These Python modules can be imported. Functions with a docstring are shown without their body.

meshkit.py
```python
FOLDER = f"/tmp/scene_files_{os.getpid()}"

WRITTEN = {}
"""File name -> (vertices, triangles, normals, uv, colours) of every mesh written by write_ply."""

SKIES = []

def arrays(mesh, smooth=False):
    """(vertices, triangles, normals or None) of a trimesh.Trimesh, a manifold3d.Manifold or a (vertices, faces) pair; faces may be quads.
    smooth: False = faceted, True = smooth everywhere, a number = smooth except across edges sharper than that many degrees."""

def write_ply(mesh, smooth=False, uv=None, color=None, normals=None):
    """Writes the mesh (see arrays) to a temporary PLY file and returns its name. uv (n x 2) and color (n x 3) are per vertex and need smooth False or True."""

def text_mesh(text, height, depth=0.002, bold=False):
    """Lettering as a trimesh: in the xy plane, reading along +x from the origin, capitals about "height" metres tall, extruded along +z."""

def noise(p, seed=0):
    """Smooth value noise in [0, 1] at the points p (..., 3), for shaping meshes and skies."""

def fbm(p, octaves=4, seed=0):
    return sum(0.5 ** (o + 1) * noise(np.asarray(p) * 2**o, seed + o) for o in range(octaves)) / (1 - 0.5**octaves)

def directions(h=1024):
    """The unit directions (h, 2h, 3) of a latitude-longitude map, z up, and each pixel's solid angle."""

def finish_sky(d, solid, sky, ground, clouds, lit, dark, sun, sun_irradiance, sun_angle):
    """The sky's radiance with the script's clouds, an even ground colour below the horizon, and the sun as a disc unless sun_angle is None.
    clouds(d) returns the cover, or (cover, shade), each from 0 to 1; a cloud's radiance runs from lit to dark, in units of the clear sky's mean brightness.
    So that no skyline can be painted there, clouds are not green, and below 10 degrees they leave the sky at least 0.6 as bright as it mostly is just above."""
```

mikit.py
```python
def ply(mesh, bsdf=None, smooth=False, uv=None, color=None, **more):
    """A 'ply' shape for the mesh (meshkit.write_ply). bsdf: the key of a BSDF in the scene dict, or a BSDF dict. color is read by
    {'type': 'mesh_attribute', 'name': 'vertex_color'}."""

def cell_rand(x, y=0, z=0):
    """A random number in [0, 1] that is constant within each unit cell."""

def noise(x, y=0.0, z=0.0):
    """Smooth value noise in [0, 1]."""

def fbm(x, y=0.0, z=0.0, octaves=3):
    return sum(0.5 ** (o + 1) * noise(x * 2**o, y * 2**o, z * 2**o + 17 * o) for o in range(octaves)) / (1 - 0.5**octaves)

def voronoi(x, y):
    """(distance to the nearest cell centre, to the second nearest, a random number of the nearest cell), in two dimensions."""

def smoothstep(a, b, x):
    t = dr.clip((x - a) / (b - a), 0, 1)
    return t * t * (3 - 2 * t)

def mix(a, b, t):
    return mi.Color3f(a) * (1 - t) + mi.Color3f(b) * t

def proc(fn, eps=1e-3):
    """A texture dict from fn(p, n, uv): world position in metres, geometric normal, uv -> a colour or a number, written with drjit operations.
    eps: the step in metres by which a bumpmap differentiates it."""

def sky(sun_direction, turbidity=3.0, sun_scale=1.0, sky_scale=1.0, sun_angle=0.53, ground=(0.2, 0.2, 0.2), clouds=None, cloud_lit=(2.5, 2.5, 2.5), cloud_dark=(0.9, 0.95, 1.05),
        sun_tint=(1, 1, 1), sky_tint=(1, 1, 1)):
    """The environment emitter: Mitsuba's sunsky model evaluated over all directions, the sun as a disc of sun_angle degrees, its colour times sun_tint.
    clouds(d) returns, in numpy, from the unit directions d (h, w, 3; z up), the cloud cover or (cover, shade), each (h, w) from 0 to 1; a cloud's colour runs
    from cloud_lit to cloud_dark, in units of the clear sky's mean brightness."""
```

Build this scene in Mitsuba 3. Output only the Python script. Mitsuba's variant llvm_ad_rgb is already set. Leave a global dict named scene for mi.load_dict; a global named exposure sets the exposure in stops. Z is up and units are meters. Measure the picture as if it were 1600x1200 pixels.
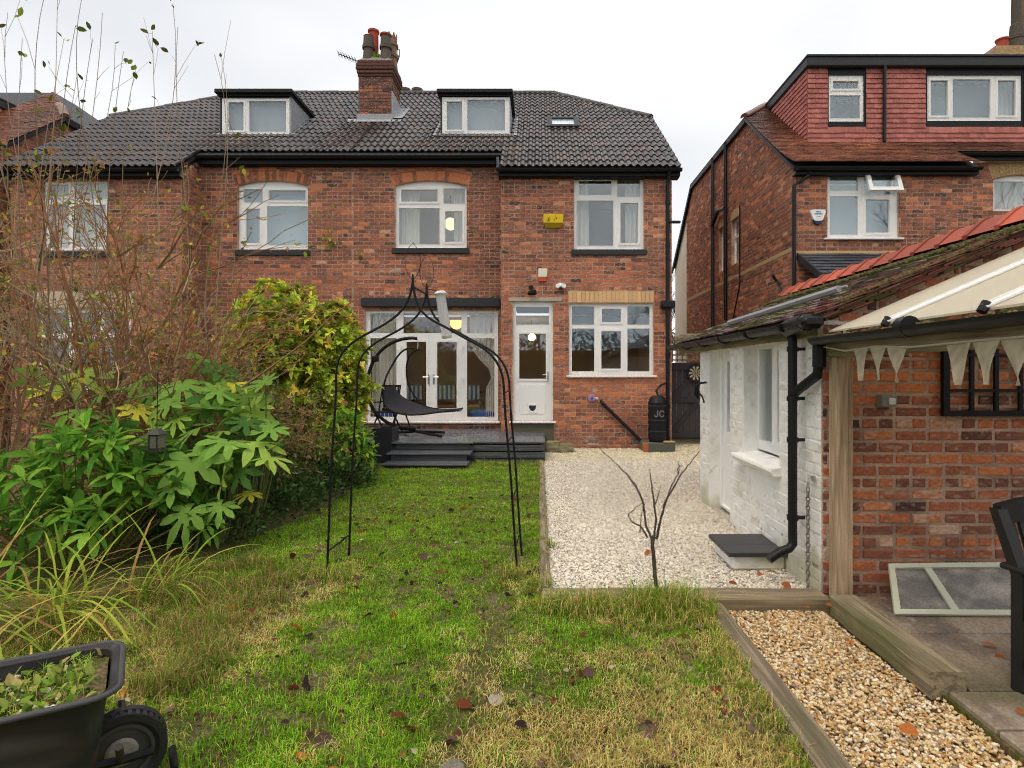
import math, random
import numpy as np, trimesh, mitsuba as mi, drjit as dr, mikit, meshkit
from mikit import proc, noise, fbm, voronoi, cell_rand, smoothstep, mix
from shapely.geometry import Polygon, LineString, Point, box as sbox
T = mi.ScalarTransform4f
scene, labels = {}, {}
# ------------------------------------------------------------------ camera, sky, exposure
F, VX, VY, CH = 900.0, 843.0, 582.0, 1.62          # focal length and vanishing point in pixels of the 1600 px photograph, eye height
scene['camera'] = {'type': 'perspective', 'fov_axis': 'x', 'fov': 2*math.degrees(math.atan(800/F)), 'near_clip': 0.05, 'far_clip': 2000.0,
    'principal_point_offset_x': (800-VX)/1600, 'principal_point_offset_y': (600-VY)/1200,
    'to_world': T().look_at(origin=[0, 0, CH], target=[0, 1, CH], up=[0, 0, 1])}
def cloud(d):
    n = meshkit.fbm(d*np.array([2.2, 2.2, 4.0])+3.1, 4, seed=5)
    shade = np.clip(0.60+1.5*(n-0.5)-0.30*d[..., 0]+0.12*d[..., 2], 0, 1)
    return np.ones(d.shape[:2]), shade
scene['sky'] = mikit.sky((-0.25, -0.45, 0.85), turbidity=4, sun_scale=0.2, sun_angle=25, clouds=cloud, cloud_lit=(2.62, 2.62, 2.6), cloud_dark=(1.6, 1.65, 1.72), ground=(0.15, 0.14, 0.12))
exposure = 2.3
# ------------------------------------------------------------------ helpers
def px(x, y, Y):
    return np.array([(x-VX)*Y/F, Y, CH-(y-VY)*Y/F])
def X_(x, Y): return (x-VX)*Y/F
def Z_(y, Y): return CH-(y-VY)*Y/F
count = {}
def key_of(name, parent=None):
    k = (parent+'__'+name) if parent else name
    n = count.get(k, 0); count[k] = n+1
    return k if n == 0 else f'{k}_{n:03d}'
def thing(name, label, cat, group=None, kind=None):
    k = key_of(name); labels[k] = {'label': label, 'category': cat}
    if group: labels[k]['group'] = group
    if kind: labels[k]['kind'] = kind
    return k
class Fr:                                               # a wall's own axes: u along it, v up, w out of it
    def __init__(s, O, U, W): s.O, s.U, s.W = np.array(O, float), np.array(U, float), np.array(W, float); s.V = np.cross(s.W, s.U)
    def __call__(s, p):
        p = np.asarray(p, float); return s.O+p[..., :1]*s.U+p[..., 1:2]*s.V+p[..., 2:3]*s.W
WORLD = None
BOXF = np.array([[0,3,2],[0,2,1],[4,5,6],[4,6,7],[0,1,5],[0,5,4],[1,2,6],[1,6,5],[2,3,7],[2,7,6],[3,0,4],[3,4,7]])
class MB:
    def __init__(s): s.v, s.f, s.c, s.u, s.n = [], [], [], [], 0
    def add(s, v, f, c=None, uv=None, fr=None):
        v = np.asarray(v, float); f = np.asarray(f, int)
        if fr is not None: v = fr(v)
        s.v.append(v); s.f.append(f+s.n); s.n += len(v)
        s.c.append(np.broadcast_to(np.asarray((0.5,)*3 if c is None else c, float), (len(v), 3)))
        s.u.append(np.broadcast_to(np.asarray((0.5, 0.5) if uv is None else uv, float), (len(v), 2)))
        return s
    def box(s, lo, hi, c=None, uv=None, fr=None, ch=0.0):
        lo, hi = np.minimum(lo, hi).astype(float), np.maximum(lo, hi).astype(float)
        if ch <= 0:
            x0, y0, z0 = lo; x1, y1, z1 = hi
            return s.add([[x0,y0,z0],[x1,y0,z0],[x1,y1,z0],[x0,y1,z0],[x0,y0,z1],[x1,y0,z1],[x1,y1,z1],[x0,y1,z1]], BOXF, c, uv, fr)
        ch = min(ch, 0.45*(hi-lo).min())
        pts = []
        for ax in range(3):
            for corner in np.ndindex(2, 2, 2):
                p = np.where(corner, hi-ch, lo+ch); p[ax] = hi[ax] if corner[ax] else lo[ax]; pts.append(p)
        h = trimesh.convex.convex_hull(np.array(pts))
        return s.add(h.vertices, h.faces, c, uv, fr)
    def hexa(s, bottom, top, c=None, uv=None, fr=None):     # two quads, counter-clockwise from above
        return s.add(np.vstack([bottom, top]), BOXF, c, uv, fr)
    def mesh(s, m, c=None, uv=None, fr=None): return s.add(m.vertices, m.faces, c, uv, fr)
    def prism(s, poly, w0, w1, c=None, uv=None, fr=None):
        for g in getattr(poly, 'geoms', [poly]):
            m = trimesh.creation.extrude_polygon(g, abs(w1-w0), engine='earcut'); v = m.vertices.copy(); v[:, 2] += min(w0, w1)
            s.add(v, m.faces, c, uv, fr)
        return s
    def tube(s, pts, r, sides=6, c=None, uv=None, fr=None, cap=True, closed=False):
        p = np.asarray(pts, float)
        if fr is not None: p = fr(p)
        n = len(p); r = np.broadcast_to(np.asarray(r, float), (n,))
        if closed: t = np.roll(p, -1, 0)-np.roll(p, 1, 0)
        else: t = np.gradient(p, axis=0)
        t = t/(np.linalg.norm(t, axis=1, keepdims=True)+1e-12)
        a = np.cross(t, np.where(np.abs(t[:, 2:]) < 0.9, [0, 0, 1.0], [1.0, 0, 0])); a /= np.linalg.norm(a, axis=1, keepdims=True)+1e-12
        for i in range(1, n):                                 # carry the frame along
            b = a[i-1]-t[i]*np.dot(a[i-1], t[i]); l = np.linalg.norm(b)
            if l > 1e-6: a[i] = b/l
        b = np.cross(t, a); ang = np.arange(sides)*2*np.pi/sides
        v = p[:, None]+r[:, None, None]*(np.cos(ang)[None, :, None]*a[:, None]+np.sin(ang)[None, :, None]*b[:, None])
        m = n if closed else n-1
        i, j = np.meshgrid(np.arange(m), np.arange(sides), indexing='ij'); i2 = (i+1) % n; j2 = (j+1) % sides
        q = np.stack([i*sides+j, i*sides+j2, i2*sides+j2, i2*sides+j], -1).reshape(-1, 4)
        f = np.vstack([q[:, [0, 1, 2]], q[:, [0, 2, 3]]])
        if cap and not closed:
            k = np.arange(1, sides-1)
            f = np.vstack([f, np.stack([k*0, k+1, k], 1), np.stack([k*0, k, k+1], 1)+(n-1)*sides])
        return s.add(v.reshape(-1, 3), f, c, uv)
    def revolve(s, prof, o, n=24, c=None, uv=None, axis='z', fr=None):   # prof: (radius, height) pairs
        prof = np.asarray(prof, float); m = len(prof); a = np.arange(n)*2*np.pi/n
        v = np.stack([prof[:, None, 0]*np.cos(a), prof[:, None, 0]*np.sin(a), np.broadcast_to(prof[:, 1:], (m, n))], -1)
        if axis == 'x': v = v[..., [2, 0, 1]]
        if axis == 'y': v = v[..., [1, 2, 0]]
        i, j = np.meshgrid(np.arange(m-1), np.arange(n), indexing='ij'); j2 = (j+1) % n
        q = np.stack([i*n+j, i*n+j2, (i+1)*n+j2, (i+1)*n+j], -1).reshape(-1, 4)
        return s.add(v.reshape(-1, 3)+np.asarray(o, float), np.vstack([q[:, [0, 1, 2]], q[:, [0, 2, 3]]]), c, uv, fr)
    def get(s): return np.vstack(s.v), np.vstack(s.f), np.vstack(s.c), np.vstack(s.u)
    def put(s, key, bsdf, smooth=False, **more):
        v, f, c, u = s.get()
        kw = {}
        if bsdf.startswith('vc_') and (c[f[:, 0]] == c[f[:, 1]]).all() and (c[f[:, 0]] == c[f[:, 2]]).all():   # one colour per piece: packed into the uv, so that Mitsuba can join the meshes
            c = np.clip(c*(1.75 if bsdf == 'vc_leaf' else 1.0), 0, .98); u = np.stack([c[:, 0], np.floor(c[:, 1]*400)+0.01+c[:, 2]*0.98], -1); bsdf = 'uv_'+bsdf[3:]+'_colour'
        if bsdf.startswith('vc_'): kw['color'] = np.minimum(c*(1.75 if bsdf == 'vc_leaf' else 1.0), .9)
        if bsdf.startswith('uv_'): kw['uv'] = u
        if kw and smooth not in (False, True): smooth = False
        scene[key] = mikit.ply((v, f), bsdf, smooth=smooth, **kw, **more); return key
def part(parent, name, mb, bsdf, smooth=False, label=None, kind=None, **more):
    k = key_of(name, parent); mb.put(k, bsdf, smooth, **more)
    if label: labels.setdefault(k, {})['label'] = label
    if kind: labels.setdefault(k, {})['kind'] = kind
    return k
def one(name, mb, bsdf, label, cat, smooth=False, group=None, kind=None):
    k = thing(name, label, cat, group, kind); mb.put(k, bsdf, smooth); return k
def struct(name, mb, bsdf, smooth=False):
    k = key_of(name); mb.put(k, bsdf, smooth); labels[k] = {'kind': 'structure'}; return k
def rng_(s): return np.random.default_rng(s)
def vnoise(p, f, seed=0, o=3): return meshkit.fbm(np.asarray(p)*f, o, seed)
# ------------------------------------------------------------------ materials
def rgb(*c): return {'type': 'rgb', 'value': list(c)}
def princ(col, rough=0.8, spec=0.3, metal=0.0, two=True, **k):
    b = {'type': 'principled', 'base_color': col if isinstance(col, dict) else rgb(*col), 'roughness': rough, 'specular': spec, 'metallic': metal, **k}
    return {'type': 'twosided', 'bsdf': b} if two else b
VC = {'type': 'mesh_attribute', 'name': 'vertex_color'}
scene['vc_matte'] = princ(VC, 0.9, 0.15)
scene['vc_gloss'] = princ(VC, 0.42, 0.4)
scene['vc_clay'] = princ(VC, 0.5, 0.25)
scene['vc_wet'] = princ(VC, 0.30, 0.5)
scene['vc_leaf'] = {'type': 'principledthin', 'base_color': VC, 'roughness': 0.36, 'diff_trans': 0.7, 'spec_trans': 0.0, 'eta': 1.5}
scene['vc_petal'] = {'type': 'principledthin', 'base_color': VC, 'roughness': 0.8, 'diff_trans': 0.6, 'spec_trans': 0.0, 'eta': 1.3}
scene['upvc'] = princ((0.80, 0.80, 0.79), 0.35, 0.4)
scene['black_paint'] = princ((0.007, 0.007, 0.008), 0.5, 0.25)
scene['black_plastic'] = princ((0.010, 0.0105, 0.012), 0.42, 0.3)
scene['dark_grey'] = princ((0.028, 0.029, 0.034), 0.5, 0.3)
scene['lead'] = princ((0.30, 0.31, 0.33), 0.45, 0.5)
scene['white_plaster'] = princ((0.80, 0.78, 0.76), 0.9, 0.1)
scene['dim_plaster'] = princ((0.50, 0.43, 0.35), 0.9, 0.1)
scene['cream_render'] = princ((0.66, 0.62, 0.52), 0.9, 0.1)
scene['added_sheet_grey'] = princ((0.30, 0.33, 0.35), 0.9, 0.1)  # for the added sheets behind the dormer panes
scene['blue_cloth'] = princ((0.04, 0.10, 0.36), 0.9, 0.1)
scene['blind_grey'] = princ((0.10, 0.12, 0.15), 0.9, 0.1)
scene['blind_pale'] = princ((0.42, 0.52, 0.56), 0.9, 0.1)
scene['steel'] = princ((0.55, 0.55, 0.56), 0.3, 0.5, 0.9)
scene['glass'] = {'type': 'thindielectric', 'int_ior': 1.95, 'specular_reflectance': rgb(0.84, 0.95, 1.0)}
scene['sheer'] = {'type': 'principledthin', 'base_color': rgb(0.86, 0.85, 0.79), 'roughness': 0.9, 'diff_trans': 0.7, 'spec_trans': 0.0}
scene['polycarbonate'] = {'type': 'principledthin', 'base_color': rgb(0.88, 0.83, 0.71), 'roughness': 0.4, 'diff_trans': 1.1, 'spec_trans': 0.0}
def f_packed(p, n, uv):
    g = dr.floor(uv.y)
    return mi.Color3f(uv.x, g/400, (uv.y-g-0.01)/0.98)
PK = proc(f_packed)
for _k in ('matte', 'gloss', 'clay', 'wet'): scene['uv_'+_k+'_colour'] = princ(PK, *{'matte': (0.9, 0.15), 'gloss': (0.42, 0.4), 'clay': (0.5, 0.25), 'wet': (0.30, 0.5)}[_k])
for _k in ('leaf', 'petal'): scene['uv_'+_k+'_colour'] = {**scene['vc_'+_k], 'base_color': PK}
def f_brick(p, n, uv):
    t, s = uv.x, uv.y*90
    a = noise(p.x*55+s, p.y*55, p.z*55); b = fbm(p.x*13+s, p.y*13+7, p.z*20); g = noise(p.x*230, p.y*230+s, p.z*230)
    t = dr.clip(t+(b-0.5)*0.26+(a-0.5)*0.10, 0, 1)
    c = mix((0.075, 0.046, 0.042), (0.24, 0.098, 0.066), smoothstep(0.0, 0.3, t))
    c = mix(c, (0.42, 0.140, 0.076), smoothstep(0.3, 0.55, t))
    c = mix(c, (0.56, 0.185, 0.075), smoothstep(0.62, 0.78, t))
    c = mix(c, (0.56, 0.38, 0.27), smoothstep(0.84, 1.0, t))
    c = mix(c, (0.46, 0.34, 0.26), smoothstep(0.62, 0.8, noise(p.x*26+s, p.y*26, p.z*40+s))*0.5)
    return c*(0.76+0.30*a+0.2*g)*(0.70+0.60*fbm(p.x*.7, p.y*.7, p.z*.9))
def f_rough(p, n, uv):
    return fbm(p.x*48, p.y*48, p.z*48)*0.7+noise(p.x*210, p.y*210, p.z*210)*0.3
P_ROUGH = proc(f_rough, eps=2e-3)
def bumped(b, scale): return {'type': 'bumpmap', 'arbitrary': P_ROUGH, 'scale': scale, 'bsdf': b}
scene['uv_brick'] = {'type': 'twosided', 'bsdf': bumped(princ(proc(f_brick), 0.85, 0.2, two=False), 0.006)}
def f_mortar(p, n, uv):
    b = fbm(p.x*3, p.y*3, p.z*3); a = noise(p.x*70, p.y*70, p.z*70)
    c = mix((0.48, 0.325, 0.24), (0.28, 0.195, 0.145), smoothstep(0.35, 0.7, b))
    return c*(0.75+0.5*a)
scene['mortar'] = princ(proc(f_mortar), 0.95, 0.1)
def f_white(p, n, uv):
    a = fbm(p.x*7, p.y*7, p.z*7+uv.y*30); b = fbm(p.x*2.1+5, p.y*2.1, p.z*2.1); g = noise(p.x*40, p.y*40, p.z*40)
    c = mi.Color3f(0.85, 0.845, 0.82)
    c = mix(c, (0.58, 0.55, 0.49), smoothstep(0.54, 0.78, a)*0.6)
    c = mix(c, (0.45, 0.45, 0.30), smoothstep(0.5, 0.72, b)*smoothstep(1.1, 0.0, p.z)*0.8)
    c = mix(c, (0.20, 0.17, 0.12), smoothstep(0.66, 0.8, fbm(p.x*16, p.y*16, p.z*16))*smoothstep(0.7, 0.02, p.z))
    return c*(0.94+0.1*g)
scene['uv_white'] = {'type': 'twosided', 'bsdf': bumped(princ(proc(f_white), 0.6, 0.3, two=False), 0.004)}
def wood(ax, c0, c1, moss):
    def f(p, n, uv):
        q = [p.x, p.y, p.z]; k = [38.0, 38.0, 38.0]; k[ax] = 2.2
        g = fbm(q[0]*k[0], q[1]*k[1], q[2]*k[2]); h = fbm(p.x*4, p.y*4, p.z*4); s = [140.0]*3; s[ax] = 6.0
        fine = noise(q[0]*s[0], q[1]*s[1], q[2]*s[2])
        c = mix(c0, c1, smoothstep(0.3, 0.7, g))
        c = mix(c, (0.13, 0.14, 0.05), smoothstep(0.45, 0.75, h)*moss)
        return c*(0.7+0.5*fine)
    return f
scene['timber_x'] = princ(proc(wood(0, (0.33, 0.255, 0.165), (0.19, 0.15, 0.10), 0.5)), 0.85, 0.2)
scene['timber_y'] = princ(proc(wood(1, (0.33, 0.27, 0.18), (0.17, 0.14, 0.09), 0.7)), 0.85, 0.2)
scene['timber_edge'] = princ(proc(wood(1, (0.30, 0.235, 0.165), (0.16, 0.125, 0.085), 0.25)), 0.85, 0.2)
scene['timber_z'] = princ(proc(wood(2, (0.50, 0.37, 0.25), (0.33, 0.23, 0.145), 0.25)), 0.8, 0.2)
def f_deck(p, n, uv):
    g = fbm(p.x*2.5, p.y*50, p.z*50); h = fbm(p.x*1.7, p.y*1.7, p.z*1.7)
    c = mix((0.052, 0.056, 0.064), (0.10, 0.105, 0.115), smoothstep(0.3, 0.7, g))
    return mix(c, (0.09, 0.085, 0.05), smoothstep(0.55, 0.8, h)*0.6)*(0.75+0.5*uv.x)
scene['uv_deck'] = princ(proc(f_deck), 0.32, 0.5)
def f_slab(p, n, uv):
    s = uv.y*40; a = fbm(p.x*5+s, p.y*2.2, p.z*4); b = fbm(p.x*22, p.y*14+s, p.z*9); h = fbm(p.x*2+9, p.y*2, p.z*2)
    c = mix((0.105, 0.088, 0.074), (0.36, 0.285, 0.215), smoothstep(0.3, 0.72, a*0.65+uv.x*0.4))
    c = mix(c, (0.36, 0.33, 0.29), smoothstep(0.6, 0.75, b)*0.5)
    c = mix(c, (0.08, 0.095, 0.03), smoothstep(0.5, 0.7, h)*smoothstep(3.6, 2.6, p.y)*0.75)
    return c*(0.75+0.5*noise(p.x*90, p.y*90, s))
scene['uv_slab'] = princ(proc(f_slab), 0.42, 0.5)
def f_soil(p, n, uv):
    a = fbm(p.x*6, p.y*6, 0.0); b = noise(p.x*60, p.y*60, 0.0); g = noise(p.x*170, p.y*170, 3.0)
    c = mix((0.10, 0.085, 0.03), (0.16, 0.115, 0.065), smoothstep(0.35, 0.65, a))
    return mix(c, (0.05, 0.085, 0.015), smoothstep(0.45, 0.7, b)*0.7)*(0.55+0.8*g)
scene['soil'] = princ(proc(f_soil), 0.95, 0.1)
def f_grit(p, n, uv):
    v, w, r = voronoi(p.x*55, p.y*55)
    c = mix((0.62, 0.57, 0.48), (0.36, 0.31, 0.25), r)
    return c*(0.45+0.6*smoothstep(0.0, 0.35, w-v))
scene['grit'] = princ(proc(f_grit), 0.95, 0.1)
def f_tan_grit(p, n, uv):
    v, w, r = voronoi(p.x*75, p.y*75)
    return mix((.40, .28, .14), (.20, .14, .08), r)*(.5+.5*smoothstep(0.0, 0.3, w-v))
scene['tan_grit'] = princ(proc(f_tan_grit), 0.9, 0.1)
def emitter(*c): return {'type': 'area', 'radiance': rgb(*c)}
# ------------------------------------------------------------------ builders for walls, windows, roofs
def tone_house(u, v, row, hdr, r):
    t = r.normal(0.35, 0.09)
    if r.random() < 0.08: t = r.uniform(0.80, 0.94)
    elif r.random() < 0.035: t = r.uniform(0.62, 0.74)
    elif r.random() < 0.07: t = r.uniform(0.04, 0.18)
    return t
used_bricks = {}
def brick_mesh(rects, w, rough, r, bev):
    """rects: n x 4 (u0, v0, u1, v1) -> vertices (n, 8, 3) and the faces of one brick without its back"""
    n = len(rects); u0, v0, u1, v1 = rects.T
    b = np.stack([np.stack([u0, v0], -1), np.stack([u1, v0], -1), np.stack([u1, v1], -1), np.stack([u0, v1], -1)], 1)
    sgn = np.array([[1, 1], [-1, 1], [-1, -1], [1, -1]])
    top = b+sgn*bev+r.normal(0, rough, (n, 4, 2)); b = b+r.normal(0, rough*0.6, (n, 4, 2))
    z0 = np.full((n, 4, 1), -0.004); z1 = np.broadcast_to(w[:, None, None], (n, 4, 1))+r.normal(0, rough*0.6, (n, 4, 1))
    return np.concatenate([np.concatenate([b, z0], -1), np.concatenate([top, z1], -1)], 1)
BRF = BOXF[2:]
def brickwork(parent, fr, poly, tone=tone_house, course=0.086, L=0.235, quota=0, seed=0, joint=0.0125, proud=0.005, bev=0.003, rough=0.0012, bsdf='uv_brick', back='mortar', thick=0.22,
              wname='wall', show=None, garden=True, phase=0.0):
    r = rng_(seed)
    k = part(parent, wname, MB().prism(poly, -thick, 0, fr=fr), back) if back else parent
    lo_u, lo_v, hi_u, hi_v = poly.bounds; out = []; row = int(math.floor((lo_v-phase)/course))
    while phase+row*course < hi_v:
        va, vb = phase+row*course, phase+(row+1)*course; row += 1; vm = (max(va, lo_v)+min(vb, hi_v))/2
        if min(vb, hi_v)-max(va, lo_v) < 0.03: continue
        cut = poly.intersection(LineString([(lo_u-1, vm), (hi_u+1, vm)]))
        hdr = garden and row % 5 == 0; l = L/2 if hdr else L; off = (0.25 if row % 2 else 0.75)*L
        for g in getattr(cut, 'geoms', [cut]):
            if g.is_empty or g.length < 0.02: continue
            a, b = g.bounds[0], g.bounds[2]; i0 = math.floor((a-off)/l)
            i = i0
            while off+i*l < b-0.004:
                x0, x1 = max(a, off+i*l), min(b, off+(i+1)*l); i += 1
                if x1-x0 < 0.03: continue
                out.append((x0+joint/2, max(va, lo_v)+joint/2, x1-joint/2, min(vb, hi_v)-joint/2, np.clip(tone((x0+x1)/2, vm, row, hdr, r), 0, 1)))
    out = np.array(out); n = len(out)
    w = proud+r.normal(0, 0.0016, n)
    v = brick_mesh(out[:, :4], w, rough, r, bev); uv = np.stack([out[:, 4], r.random(n)], -1)
    order = []
    if quota:
        ok = (out[:, 2]-out[:, 0]) > 0.62*(L-joint)
        if show is not None: ok &= np.array([show(*q) for q in out[:, :4]])
        order = list(r.permutation(np.nonzero(ok)[0])[:quota])
    for i in order:
        part(k, 'brick', MB().add(v[i], BRF, uv=uv[i], fr=fr), bsdf)
    rest = np.setdiff1d(np.arange(n), order)
    if len(rest):
        m = MB().add(v[rest].reshape(-1, 3), (BRF[None]+8*np.arange(len(rest))[:, None, None]).reshape(-1, 3), uv=np.repeat(uv[rest], 8, 0), fr=fr)
        part(k, 'brickwork', m, bsdf, kind='stuff')
    return k
def rect(a): return sbox(min(a[0], a[2]), min(a[1], a[3]), max(a[0], a[2]), max(a[1], a[3]))
def pxr(x0, y0, x1, y1, Y):                               # pixel rectangle on the plane at depth Y -> (X0, Z0, X1, Z1)
    return (X_(x0, Y), Z_(y1, Y), X_(x1, Y), Z_(y0, Y))
def window(parent, fr, outer, panes, name='window', reveal=0.07, sill=None, sill_mat='upvc', arch=0.0, frame_mat='upvc', blind=None, sub=True, label=None):
    """outer and panes in wall coordinates (u0, v0, u1, v1[, 's' for an opening sash])"""
    k = key_of(name, parent) if sub else parent
    def nm(s): return k, s
    o = rect(outer)
    if arch: o = Polygon(arch_outline(outer, arch))
    f = o
    for p in panes: f = f.difference(rect(p[:4]))
    m = MB().prism(f, -reveal-0.05, -reveal, fr=fr)
    for p in panes:
        g = rect(p[:4])
        if len(p) > 4:
            m.prism(g.buffer(0.045, join_style=2).difference(g), -reveal-0.004, -reveal+0.016, fr=fr)
        else:
            m.prism(g.buffer(0.012, join_style=2).difference(g), -reveal-0.004, -reveal+0.004, fr=fr)
    part(k, 'frame', m, frame_mat, label=label)
    for p in panes:
        a, b, c, d = p[:4]
        part(k, 'pane', MB().add([[a-.005, b-.005, -reveal-.025], [c+.005, b-.005, -reveal-.025], [c+.005, d+.005, -reveal-.025], [a-.005, d+.005, -reveal-.025]], [[0, 1, 2], [0, 2, 3]], fr=fr), 'glass')
    if sill:
        a, b, c, d = outer; e, hgt, pro = sill
        part(k, 'sill', MB().box((a-e, b-hgt, -reveal-0.06), (c+e, b-0.002, pro), fr=fr, ch=0.008), sill_mat)
    return k
def arch_outline(o, rise, n=14, grow=0.0, side=0.0):
    a, b, c, d = o; h = (c-a)/2+side; R = (h*h+rise*rise)/(2*rise); cx, cz = (a+c)/2, d+rise-R; R2 = R+grow
    ang = math.asin(min(1, h/R))
    top = [(cx+R2*math.sin(t), cz+R2*math.cos(t)) for t in np.linspace(ang, -ang, n)]
    return [(a, b), (c, b)]+top
def arch_sector(o, rise, height, side):
    a, b, c, d = o; h = (c-a)/2+side; R = (h*h+rise*rise)/(2*rise); cx, cz = (a+c)/2, d+rise-R; ang = math.asin(h/R); t = np.linspace(-ang, ang, 16)
    return Polygon([(cx+(R+height)*math.sin(q), cz+(R+height)*math.cos(q)) for q in t]+[(cx+(R-.03)*math.sin(q), cz+(R-.03)*math.cos(q)) for q in t[::-1]])
def arch_bricks(parent, fr, o, rise, n, height, rings, tone, seed, proud=0.012, side=0.04, name='arch', bsdf='uv_brick'):
    """segmental arch of single bricks over the opening o"""
    r = rng_(seed); a, b, c, d = o; h = (c-a)/2+side; R = (h*h+rise*rise)/(2*rise); cx, cz = (a+c)/2, d+rise-R; ang = math.asin(h/R)
    k = key_of(name, parent)
    R0 = R+0.004
    for ring in range(rings):
        R1 = R0+height[ring]
        m = n if ring == 0 else max(4, int(n*0.42))
        for i in range(m):
            t0, t1 = -ang+2*ang*i/m, -ang+2*ang*(i+1)/m; e = 0.05*(t1-t0); t0 += e; t1 -= e
            q = [(cx+R0*math.sin(t0), cz+R0*math.cos(t0)), (cx+R0*math.sin(t1), cz+R0*math.cos(t1)), (cx+(R1-.01)*math.sin(t1), cz+(R1-.01)*math.cos(t1)), (cx+(R1-.01)*math.sin(t0), cz+(R1-.01)*math.cos(t0))]
            w = proud+r.normal(0, 0.002)+0.01*ring
            part(k, 'arch_brick', MB().add([(x, y, -.02) for x, y in q]+[(x, y, w) for x, y in q], BRF, uv=(np.clip(tone(r, ring), 0, 1), r.random()), fr=fr), bsdf)
        R0 = R1
    return k
def room(parent, lo, hi, mat='white_plaster', skip='y0'):
    x0, y0, z0 = lo; x1, y1, z1 = hi
    v = [[x0,y0,z0],[x1,y0,z0],[x1,y1,z0],[x0,y1,z0],[x0,y0,z1],[x1,y0,z1],[x1,y1,z1],[x0,y1,z1]]
    q = {'z0': [0,1,2,3], 'z1': [4,7,6,5], 'y0': [0,4,5,1], 'x1': [1,5,6,2], 'y1': [2,6,7,3], 'x0': [3,7,4,0]}
    f = []
    for k, a in q.items():
        if k != skip: f += [[a[0], a[1], a[2]], [a[0], a[2], a[3]]]
    part(parent, 'room', MB().add(v, f), mat)
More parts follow.
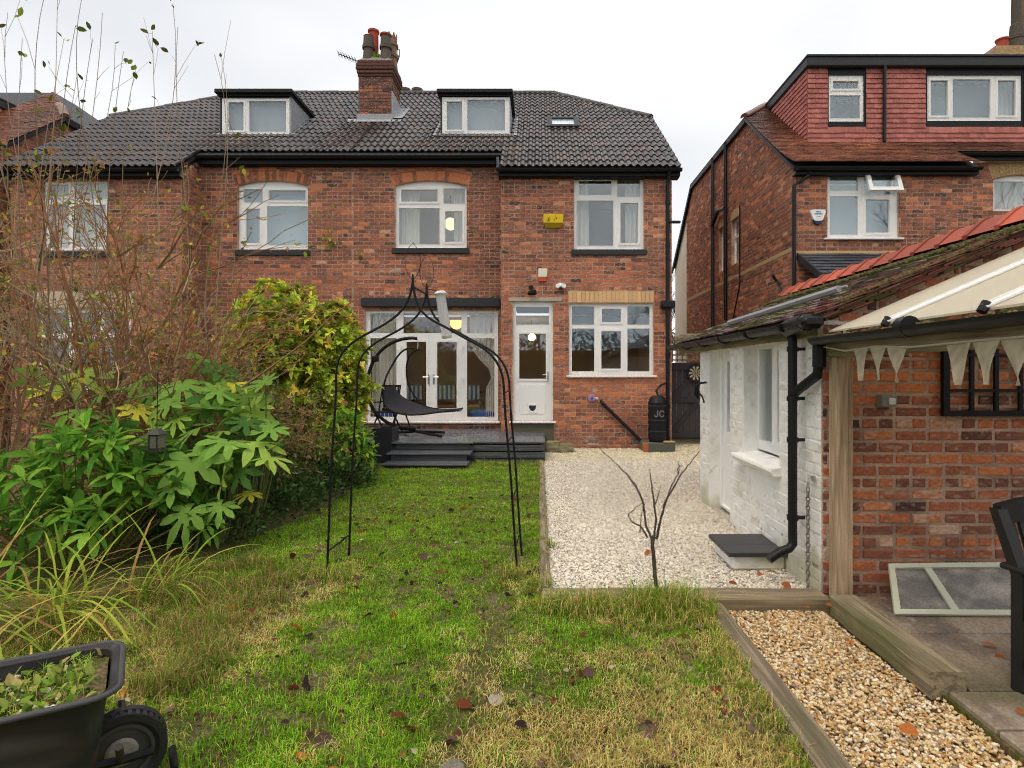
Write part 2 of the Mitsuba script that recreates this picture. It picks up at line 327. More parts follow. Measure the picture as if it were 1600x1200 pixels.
def curtain(mb, fr, u0, u1, v0, v1, w, n=5, amp=0.03, gather=None):
    """hanging folds; gather: (u at the tie, v of the tie)"""
    us = np.linspace(0, 1, n*8+1); vs = np.linspace(0, 1, 13); g = []
    for t in vs:
        z = v1+(v0-v1)*t; a, b = u0, u1
        if gather is not None:
            e = math.exp(-((z-gather[1])/0.45)**2); a, b = u0+(gather[0]-0.05-u0)*e, u1+(gather[0]+0.05-u1)*e
            if z < gather[1]: a, b = u0+(gather[0]-0.09-u0)*max(e, .75), u1+(gather[0]+0.09-u1)*max(e, .75)
        g.append(np.stack([a+(b-a)*us, np.full_like(us, z), w+amp*np.sin(us*n*2*np.pi+0.5*np.sin(t*3))], -1))
    g = np.array(g); m, k = g.shape[:2]; i, j = np.meshgrid(np.arange(m-1), np.arange(k-1), indexing='ij')
    q = np.stack([i*k+j, (i+1)*k+j, (i+1)*k+j+1, i*k+j+1], -1).reshape(-1, 4)
    return mb.add(g.reshape(-1, 3), np.vstack([q[:, [0, 1, 2]], q[:, [0, 2, 3]]]), fr=fr)
def gutter(mb, p0, p1, r=0.055, drop=0.0, n=8):
    """half-round trough between two points"""
    p0, p1 = np.array(p0, float), np.array(p1, float); d = (p1-p0)/np.linalg.norm(p1-p0); sd = np.cross(d, [0, 0, 1.0]); sd /= np.linalg.norm(sd)
    ang = np.linspace(np.pi, 2*np.pi, n+1); v = []
    for rr in (r, r-0.006):
        for p in (p0, p1): v += [p+sd*rr*math.cos(t)+np.array([0, 0, rr*math.sin(t)]) for t in ang]
    k = n+1; f = []
    for i in range(n):
        for o, flip in ((0, 0), (2*k, 1)):
            q = [o+i, o+i+1, o+k+i+1, o+k+i]; q = q[::-1] if flip else q
            f += [[q[0], q[1], q[2]], [q[0], q[2], q[3]]]
        for o in (0, k): f += [[o+i, o+i+1, 2*k+o+i+1], [o+i, 2*k+o+i+1, 2*k+o+i]]
    for e in (0, n):
        q = [e, k+e, 3*k+e, 2*k+e]; f += [[q[0], q[1], q[2]], [q[0], q[2], q[3]]]
    return mb.add(v, f)
def roman_tile(r, w=0.30, l=0.40):
    """double roman tile: u across, v up the slope, w off the roof"""
    nu = 16; t = np.linspace(0, 1, nu+1); ph = (t*2) % 1.0; ph[-1] = 1.0
    h = 0.034*np.clip(1-np.abs(ph-0.62)/0.36, 0, 1); h = np.where(h > 0, 0.040*np.sin(np.clip((ph-0.26)/0.72, 0, 1)*np.pi), 0)
    a = np.stack([t*w, np.zeros_like(t), h+0.034], -1); b = np.stack([t*w, np.full_like(t, l), h+0.008], -1); c = a-[0, 0, 0.026]; c[:, 1] += 0.002
    v = np.vstack([c, a, b]); i = np.arange(nu); k = nu+1; q = np.vstack([np.stack([i, i+1, k+i+1, k+i], -1), np.stack([k+i, k+i+1, 2*k+i+1, 2*k+i], -1)])
    return v, np.vstack([q[:, [0, 1, 2]], q[:, [0, 2, 3]]])
def plain_tile(w=0.165, l=0.16, th=0.013):
    v = np.array([[.002, 0, .006], [w-.002, 0, .006], [w-.002, 0, .006+th], [.002, 0, .006+th], [.002, l, 0], [w-.002, l, 0]], float)
    return v, np.array([[0, 1, 2], [0, 2, 3], [3, 2, 5], [3, 5, 4], [0, 3, 4], [1, 5, 2]])
def tile_roof(parent, fr, poly, tile, cw, gauge, colour, quota, seed, bsdf='vc_gloss', name='roof', pname='roof_tile', jit=0.004, sag=None, near_first=True, stagger=True, smooth=False, own=None):
    """poly in slope coordinates (u across, v up the slope)"""
    r = rng_(seed); tv, tf = tile; lo_u, lo_v, hi_u, hi_v = poly.bounds; items = []
    k = own or key_of(name, parent); row = 0
    while lo_v+row*gauge < hi_v-0.02:
        v0 = lo_v+row*gauge; cut = poly.intersection(LineString([(lo_u-1, v0+gauge*0.45), (hi_u+1, v0+gauge*0.45)])); row += 1
        for g in getattr(cut, 'geoms', [cut]):
            if g.is_empty or g.length < 0.04: continue
            a, b = g.bounds[0], g.bounds[2]; off = (cw/2 if stagger and row % 2 else 0)
            i = math.floor((a-lo_u-off)/cw)
            while lo_u+off+i*cw < b-0.02:
                u0 = lo_u+off+i*cw; i += 1; items.append((u0, v0, a, b))
    n = len(items); it = np.array(items)
    v = np.repeat(tv[None], n, 0).copy()
    v[..., 0] += it[:, None, 0]; v[..., 1] += it[:, None, 1]
    v[..., 0] = np.clip(v[..., 0], it[:, None, 2], it[:, None, 3])
    v[..., 2] += r.normal(0, jit*0.5, (n, 1)); tilt = r.normal(0, jit, n)/cw; v[..., 2] += tilt[:, None]*(v[..., 0]-it[:, None, 0]-cw/2)
    v[..., 1] += r.normal(0, jit, (n, 1))
    if sag is not None: v[..., 2] += sag(v[..., 0], v[..., 1])
    col = np.array([colour(r, x[0], x[1]) for x in items])
    order = []
    if quota: order = list(range(min(quota, n))) if near_first else list(r.permutation(n)[:quota])
    for i in order: part(k, pname, MB().add(v[i], tf, c=col[i], fr=fr), bsdf, smooth)
    rest = np.arange(n)[len(order):] if near_first else np.setdiff1d(np.arange(n), order)
    if len(rest):
        m = len(tv); part(k, 'tiling', MB().add(v[rest].reshape(-1, 3), (tf[None]+m*np.arange(len(rest))[:, None, None]).reshape(-1, 3), c=np.repeat(col[rest], m, 0), fr=fr), bsdf, smooth, kind='stuff')
    return k
def ridge_tile(mb, p0, p1, r=0.11, c=(0.07, 0.06, 0.06), n=9):
    p0, p1 = np.array(p0, float), np.array(p1, float); d = p1-p0; d /= np.linalg.norm(d); sd = np.cross(d, [0, 0, 1.0]); sd /= np.linalg.norm(sd); up = np.cross(sd, d)
    ang = np.linspace(-0.15, np.pi+0.15, n); v = []
    for rr, p in ((r, p0), (r*0.96, p1)): v += [p+sd*rr*math.cos(t)+up*(rr*math.sin(t)*0.8-0.03) for t in ang]
    f = []
    for i in range(n-1): f += [[i, i+1, n+i+1], [i, n+i+1, n+i]]
    v.append(p0-up*.03); f += [[i+1, i, 2*n] for i in range(n-1)]
    return mb.add(v, f, c=c)
def ridge_row(parent, p0, p1, L=0.45, r=0.11, col=lambda q: (0.07, 0.06, 0.06), name='ridge_tile', seed=0, bsdf='vc_gloss'):
    p0, p1 = np.array(p0, float), np.array(p1, float); n = max(1, int(round(np.linalg.norm(p1-p0)/L))); q = rng_(seed)
    for i in range(n):
        a, b = p0+(p1-p0)*(i/n), p0+(p1-p0)*((i+1.04)/n); j = q.normal(0, .004, 3)
        part(parent, name, ridge_tile(MB(), a+j, b+j, r, c=col(q)), bsdf)
# ------------------------------------------------------------------ the pair of houses
YW, YB, XC, XL, XR = 12.2, 12.9, -4.2, -11.2, 2.8          # wing plane, recessed bay plane, party line, outer corners
XB0, XB1 = -7.59, -0.81
SL = 0.77; CO = 1/math.sqrt(1+SL*SL); SI = SL*CO
frW = Fr((0, YW, 0), (1, 0, 0), (0, -1, 0)); frB = Fr((0, YB, 0), (1, 0, 0), (0, -1, 0))
Y0R, Z0R = 12.0, 5.89
frR = Fr((0, Y0R, Z0R), (1, 0, 0), (0, -SI, CO))
def zroof(Y): return Z0R+SL*(Y-Y0R)
RED_ROWS = (6.2, 5.3, 3.94, 3.78, 3.6, 2.2)
def tone_pair(u, v, row, hdr, r):
    t = tone_house(u, v, row, hdr, r)
    for z in RED_ROWS:
        if abs(v-z) < 0.045 and r.random() < 0.85: t = r.normal(0.5, 0.05)
    if 1.12 < v < 1.52 and 0.55 < u < 2.45: t = r.uniform(0.5, 0.98)
    if v < 3.9 and u > -0.8 and r.random() < 0.5: t = t*0.6+0.25
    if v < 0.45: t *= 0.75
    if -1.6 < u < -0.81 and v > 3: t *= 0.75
    return t
def W_(o, pn, Y, s='', **k): return pxr(*o, Y), [pxr(*p[:4], Y)+tuple(p[4:]) for p in pn]
houseR = thing('semi_detached_house', 'red brick semi-detached house with open patio wing, back door and white french doors', 'house', 'pair of semi-detached houses')
houseL = thing('semi_detached_house', 'left half of the brick pair, half hidden behind bare brown shrubs', 'house', 'pair of semi-detached houses')
del labels[houseR]['group'], labels[houseL]['group']
labels[houseR]['label'] = 'red brick house with white french doors, white back door and yellow alarm box'
# openings: outer rectangle and panes in photograph pixels
W_UP = ((897, 275, 1006, 390), [(905, 280, 956, 303), (965, 278, 1001, 306), (901, 312, 959, 383), (970, 316, 998, 379, 's')])
W_KIT = ((889, 474, 1021, 586), [(894, 478, 929, 507), (941, 482, 971, 503, 's'), (981, 478, 1016, 507), (894, 513, 929, 580), (940, 517, 971, 576, 's'), (981, 513, 1016, 580)])
W_B = ((617, 290, 729, 388), [(626, 295, 683, 314, 's'), (692, 293, 726, 317), (622, 324, 686, 381), (695, 329, 722, 377, 's')])
W_A = ((371, 290, 481, 391), [(378, 294, 408, 315), (418, 296, 476, 312, 's'), (382, 325, 404, 379, 's'), (415, 321, 479, 382)])
W_L = ((66, 281, 168, 393), [(72, 287, 104, 306, 's'), (112, 285, 163, 309), (72, 318, 104, 386), (113, 319, 162, 385, 's')])
W_LG = ((56, 482, 204, 612), [(62, 488, 104, 520), (112, 488, 150, 520), (158, 488, 198, 520), (62, 528, 104, 604), (112, 528, 150, 604), (158, 528, 198, 604)])
W_FD = ((570, 484, 778, 658), [(577, 489, 618, 520), (629, 489, 720, 520), (729, 489, 772, 520), (577, 528, 618, 652), (634, 534, 665, 638, 's'), (682, 534, 713, 638, 's'), (729, 528, 772, 652)])
W_D = ((800, 470, 864, 658), [(806, 479, 858, 507), (811, 521, 853, 592, 's')])
def hole(W, Y, arch=0): o = pxr(*W[0], Y); return Polygon(arch_outline(o, arch)) if arch else rect(o)
AR = 0.115
wallW = sbox(XB1, -0.12, XR, 5.78).difference(hole(W_UP, YW)).difference(hole(W_KIT, YW)).difference(hole(W_D, YW))
lint = pxr(888, 455, 1022, 473, YW); wallWb = wallW.difference(rect(lint)).difference(rect(pxr(795, 465, 878, 471, YW)))
for q in ((927, 687), (997, 688)): wallWb = wallWb.difference(rect(pxr(q[0]-8, q[1]-4, q[0]+8, q[1]+5, YW)))
def wall2(house, fr, solid, faced, tone, quota, seed, show=None):
    k = part(house, 'wall', MB().prism(solid, -0.25, 0, fr=fr), 'mortar')
    brickwork(k, fr, faced, tone, quota=quota, seed=seed, back=None, show=show); return k
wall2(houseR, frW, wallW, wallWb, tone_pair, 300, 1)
wallBR = sbox(XC, -0.1, XB1, 6.35).difference(hole(W_B, YB, AR)).difference(hole(W_FD, YB))
def arch_zone(W, Y): return arch_sector(pxr(*W[0], Y), AR, .312, .045)
wallBRb = wallBR.difference(arch_zone(W_B, YB)).difference(rect(pxr(565, 465, 783, 482, YB)))
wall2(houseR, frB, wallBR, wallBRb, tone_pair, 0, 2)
wallBL = sbox(XB0, -0.1, XC, 6.35).difference(hole(W_A, YB, AR))
wall2(houseL, frB, wallBL, wallBL.difference(arch_zone(W_A, YB)), tone_pair, 300, 3, show=lambda a, b, c, d: b > 1.9)
wallWL = sbox(XL, -0.1, XB0, 5.78).difference(hole(W_L, YW)).difference(hole(W_LG, YW))
linL = rect(pxr(50, 456, 210, 481, YW))
wall2(houseL, frW, wallWL, wallWL.difference(linL), tone_pair, 0, 4)
frRet = Fr((XB0, 0, 0), (0, 1, 0), (1, 0, 0))
wall2(houseL, frRet, Polygon([(YW, -.1), (YB, -.1), (YB, 6.40), (YW+.28, 5.98), (YW, 5.74)]), Polygon([(YW+.01, -.1), (YB, -.1), (YB, 6.40), (YW+.28, 5.98), (YW+.01, 5.74)]), tone_pair, 0, 5)
frRet2 = Fr((XB1, 0, 0), (0, -1, 0), (-1, 0, 0))
wall2(houseR, frRet2, Polygon([(-YW, -.1), (-YW, 5.74), (-YW-.28, 5.98), (-YB, 6.40), (-YB, -.1)]), Polygon([(-YW-.01, -.1), (-YW-.01, 5.74), (-YW-.28, 5.98), (-YB, 6.40), (-YB, -.1)]), tone_pair, 0, 6)
def gable_wall(house, X, sg):
    fr = Fr((X, 0, 0), (0, 1, 0), (1, 0, 0)) if sg > 0 else Fr((X, 0, 0), (0, -1, 0), (-1, 0, 0))
    p = Polygon([(sg*12.2, -.1), (sg*22.6, -.1), (sg*22.6, 5.8), (sg*19.6, 8.2), (sg*15.2, 8.2), (sg*12.2, 5.8)]).buffer(0)
    part(house, 'side_wall', MB().prism(p, -0.2, -0.004, fr=fr), 'mortar')
    brickwork(house+'__side_wall', fr, p, tone_pair, seed=7, back=None)
gable_wall(houseR, XR, 1)
part(houseL, 'side_wall', MB().box((XL, 12.45, -.1), (XL+.2, 22, 5.8)), 'mortar')
# windows
SILL = (0.06, 0.12, 0.05)
def win(house, W, Y, fr, name='window', **k):
    return window(house, fr, pxr(*W[0], Y), [pxr(*p[:4], Y)+tuple(p[4:]) for p in W[1]], name=name, **k)
win(houseR, W_UP, YW, frW, sill=SILL, sill_mat='dark_grey')
win(houseR, W_KIT, YW, frW, sill=(0.06, 0.05, 0.07))
win(houseR, W_B, YB, frB, sill=SILL, sill_mat='dark_grey', arch=AR)
win(houseL, W_A, YB, frB, sill=SILL, sill_mat='dark_grey', arch=AR)
win(houseL, W_L, YW, frW, sill=SILL, sill_mat='dark_grey')
win(houseL, W_LG, YW, frW, sill=(0.05, 0.06, 0.06))
fd = win(houseR, W_FD, YB, frB, name='french_doors', sill=(0.05, 0.045, 0.09))
for x, s in ((669, -1), (677, 1)):
    u, v = X_(x, YB), Z_(592, YB); m = MB().box((u-.018, v-.12, -.055), (u+.018, v+.10, -.04), fr=frB, ch=.004).tube([(u, v+.04, -.05), (u, v+.04, -.0), (u+s*.12, v+.04, -.0)], .009, 6, fr=frB)
    part(fd, 'handle', m, 'steel', 30)
for x, y in ((722, 542), (722, 592), (625, 542)):
    u, v = X_(x, YB), Z_(y, YB); part(fd, 'hinge', MB().box((u-.015, v-.06, -.05), (u+.015, v+.06, -.025), fr=frB, ch=.004), 'upvc')
# back door
dk = win(houseR, W_D, YW, frW, name='back_door', sill=(0.06, 0.04, 0.09))
u0, v0, u1, v1 = pxr(812, 600, 852, 648, YW)
part(dk, 'lower_panel', MB().box((u0, v0, -.072), (u1, v1, -.056), fr=frW, ch=.01), 'upvc')
u, v = X_(832, YW), Z_(637, YW)
part(dk, 'cat_flap', MB().box((u-.11, v-.12, -.06), (u+.11, v+.10, -.045), fr=frW, ch=.008), 'upvc')
part(dk, 'flap', MB().prism(Polygon([(u+.075*math.cos(t), v+.045+.12*math.sin(t)) for t in np.linspace(np.pi, 2*np.pi, 14)]), -.05, -.041, fr=frW), 'dark_grey')
u, v = X_(856, YW), Z_(588, YW)
part(dk, 'handle', MB().box((u-.018, v-.12, -.056), (u+.018, v+.10, -.04), fr=frW, ch=.004).tube([(u, v+.03, -.05), (u, v+.03, 0), (u-.11, v+.03, 0)], .009, 6, fr=frW), 'steel', 30)
part(houseR, 'door_lintel', MB().box((pxr(795, 465, 878, 471, YW)[0], Z_(471, YW), -.05), (X_(878, YW), Z_(465, YW), .02), fr=frW, ch=.008, c=(.42, .37, .30)), 'vc_matte')
m = MB(); a = pxr(800, 659, 866, 690, YW); m.box((a[0], a[1], -.1), (a[2], a[3], .015), fr=frW, c=(.12, .115, .08), ch=.01)
part(houseR, 'door_step', m, 'vc_matte', label='mossy step under the back door')
# kitchen soldier lintel, one tan brick after the other
r = rng_(11); a = lint; n = 20; kl = key_of('lintel', houseR)
for i in range(n):
    x0 = a[0]+(a[2]-a[0])*i/n; x1 = a[0]+(a[2]-a[0])*(i+1)/n
    part(kl, 'brick', MB().box((x0+.004, a[1]+.004, -.03), (x1-.005, a[3]-.006, .012+r.normal(0, .001)), fr=frW, c=np.array((.66, .43, .22))*r.uniform(.88, 1.08), ch=.004), 'vc_matte')
part(houseL, 'lintel', MB().box((linL.bounds[0], linL.bounds[1], -.03), (linL.bounds[2], linL.bounds[3], .01), fr=frW, c=(.52, .42, .30), ch=.006), 'vc_matte')
def tone_arch(r, ring): return r.uniform(.76, .83) if r.random() < .66 else r.uniform(.2, .5)
def tone_arch2(r, ring): return r.uniform(.76, .83) if ring == 0 and r.random() < .88 else r.uniform(.3, .6)
arch_bricks(houseL, frB, pxr(*W_A[0], YB), AR, 22, (.225, .085), 2, tone_arch, 12)
arch_bricks(houseR, frB, pxr(*W_B[0], YB), AR, 22, (.225, .085), 2, tone_arch2, 13)
part(houseR, 'door_beam', MB().box((X_(566, YB), Z_(480, YB), -.03), (X_(782, YB), Z_(466, YB), .10), fr=frB, ch=.012), 'dark_grey')
for q in ((927, 687), (997, 688)):
    a = pxr(q[0]-8, q[1]-4, q[0]+8, q[1]+5, YW); m = MB().box((a[0], a[1], -.06), (a[2], a[3], -.04), fr=frW)
    for i in range(5): m.box((a[0], a[1]+(a[3]-a[1])*i/5, -.05), (a[2], a[1]+(a[3]-a[1])*(i+.45)/5, 0.002), fr=frW)
    part(houseR, 'air_brick', m, 'black_paint')
# rooms
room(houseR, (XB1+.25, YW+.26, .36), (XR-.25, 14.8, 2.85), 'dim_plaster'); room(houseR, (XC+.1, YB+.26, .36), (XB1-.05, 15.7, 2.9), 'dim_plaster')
room(houseR, (XB1+.25, YW+.26, 3.1), (XR-.25, 14.4, 5.7)); room(houseR, (XC+.1, YB+.26, 3.1), (XB1-.05, 15.0, 5.9))
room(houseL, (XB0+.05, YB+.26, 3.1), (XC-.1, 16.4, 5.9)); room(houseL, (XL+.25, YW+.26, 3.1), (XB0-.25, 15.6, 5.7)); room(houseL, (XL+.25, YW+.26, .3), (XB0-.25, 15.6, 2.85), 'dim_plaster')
# ---- roof
def plan(pts): return Polygon([(x, (y-Y0R)/CO) for x, y in pts])
RX0, RX1 = XL-.14, XR+.14
roofR = plan([(RX1, 12.0), (RX1, 15.2), (.46, 17.4), (XC, 17.4), (XC, 12.68), (XB1-.02, 12.68), (XB1-.02, 12.0)])
roofL = plan([(RX0, 12.0), (XB0+.02, 12.0), (XB0+.02, 12.68), (XC, 12.68), (XC, 17.4), (-8.86, 17.4), (RX0, 15.2)])
YD = 13.84; ZDB, ZDT = zroof(YD)-.02, 8.27
DL = (X_(343, YD), X_(455, YD)); DR = (X_(688, YD), X_(797, YD)); YDB = Y0R+(ZDT-Z0R)/SL
CHX0, CHX1, CHY0, CHY1 = -4.67, -3.81, 14.86, 15.72
SK = (X_(856, 14.65), X_(903, 14.65), 14.32, 14.98)
def cut(p, *fs):
    for x0, x1, y0, y1 in fs: p = p.difference(sbox(x0, (y0-Y0R)/CO, x1, (y1-Y0R)/CO))
    return p
CHF = (CHX0-.02, CHX1+.02, CHY0-.03, CHY1)
tR = cut(roofR, (DR[0], DR[1], YD-.05, YDB), CHF, SK); tL = cut(roofL, (DL[0], DL[1], YD-.05, YDB), CHF)
def tile_col(r, x, y):
    b = np.array((.054, .044, .040))*r.uniform(.7, 1.35)*(.55+.9*float(vnoise(np.array([[x, y, 2.0]]), .8, 77)[0]))
    if r.random() < .12: b = b*np.array((1.35, 1.05, .9))
    return b
TILE = roman_tile(None)
kR = tile_roof(houseR, frR, tR, TILE, .30, .345, tile_col, 300, 21, stagger=False, bsdf='vc_wet')
kL = tile_roof(houseL, frR, tL, TILE, .30, .345, tile_col, 300, 22, stagger=False, bsdf='vc_wet')
for k, p in ((kR, roofR), (kL, roofL)):
    part(k, 'underlay', MB().prism(p, -.08, -.012, fr=frR), 'dark_grey')
ridge_row(kR, (XC, 17.4, zroof(17.4)+.02), (.46, 17.4, zroof(17.4)+.02), seed=1); ridge_row(kL, (XC, 17.4, zroof(17.4)+.02), (-8.86, 17.4, zroof(17.4)+.02), seed=2)
ridge_row(kR, (RX1, 15.2, zroof(15.2)+.02), (.46, 17.4, zroof(17.4)+.02), seed=3); ridge_row(kL, (RX0, 15.2, zroof(15.2)+.02), (-8.86, 17.4, zroof(17.4)+.02), seed=4)
for k, xe, xr_, sg in ((kR, RX1, .46, 1), (kL, RX0, -8.86, -1)):
    zc, zr = zroof(15.2), zroof(17.4); m = MB()
    f = [[0, 1, 2]] if sg > 0 else [[0, 2, 1]]
    m.add([(xe, 15.2, zc), (xe, 19.6, zc), (xr_, 17.4, zr)], f)
    q = [(xe, 19.6, zc), (xe, 22.8, Z0R), (XC, 22.8, Z0R), (XC, 17.4, zr), (xr_, 17.4, zr)]
    m.add(q, [[0, 1, 2], [0, 2, 3], [0, 3, 4]])
    part(k, 'far_slope', m, 'dark_grey')
    ang = [(xe, 12.0, Z0R), (xe, 15.2, zc)]
    part(k, 'verge', MB().hexa([(xe-.06*sg, 12.0, Z0R-.10), (xe-.0*sg, 12.0, Z0R-.10), (xe-.0*sg, 15.2, zc-.10), (xe-.06*sg, 15.2, zc-.10)], [(xe-.06*sg, 12.0, Z0R+.03), (xe, 12.0, Z0R+.03), (xe, 15.2, zc+.03), (xe-.06*sg, 15.2, zc+.03)]), 'dark_grey')
# fascias and gutters
def eaves(house, x0, x1, Y, z, deep=.14):
    part(house, 'fascia', MB().box((x0, Y+.04, z-.02-deep), (x1, Y+.07, z-.02)).box((x0, Y+.07, z-.03-deep), (x1, Y+.30, z-.01-deep)), 'black_paint')
    part(house, 'gutter', gutter(MB(), (x0-.02, Y-.03, z-.035), (x1+.02, Y-.03, z-.035), .06), 'black_plastic', 40)
ze = zroof(12.68)
eaves(houseR, XB1-.05, RX1, 12.0, Z0R); eaves(houseL, RX0, XB0+.05, 12.0, Z0R)
eaves(houseR, XC, XB1-.06, 12.68, ze, .17); eaves(houseL, XB0+.06, XC, 12.68, ze, .17)
part(houseR, 'gutter_return', MB().tube([(XB1-.10, 12.62, ze-.10), (XB1-.10, 12.5, ze-.16), (XB1-.06, 12.15, Z0R+.12), (XB1-.06, 12.0, Z0R-.03)], .038, 8), 'dark_grey', 40)
xp = X_(1042, YW)
m = MB().tube([(xp, 11.97, Z0R-.08), (xp, 12.12, Z0R-.35), (xp, 12.12, 3.0), (xp, 12.12, .15)], .042, 10)
for z in (5.2, 4.3, 3.1, 2.0, .9): m.revolve([(.042, -.04), (.052, -.035), (.052, .035), (.042, .04)], (xp, 12.12, z), 12)
m.box((xp-.14, 12.02, 2.98), (xp+.14, 12.2, 3.13), ch=.02).box((xp+.02, 12.05, 4.75), (xp+.26, 12.12, 4.80), ch=.01)
part(houseR, 'downpipe', m, 'black_plastic', 40)
# dormers
def dormer(house, D, panes, outer):
    k = key_of('dormer', house); fr = Fr((0, YD, 0), (1, 0, 0), (0, -1, 0)); x0, x1 = D
    o = pxr(*outer, YD); f = rect(o)
    pn = [pxr(*p[:4], YD)+tuple(p[4:]) for p in panes]
    window(k, fr, o, pn, reveal=.0, sub=False)
    part(k, 'cladding', MB().prism(sbox(x0, ZDB-.05, x1, ZDT).difference(f), -.06, -.012, fr=fr), 'dark_grey')
    for x, s in ((x0, 1), (x1, -1)):
        q = [(YD+.01, ZDB-.05), (YDB, ZDT-.01), (YD+.01, ZDT-.01)]; xa = x+.05*s
        m = MB().add([(xx, y, z) for xx in (x, xa) for y, z in q], [[0, 1, 2], [5, 4, 3], [0, 3, 4], [0, 4, 1], [1, 4, 5], [1, 5, 2], [2, 5, 3], [2, 3, 0]])
        part(k, 'cheek', m, 'lead' if s < 0 else 'dark_grey')
        m = MB(); t = np.linspace(0, 1, 8)
        for i in range(7):
            ya, yb = YD-.1+(YDB-YD)*t[i], YD-.1+(YDB-YD)*t[i+1]-.02; xo = x-s*.17
            v = [(x+.02*s, ya, zroof(ya)+.05), (xo, ya, zroof(ya)+.055), (xo, yb, zroof(yb)+.045), (x+.02*s, yb, zroof(yb)+.05)]
            m.add(v, [[0, 1, 2], [0, 2, 3]])
        part(k, 'flashing', m, 'lead')
    part(k, 'apron', MB().add([(x0-.1, YD-.01, ZDB+.06), (x1+.1, YD-.01, ZDB+.06), (x1+.1, YD-.16, zroof(YD-.16)+.055), (x0-.1, YD-.16, zroof(YD-.16)+.055)], [[0, 3, 2], [0, 2, 1]]), 'dark_grey')
    part(k, 'flat_roof', MB().box((x0-.07, YD-.12, ZDT+.02), (x1+.07, YDB+.25, ZDT+.12), ch=.015).box((x0-.03, YD-.05, ZDT-.02), (x1+.03, YDB, ZDT+.02)), 'black_paint')
    part(k, 'blind', MB().box((x0+.06, YD+.16, ZDB), (x1-.06, YD+.18, ZDT-.03)), 'added_sheet_grey')  # added sheet, no real blind: its flat grey replaces the dark dormer interior
    return k
dormer(houseL, DL, [(357, 160, 381, 204, 's'), (389, 158, 447, 206)], (347, 154, 452, 211))
dormer(houseR, DR, [(698, 159, 722, 203, 's'), (730, 156, 789, 204)], (691, 152, 796, 209))
# skylight
k = key_of('skylight', houseR); v0, v1 = (SK[2]-Y0R)/CO, (SK[3]-Y0R)/CO
g = sbox(SK[0]+.10, v0+.12, SK[1]-.10, v1-.10)
part(k, 'frame', MB().prism(sbox(SK[0]-.02, v0-.02, SK[1]+.02, v1+.02).difference(g), -.03, .085, fr=frR), 'dark_grey')
part(k, 'pane', MB().add([(g.bounds[0], g.bounds[1], .06), (g.bounds[2], g.bounds[1], .06), (g.bounds[2], g.bounds[3], .06), (g.bounds[0], g.bounds[3], .06)], [[0, 1, 2], [0, 2, 3]], fr=frR), 'glass')
part(k, 'blind', MB().add([(g.bounds[0], g.bounds[1], .0), (g.bounds[2], g.bounds[1], .0), (g.bounds[2], g.bounds[3], .0), (g.bounds[0], g.bounds[3], .0)], [[0, 1, 2], [0, 2, 3]], fr=frR), 'upvc')
# chimney
def tone_soot(u, v, row, hdr, r): return r.normal(.24, .14) if v < 9.0 else r.normal(.15, .1)
scene['soot_mortar'] = princ((.17, .125, .10), .95, .1)
kc = part(houseR, 'chimney', MB().box((CHX0+.004, CHY0+.004, 7.4), (CHX1-.004, CHY1, 9.62)), 'soot_mortar', label='tall brick chimney on the party line with clay pots')
frC = Fr((0, CHY0, 0), (1, 0, 0), (0, -1, 0)); frC2 = Fr((CHX1, 0, 0), (0, 1, 0), (1, 0, 0)); frC3 = Fr((CHX0, 0, 0), (0, -1, 0), (-1, 0, 0))
brickwork(kc, frC, sbox(CHX0, 7.6, CHX1, 9.25), tone_soot, seed=31, back=None); brickwork(kc, frC2, sbox(CHY0, 7.6, CHY1, 9.25), tone_soot, seed=32, back=None); brickwork(kc, frC3, sbox(-CHY1, 7.6, -CHY0, 9.25), tone_soot, seed=33, back=None)
r = rng_(34)
for i, (z, e) in enumerate(((9.25, .02), (9.335, .04), (9.42, .06), (9.505, .055), (9.59, .03))):
    part(kc, 'corbel_course', MB().box((CHX0-e, CHY0-e, z), (CHX1+e, CHY1+e, z+.078), c=np.array((.12, .062, .048))*r.uniform(.75, 1.2), ch=.012), 'vc_matte')
part(kc, 'mortar_cap', MB().hexa([(CHX0-.02, CHY0-.02, 9.67), (CHX1+.02, CHY0-.02, 9.67), (CHX1+.02, CHY1+.02, 9.67), (CHX0-.02, CHY1+.02, 9.67)], [(CHX0+.2, CHY0+.15, 9.86), (CHX1-.2, CHY0+.15, 9.86), (CHX1-.2, CHY1-.15, 9.86), (CHX0+.2, CHY1-.15, 9.86)], c=(.22, .20, .18)), 'vc_matte')
RED, GREY, TAN = (.36, .075, .045), (.115, .095, .08), (.24, .16, .11)
def pot(x, y, z0, prof, c, **k):
    part(kc, 'chimney_pot', MB().revolve([(a, b) for a, b in prof]+[(prof[-1][0]-.035, prof[-1][1]), (prof[-1][0]-.04, prof[-1][1]-.2)], (x, y, z0), 20, c=c), 'vc_matte', 35, **k)
SQ = [(.17, -.1), (.135, .22), (.125, .34), (.16, .35), (.16, .42), (.14, .43), (.125, .66), (.13, .68)]
pot(-4.47, 15.06, 9.72, SQ, GREY); pot(-4.02, 15.06, 9.72, SQ, GREY)
pot(-4.02, 15.06, 10.34, [(.105, 0), (.12, .06), (.15, .07), (.15, .11)], RED)
pot(-4.44, 15.42, 9.74, [(.13, 0), (.125, .95), (.15, .97), (.15, 1.02)], RED, label='tall slim red clay pot')
pot(-4.0, 15.48, 9.74, [(.19, 0), (.16, .3), (.2, .32), (.2, .40), (.16, .42), (.165, .6), (.2, .62), (.2, .68), (.165, .7), (.17, .86)], TAN)
m = MB()
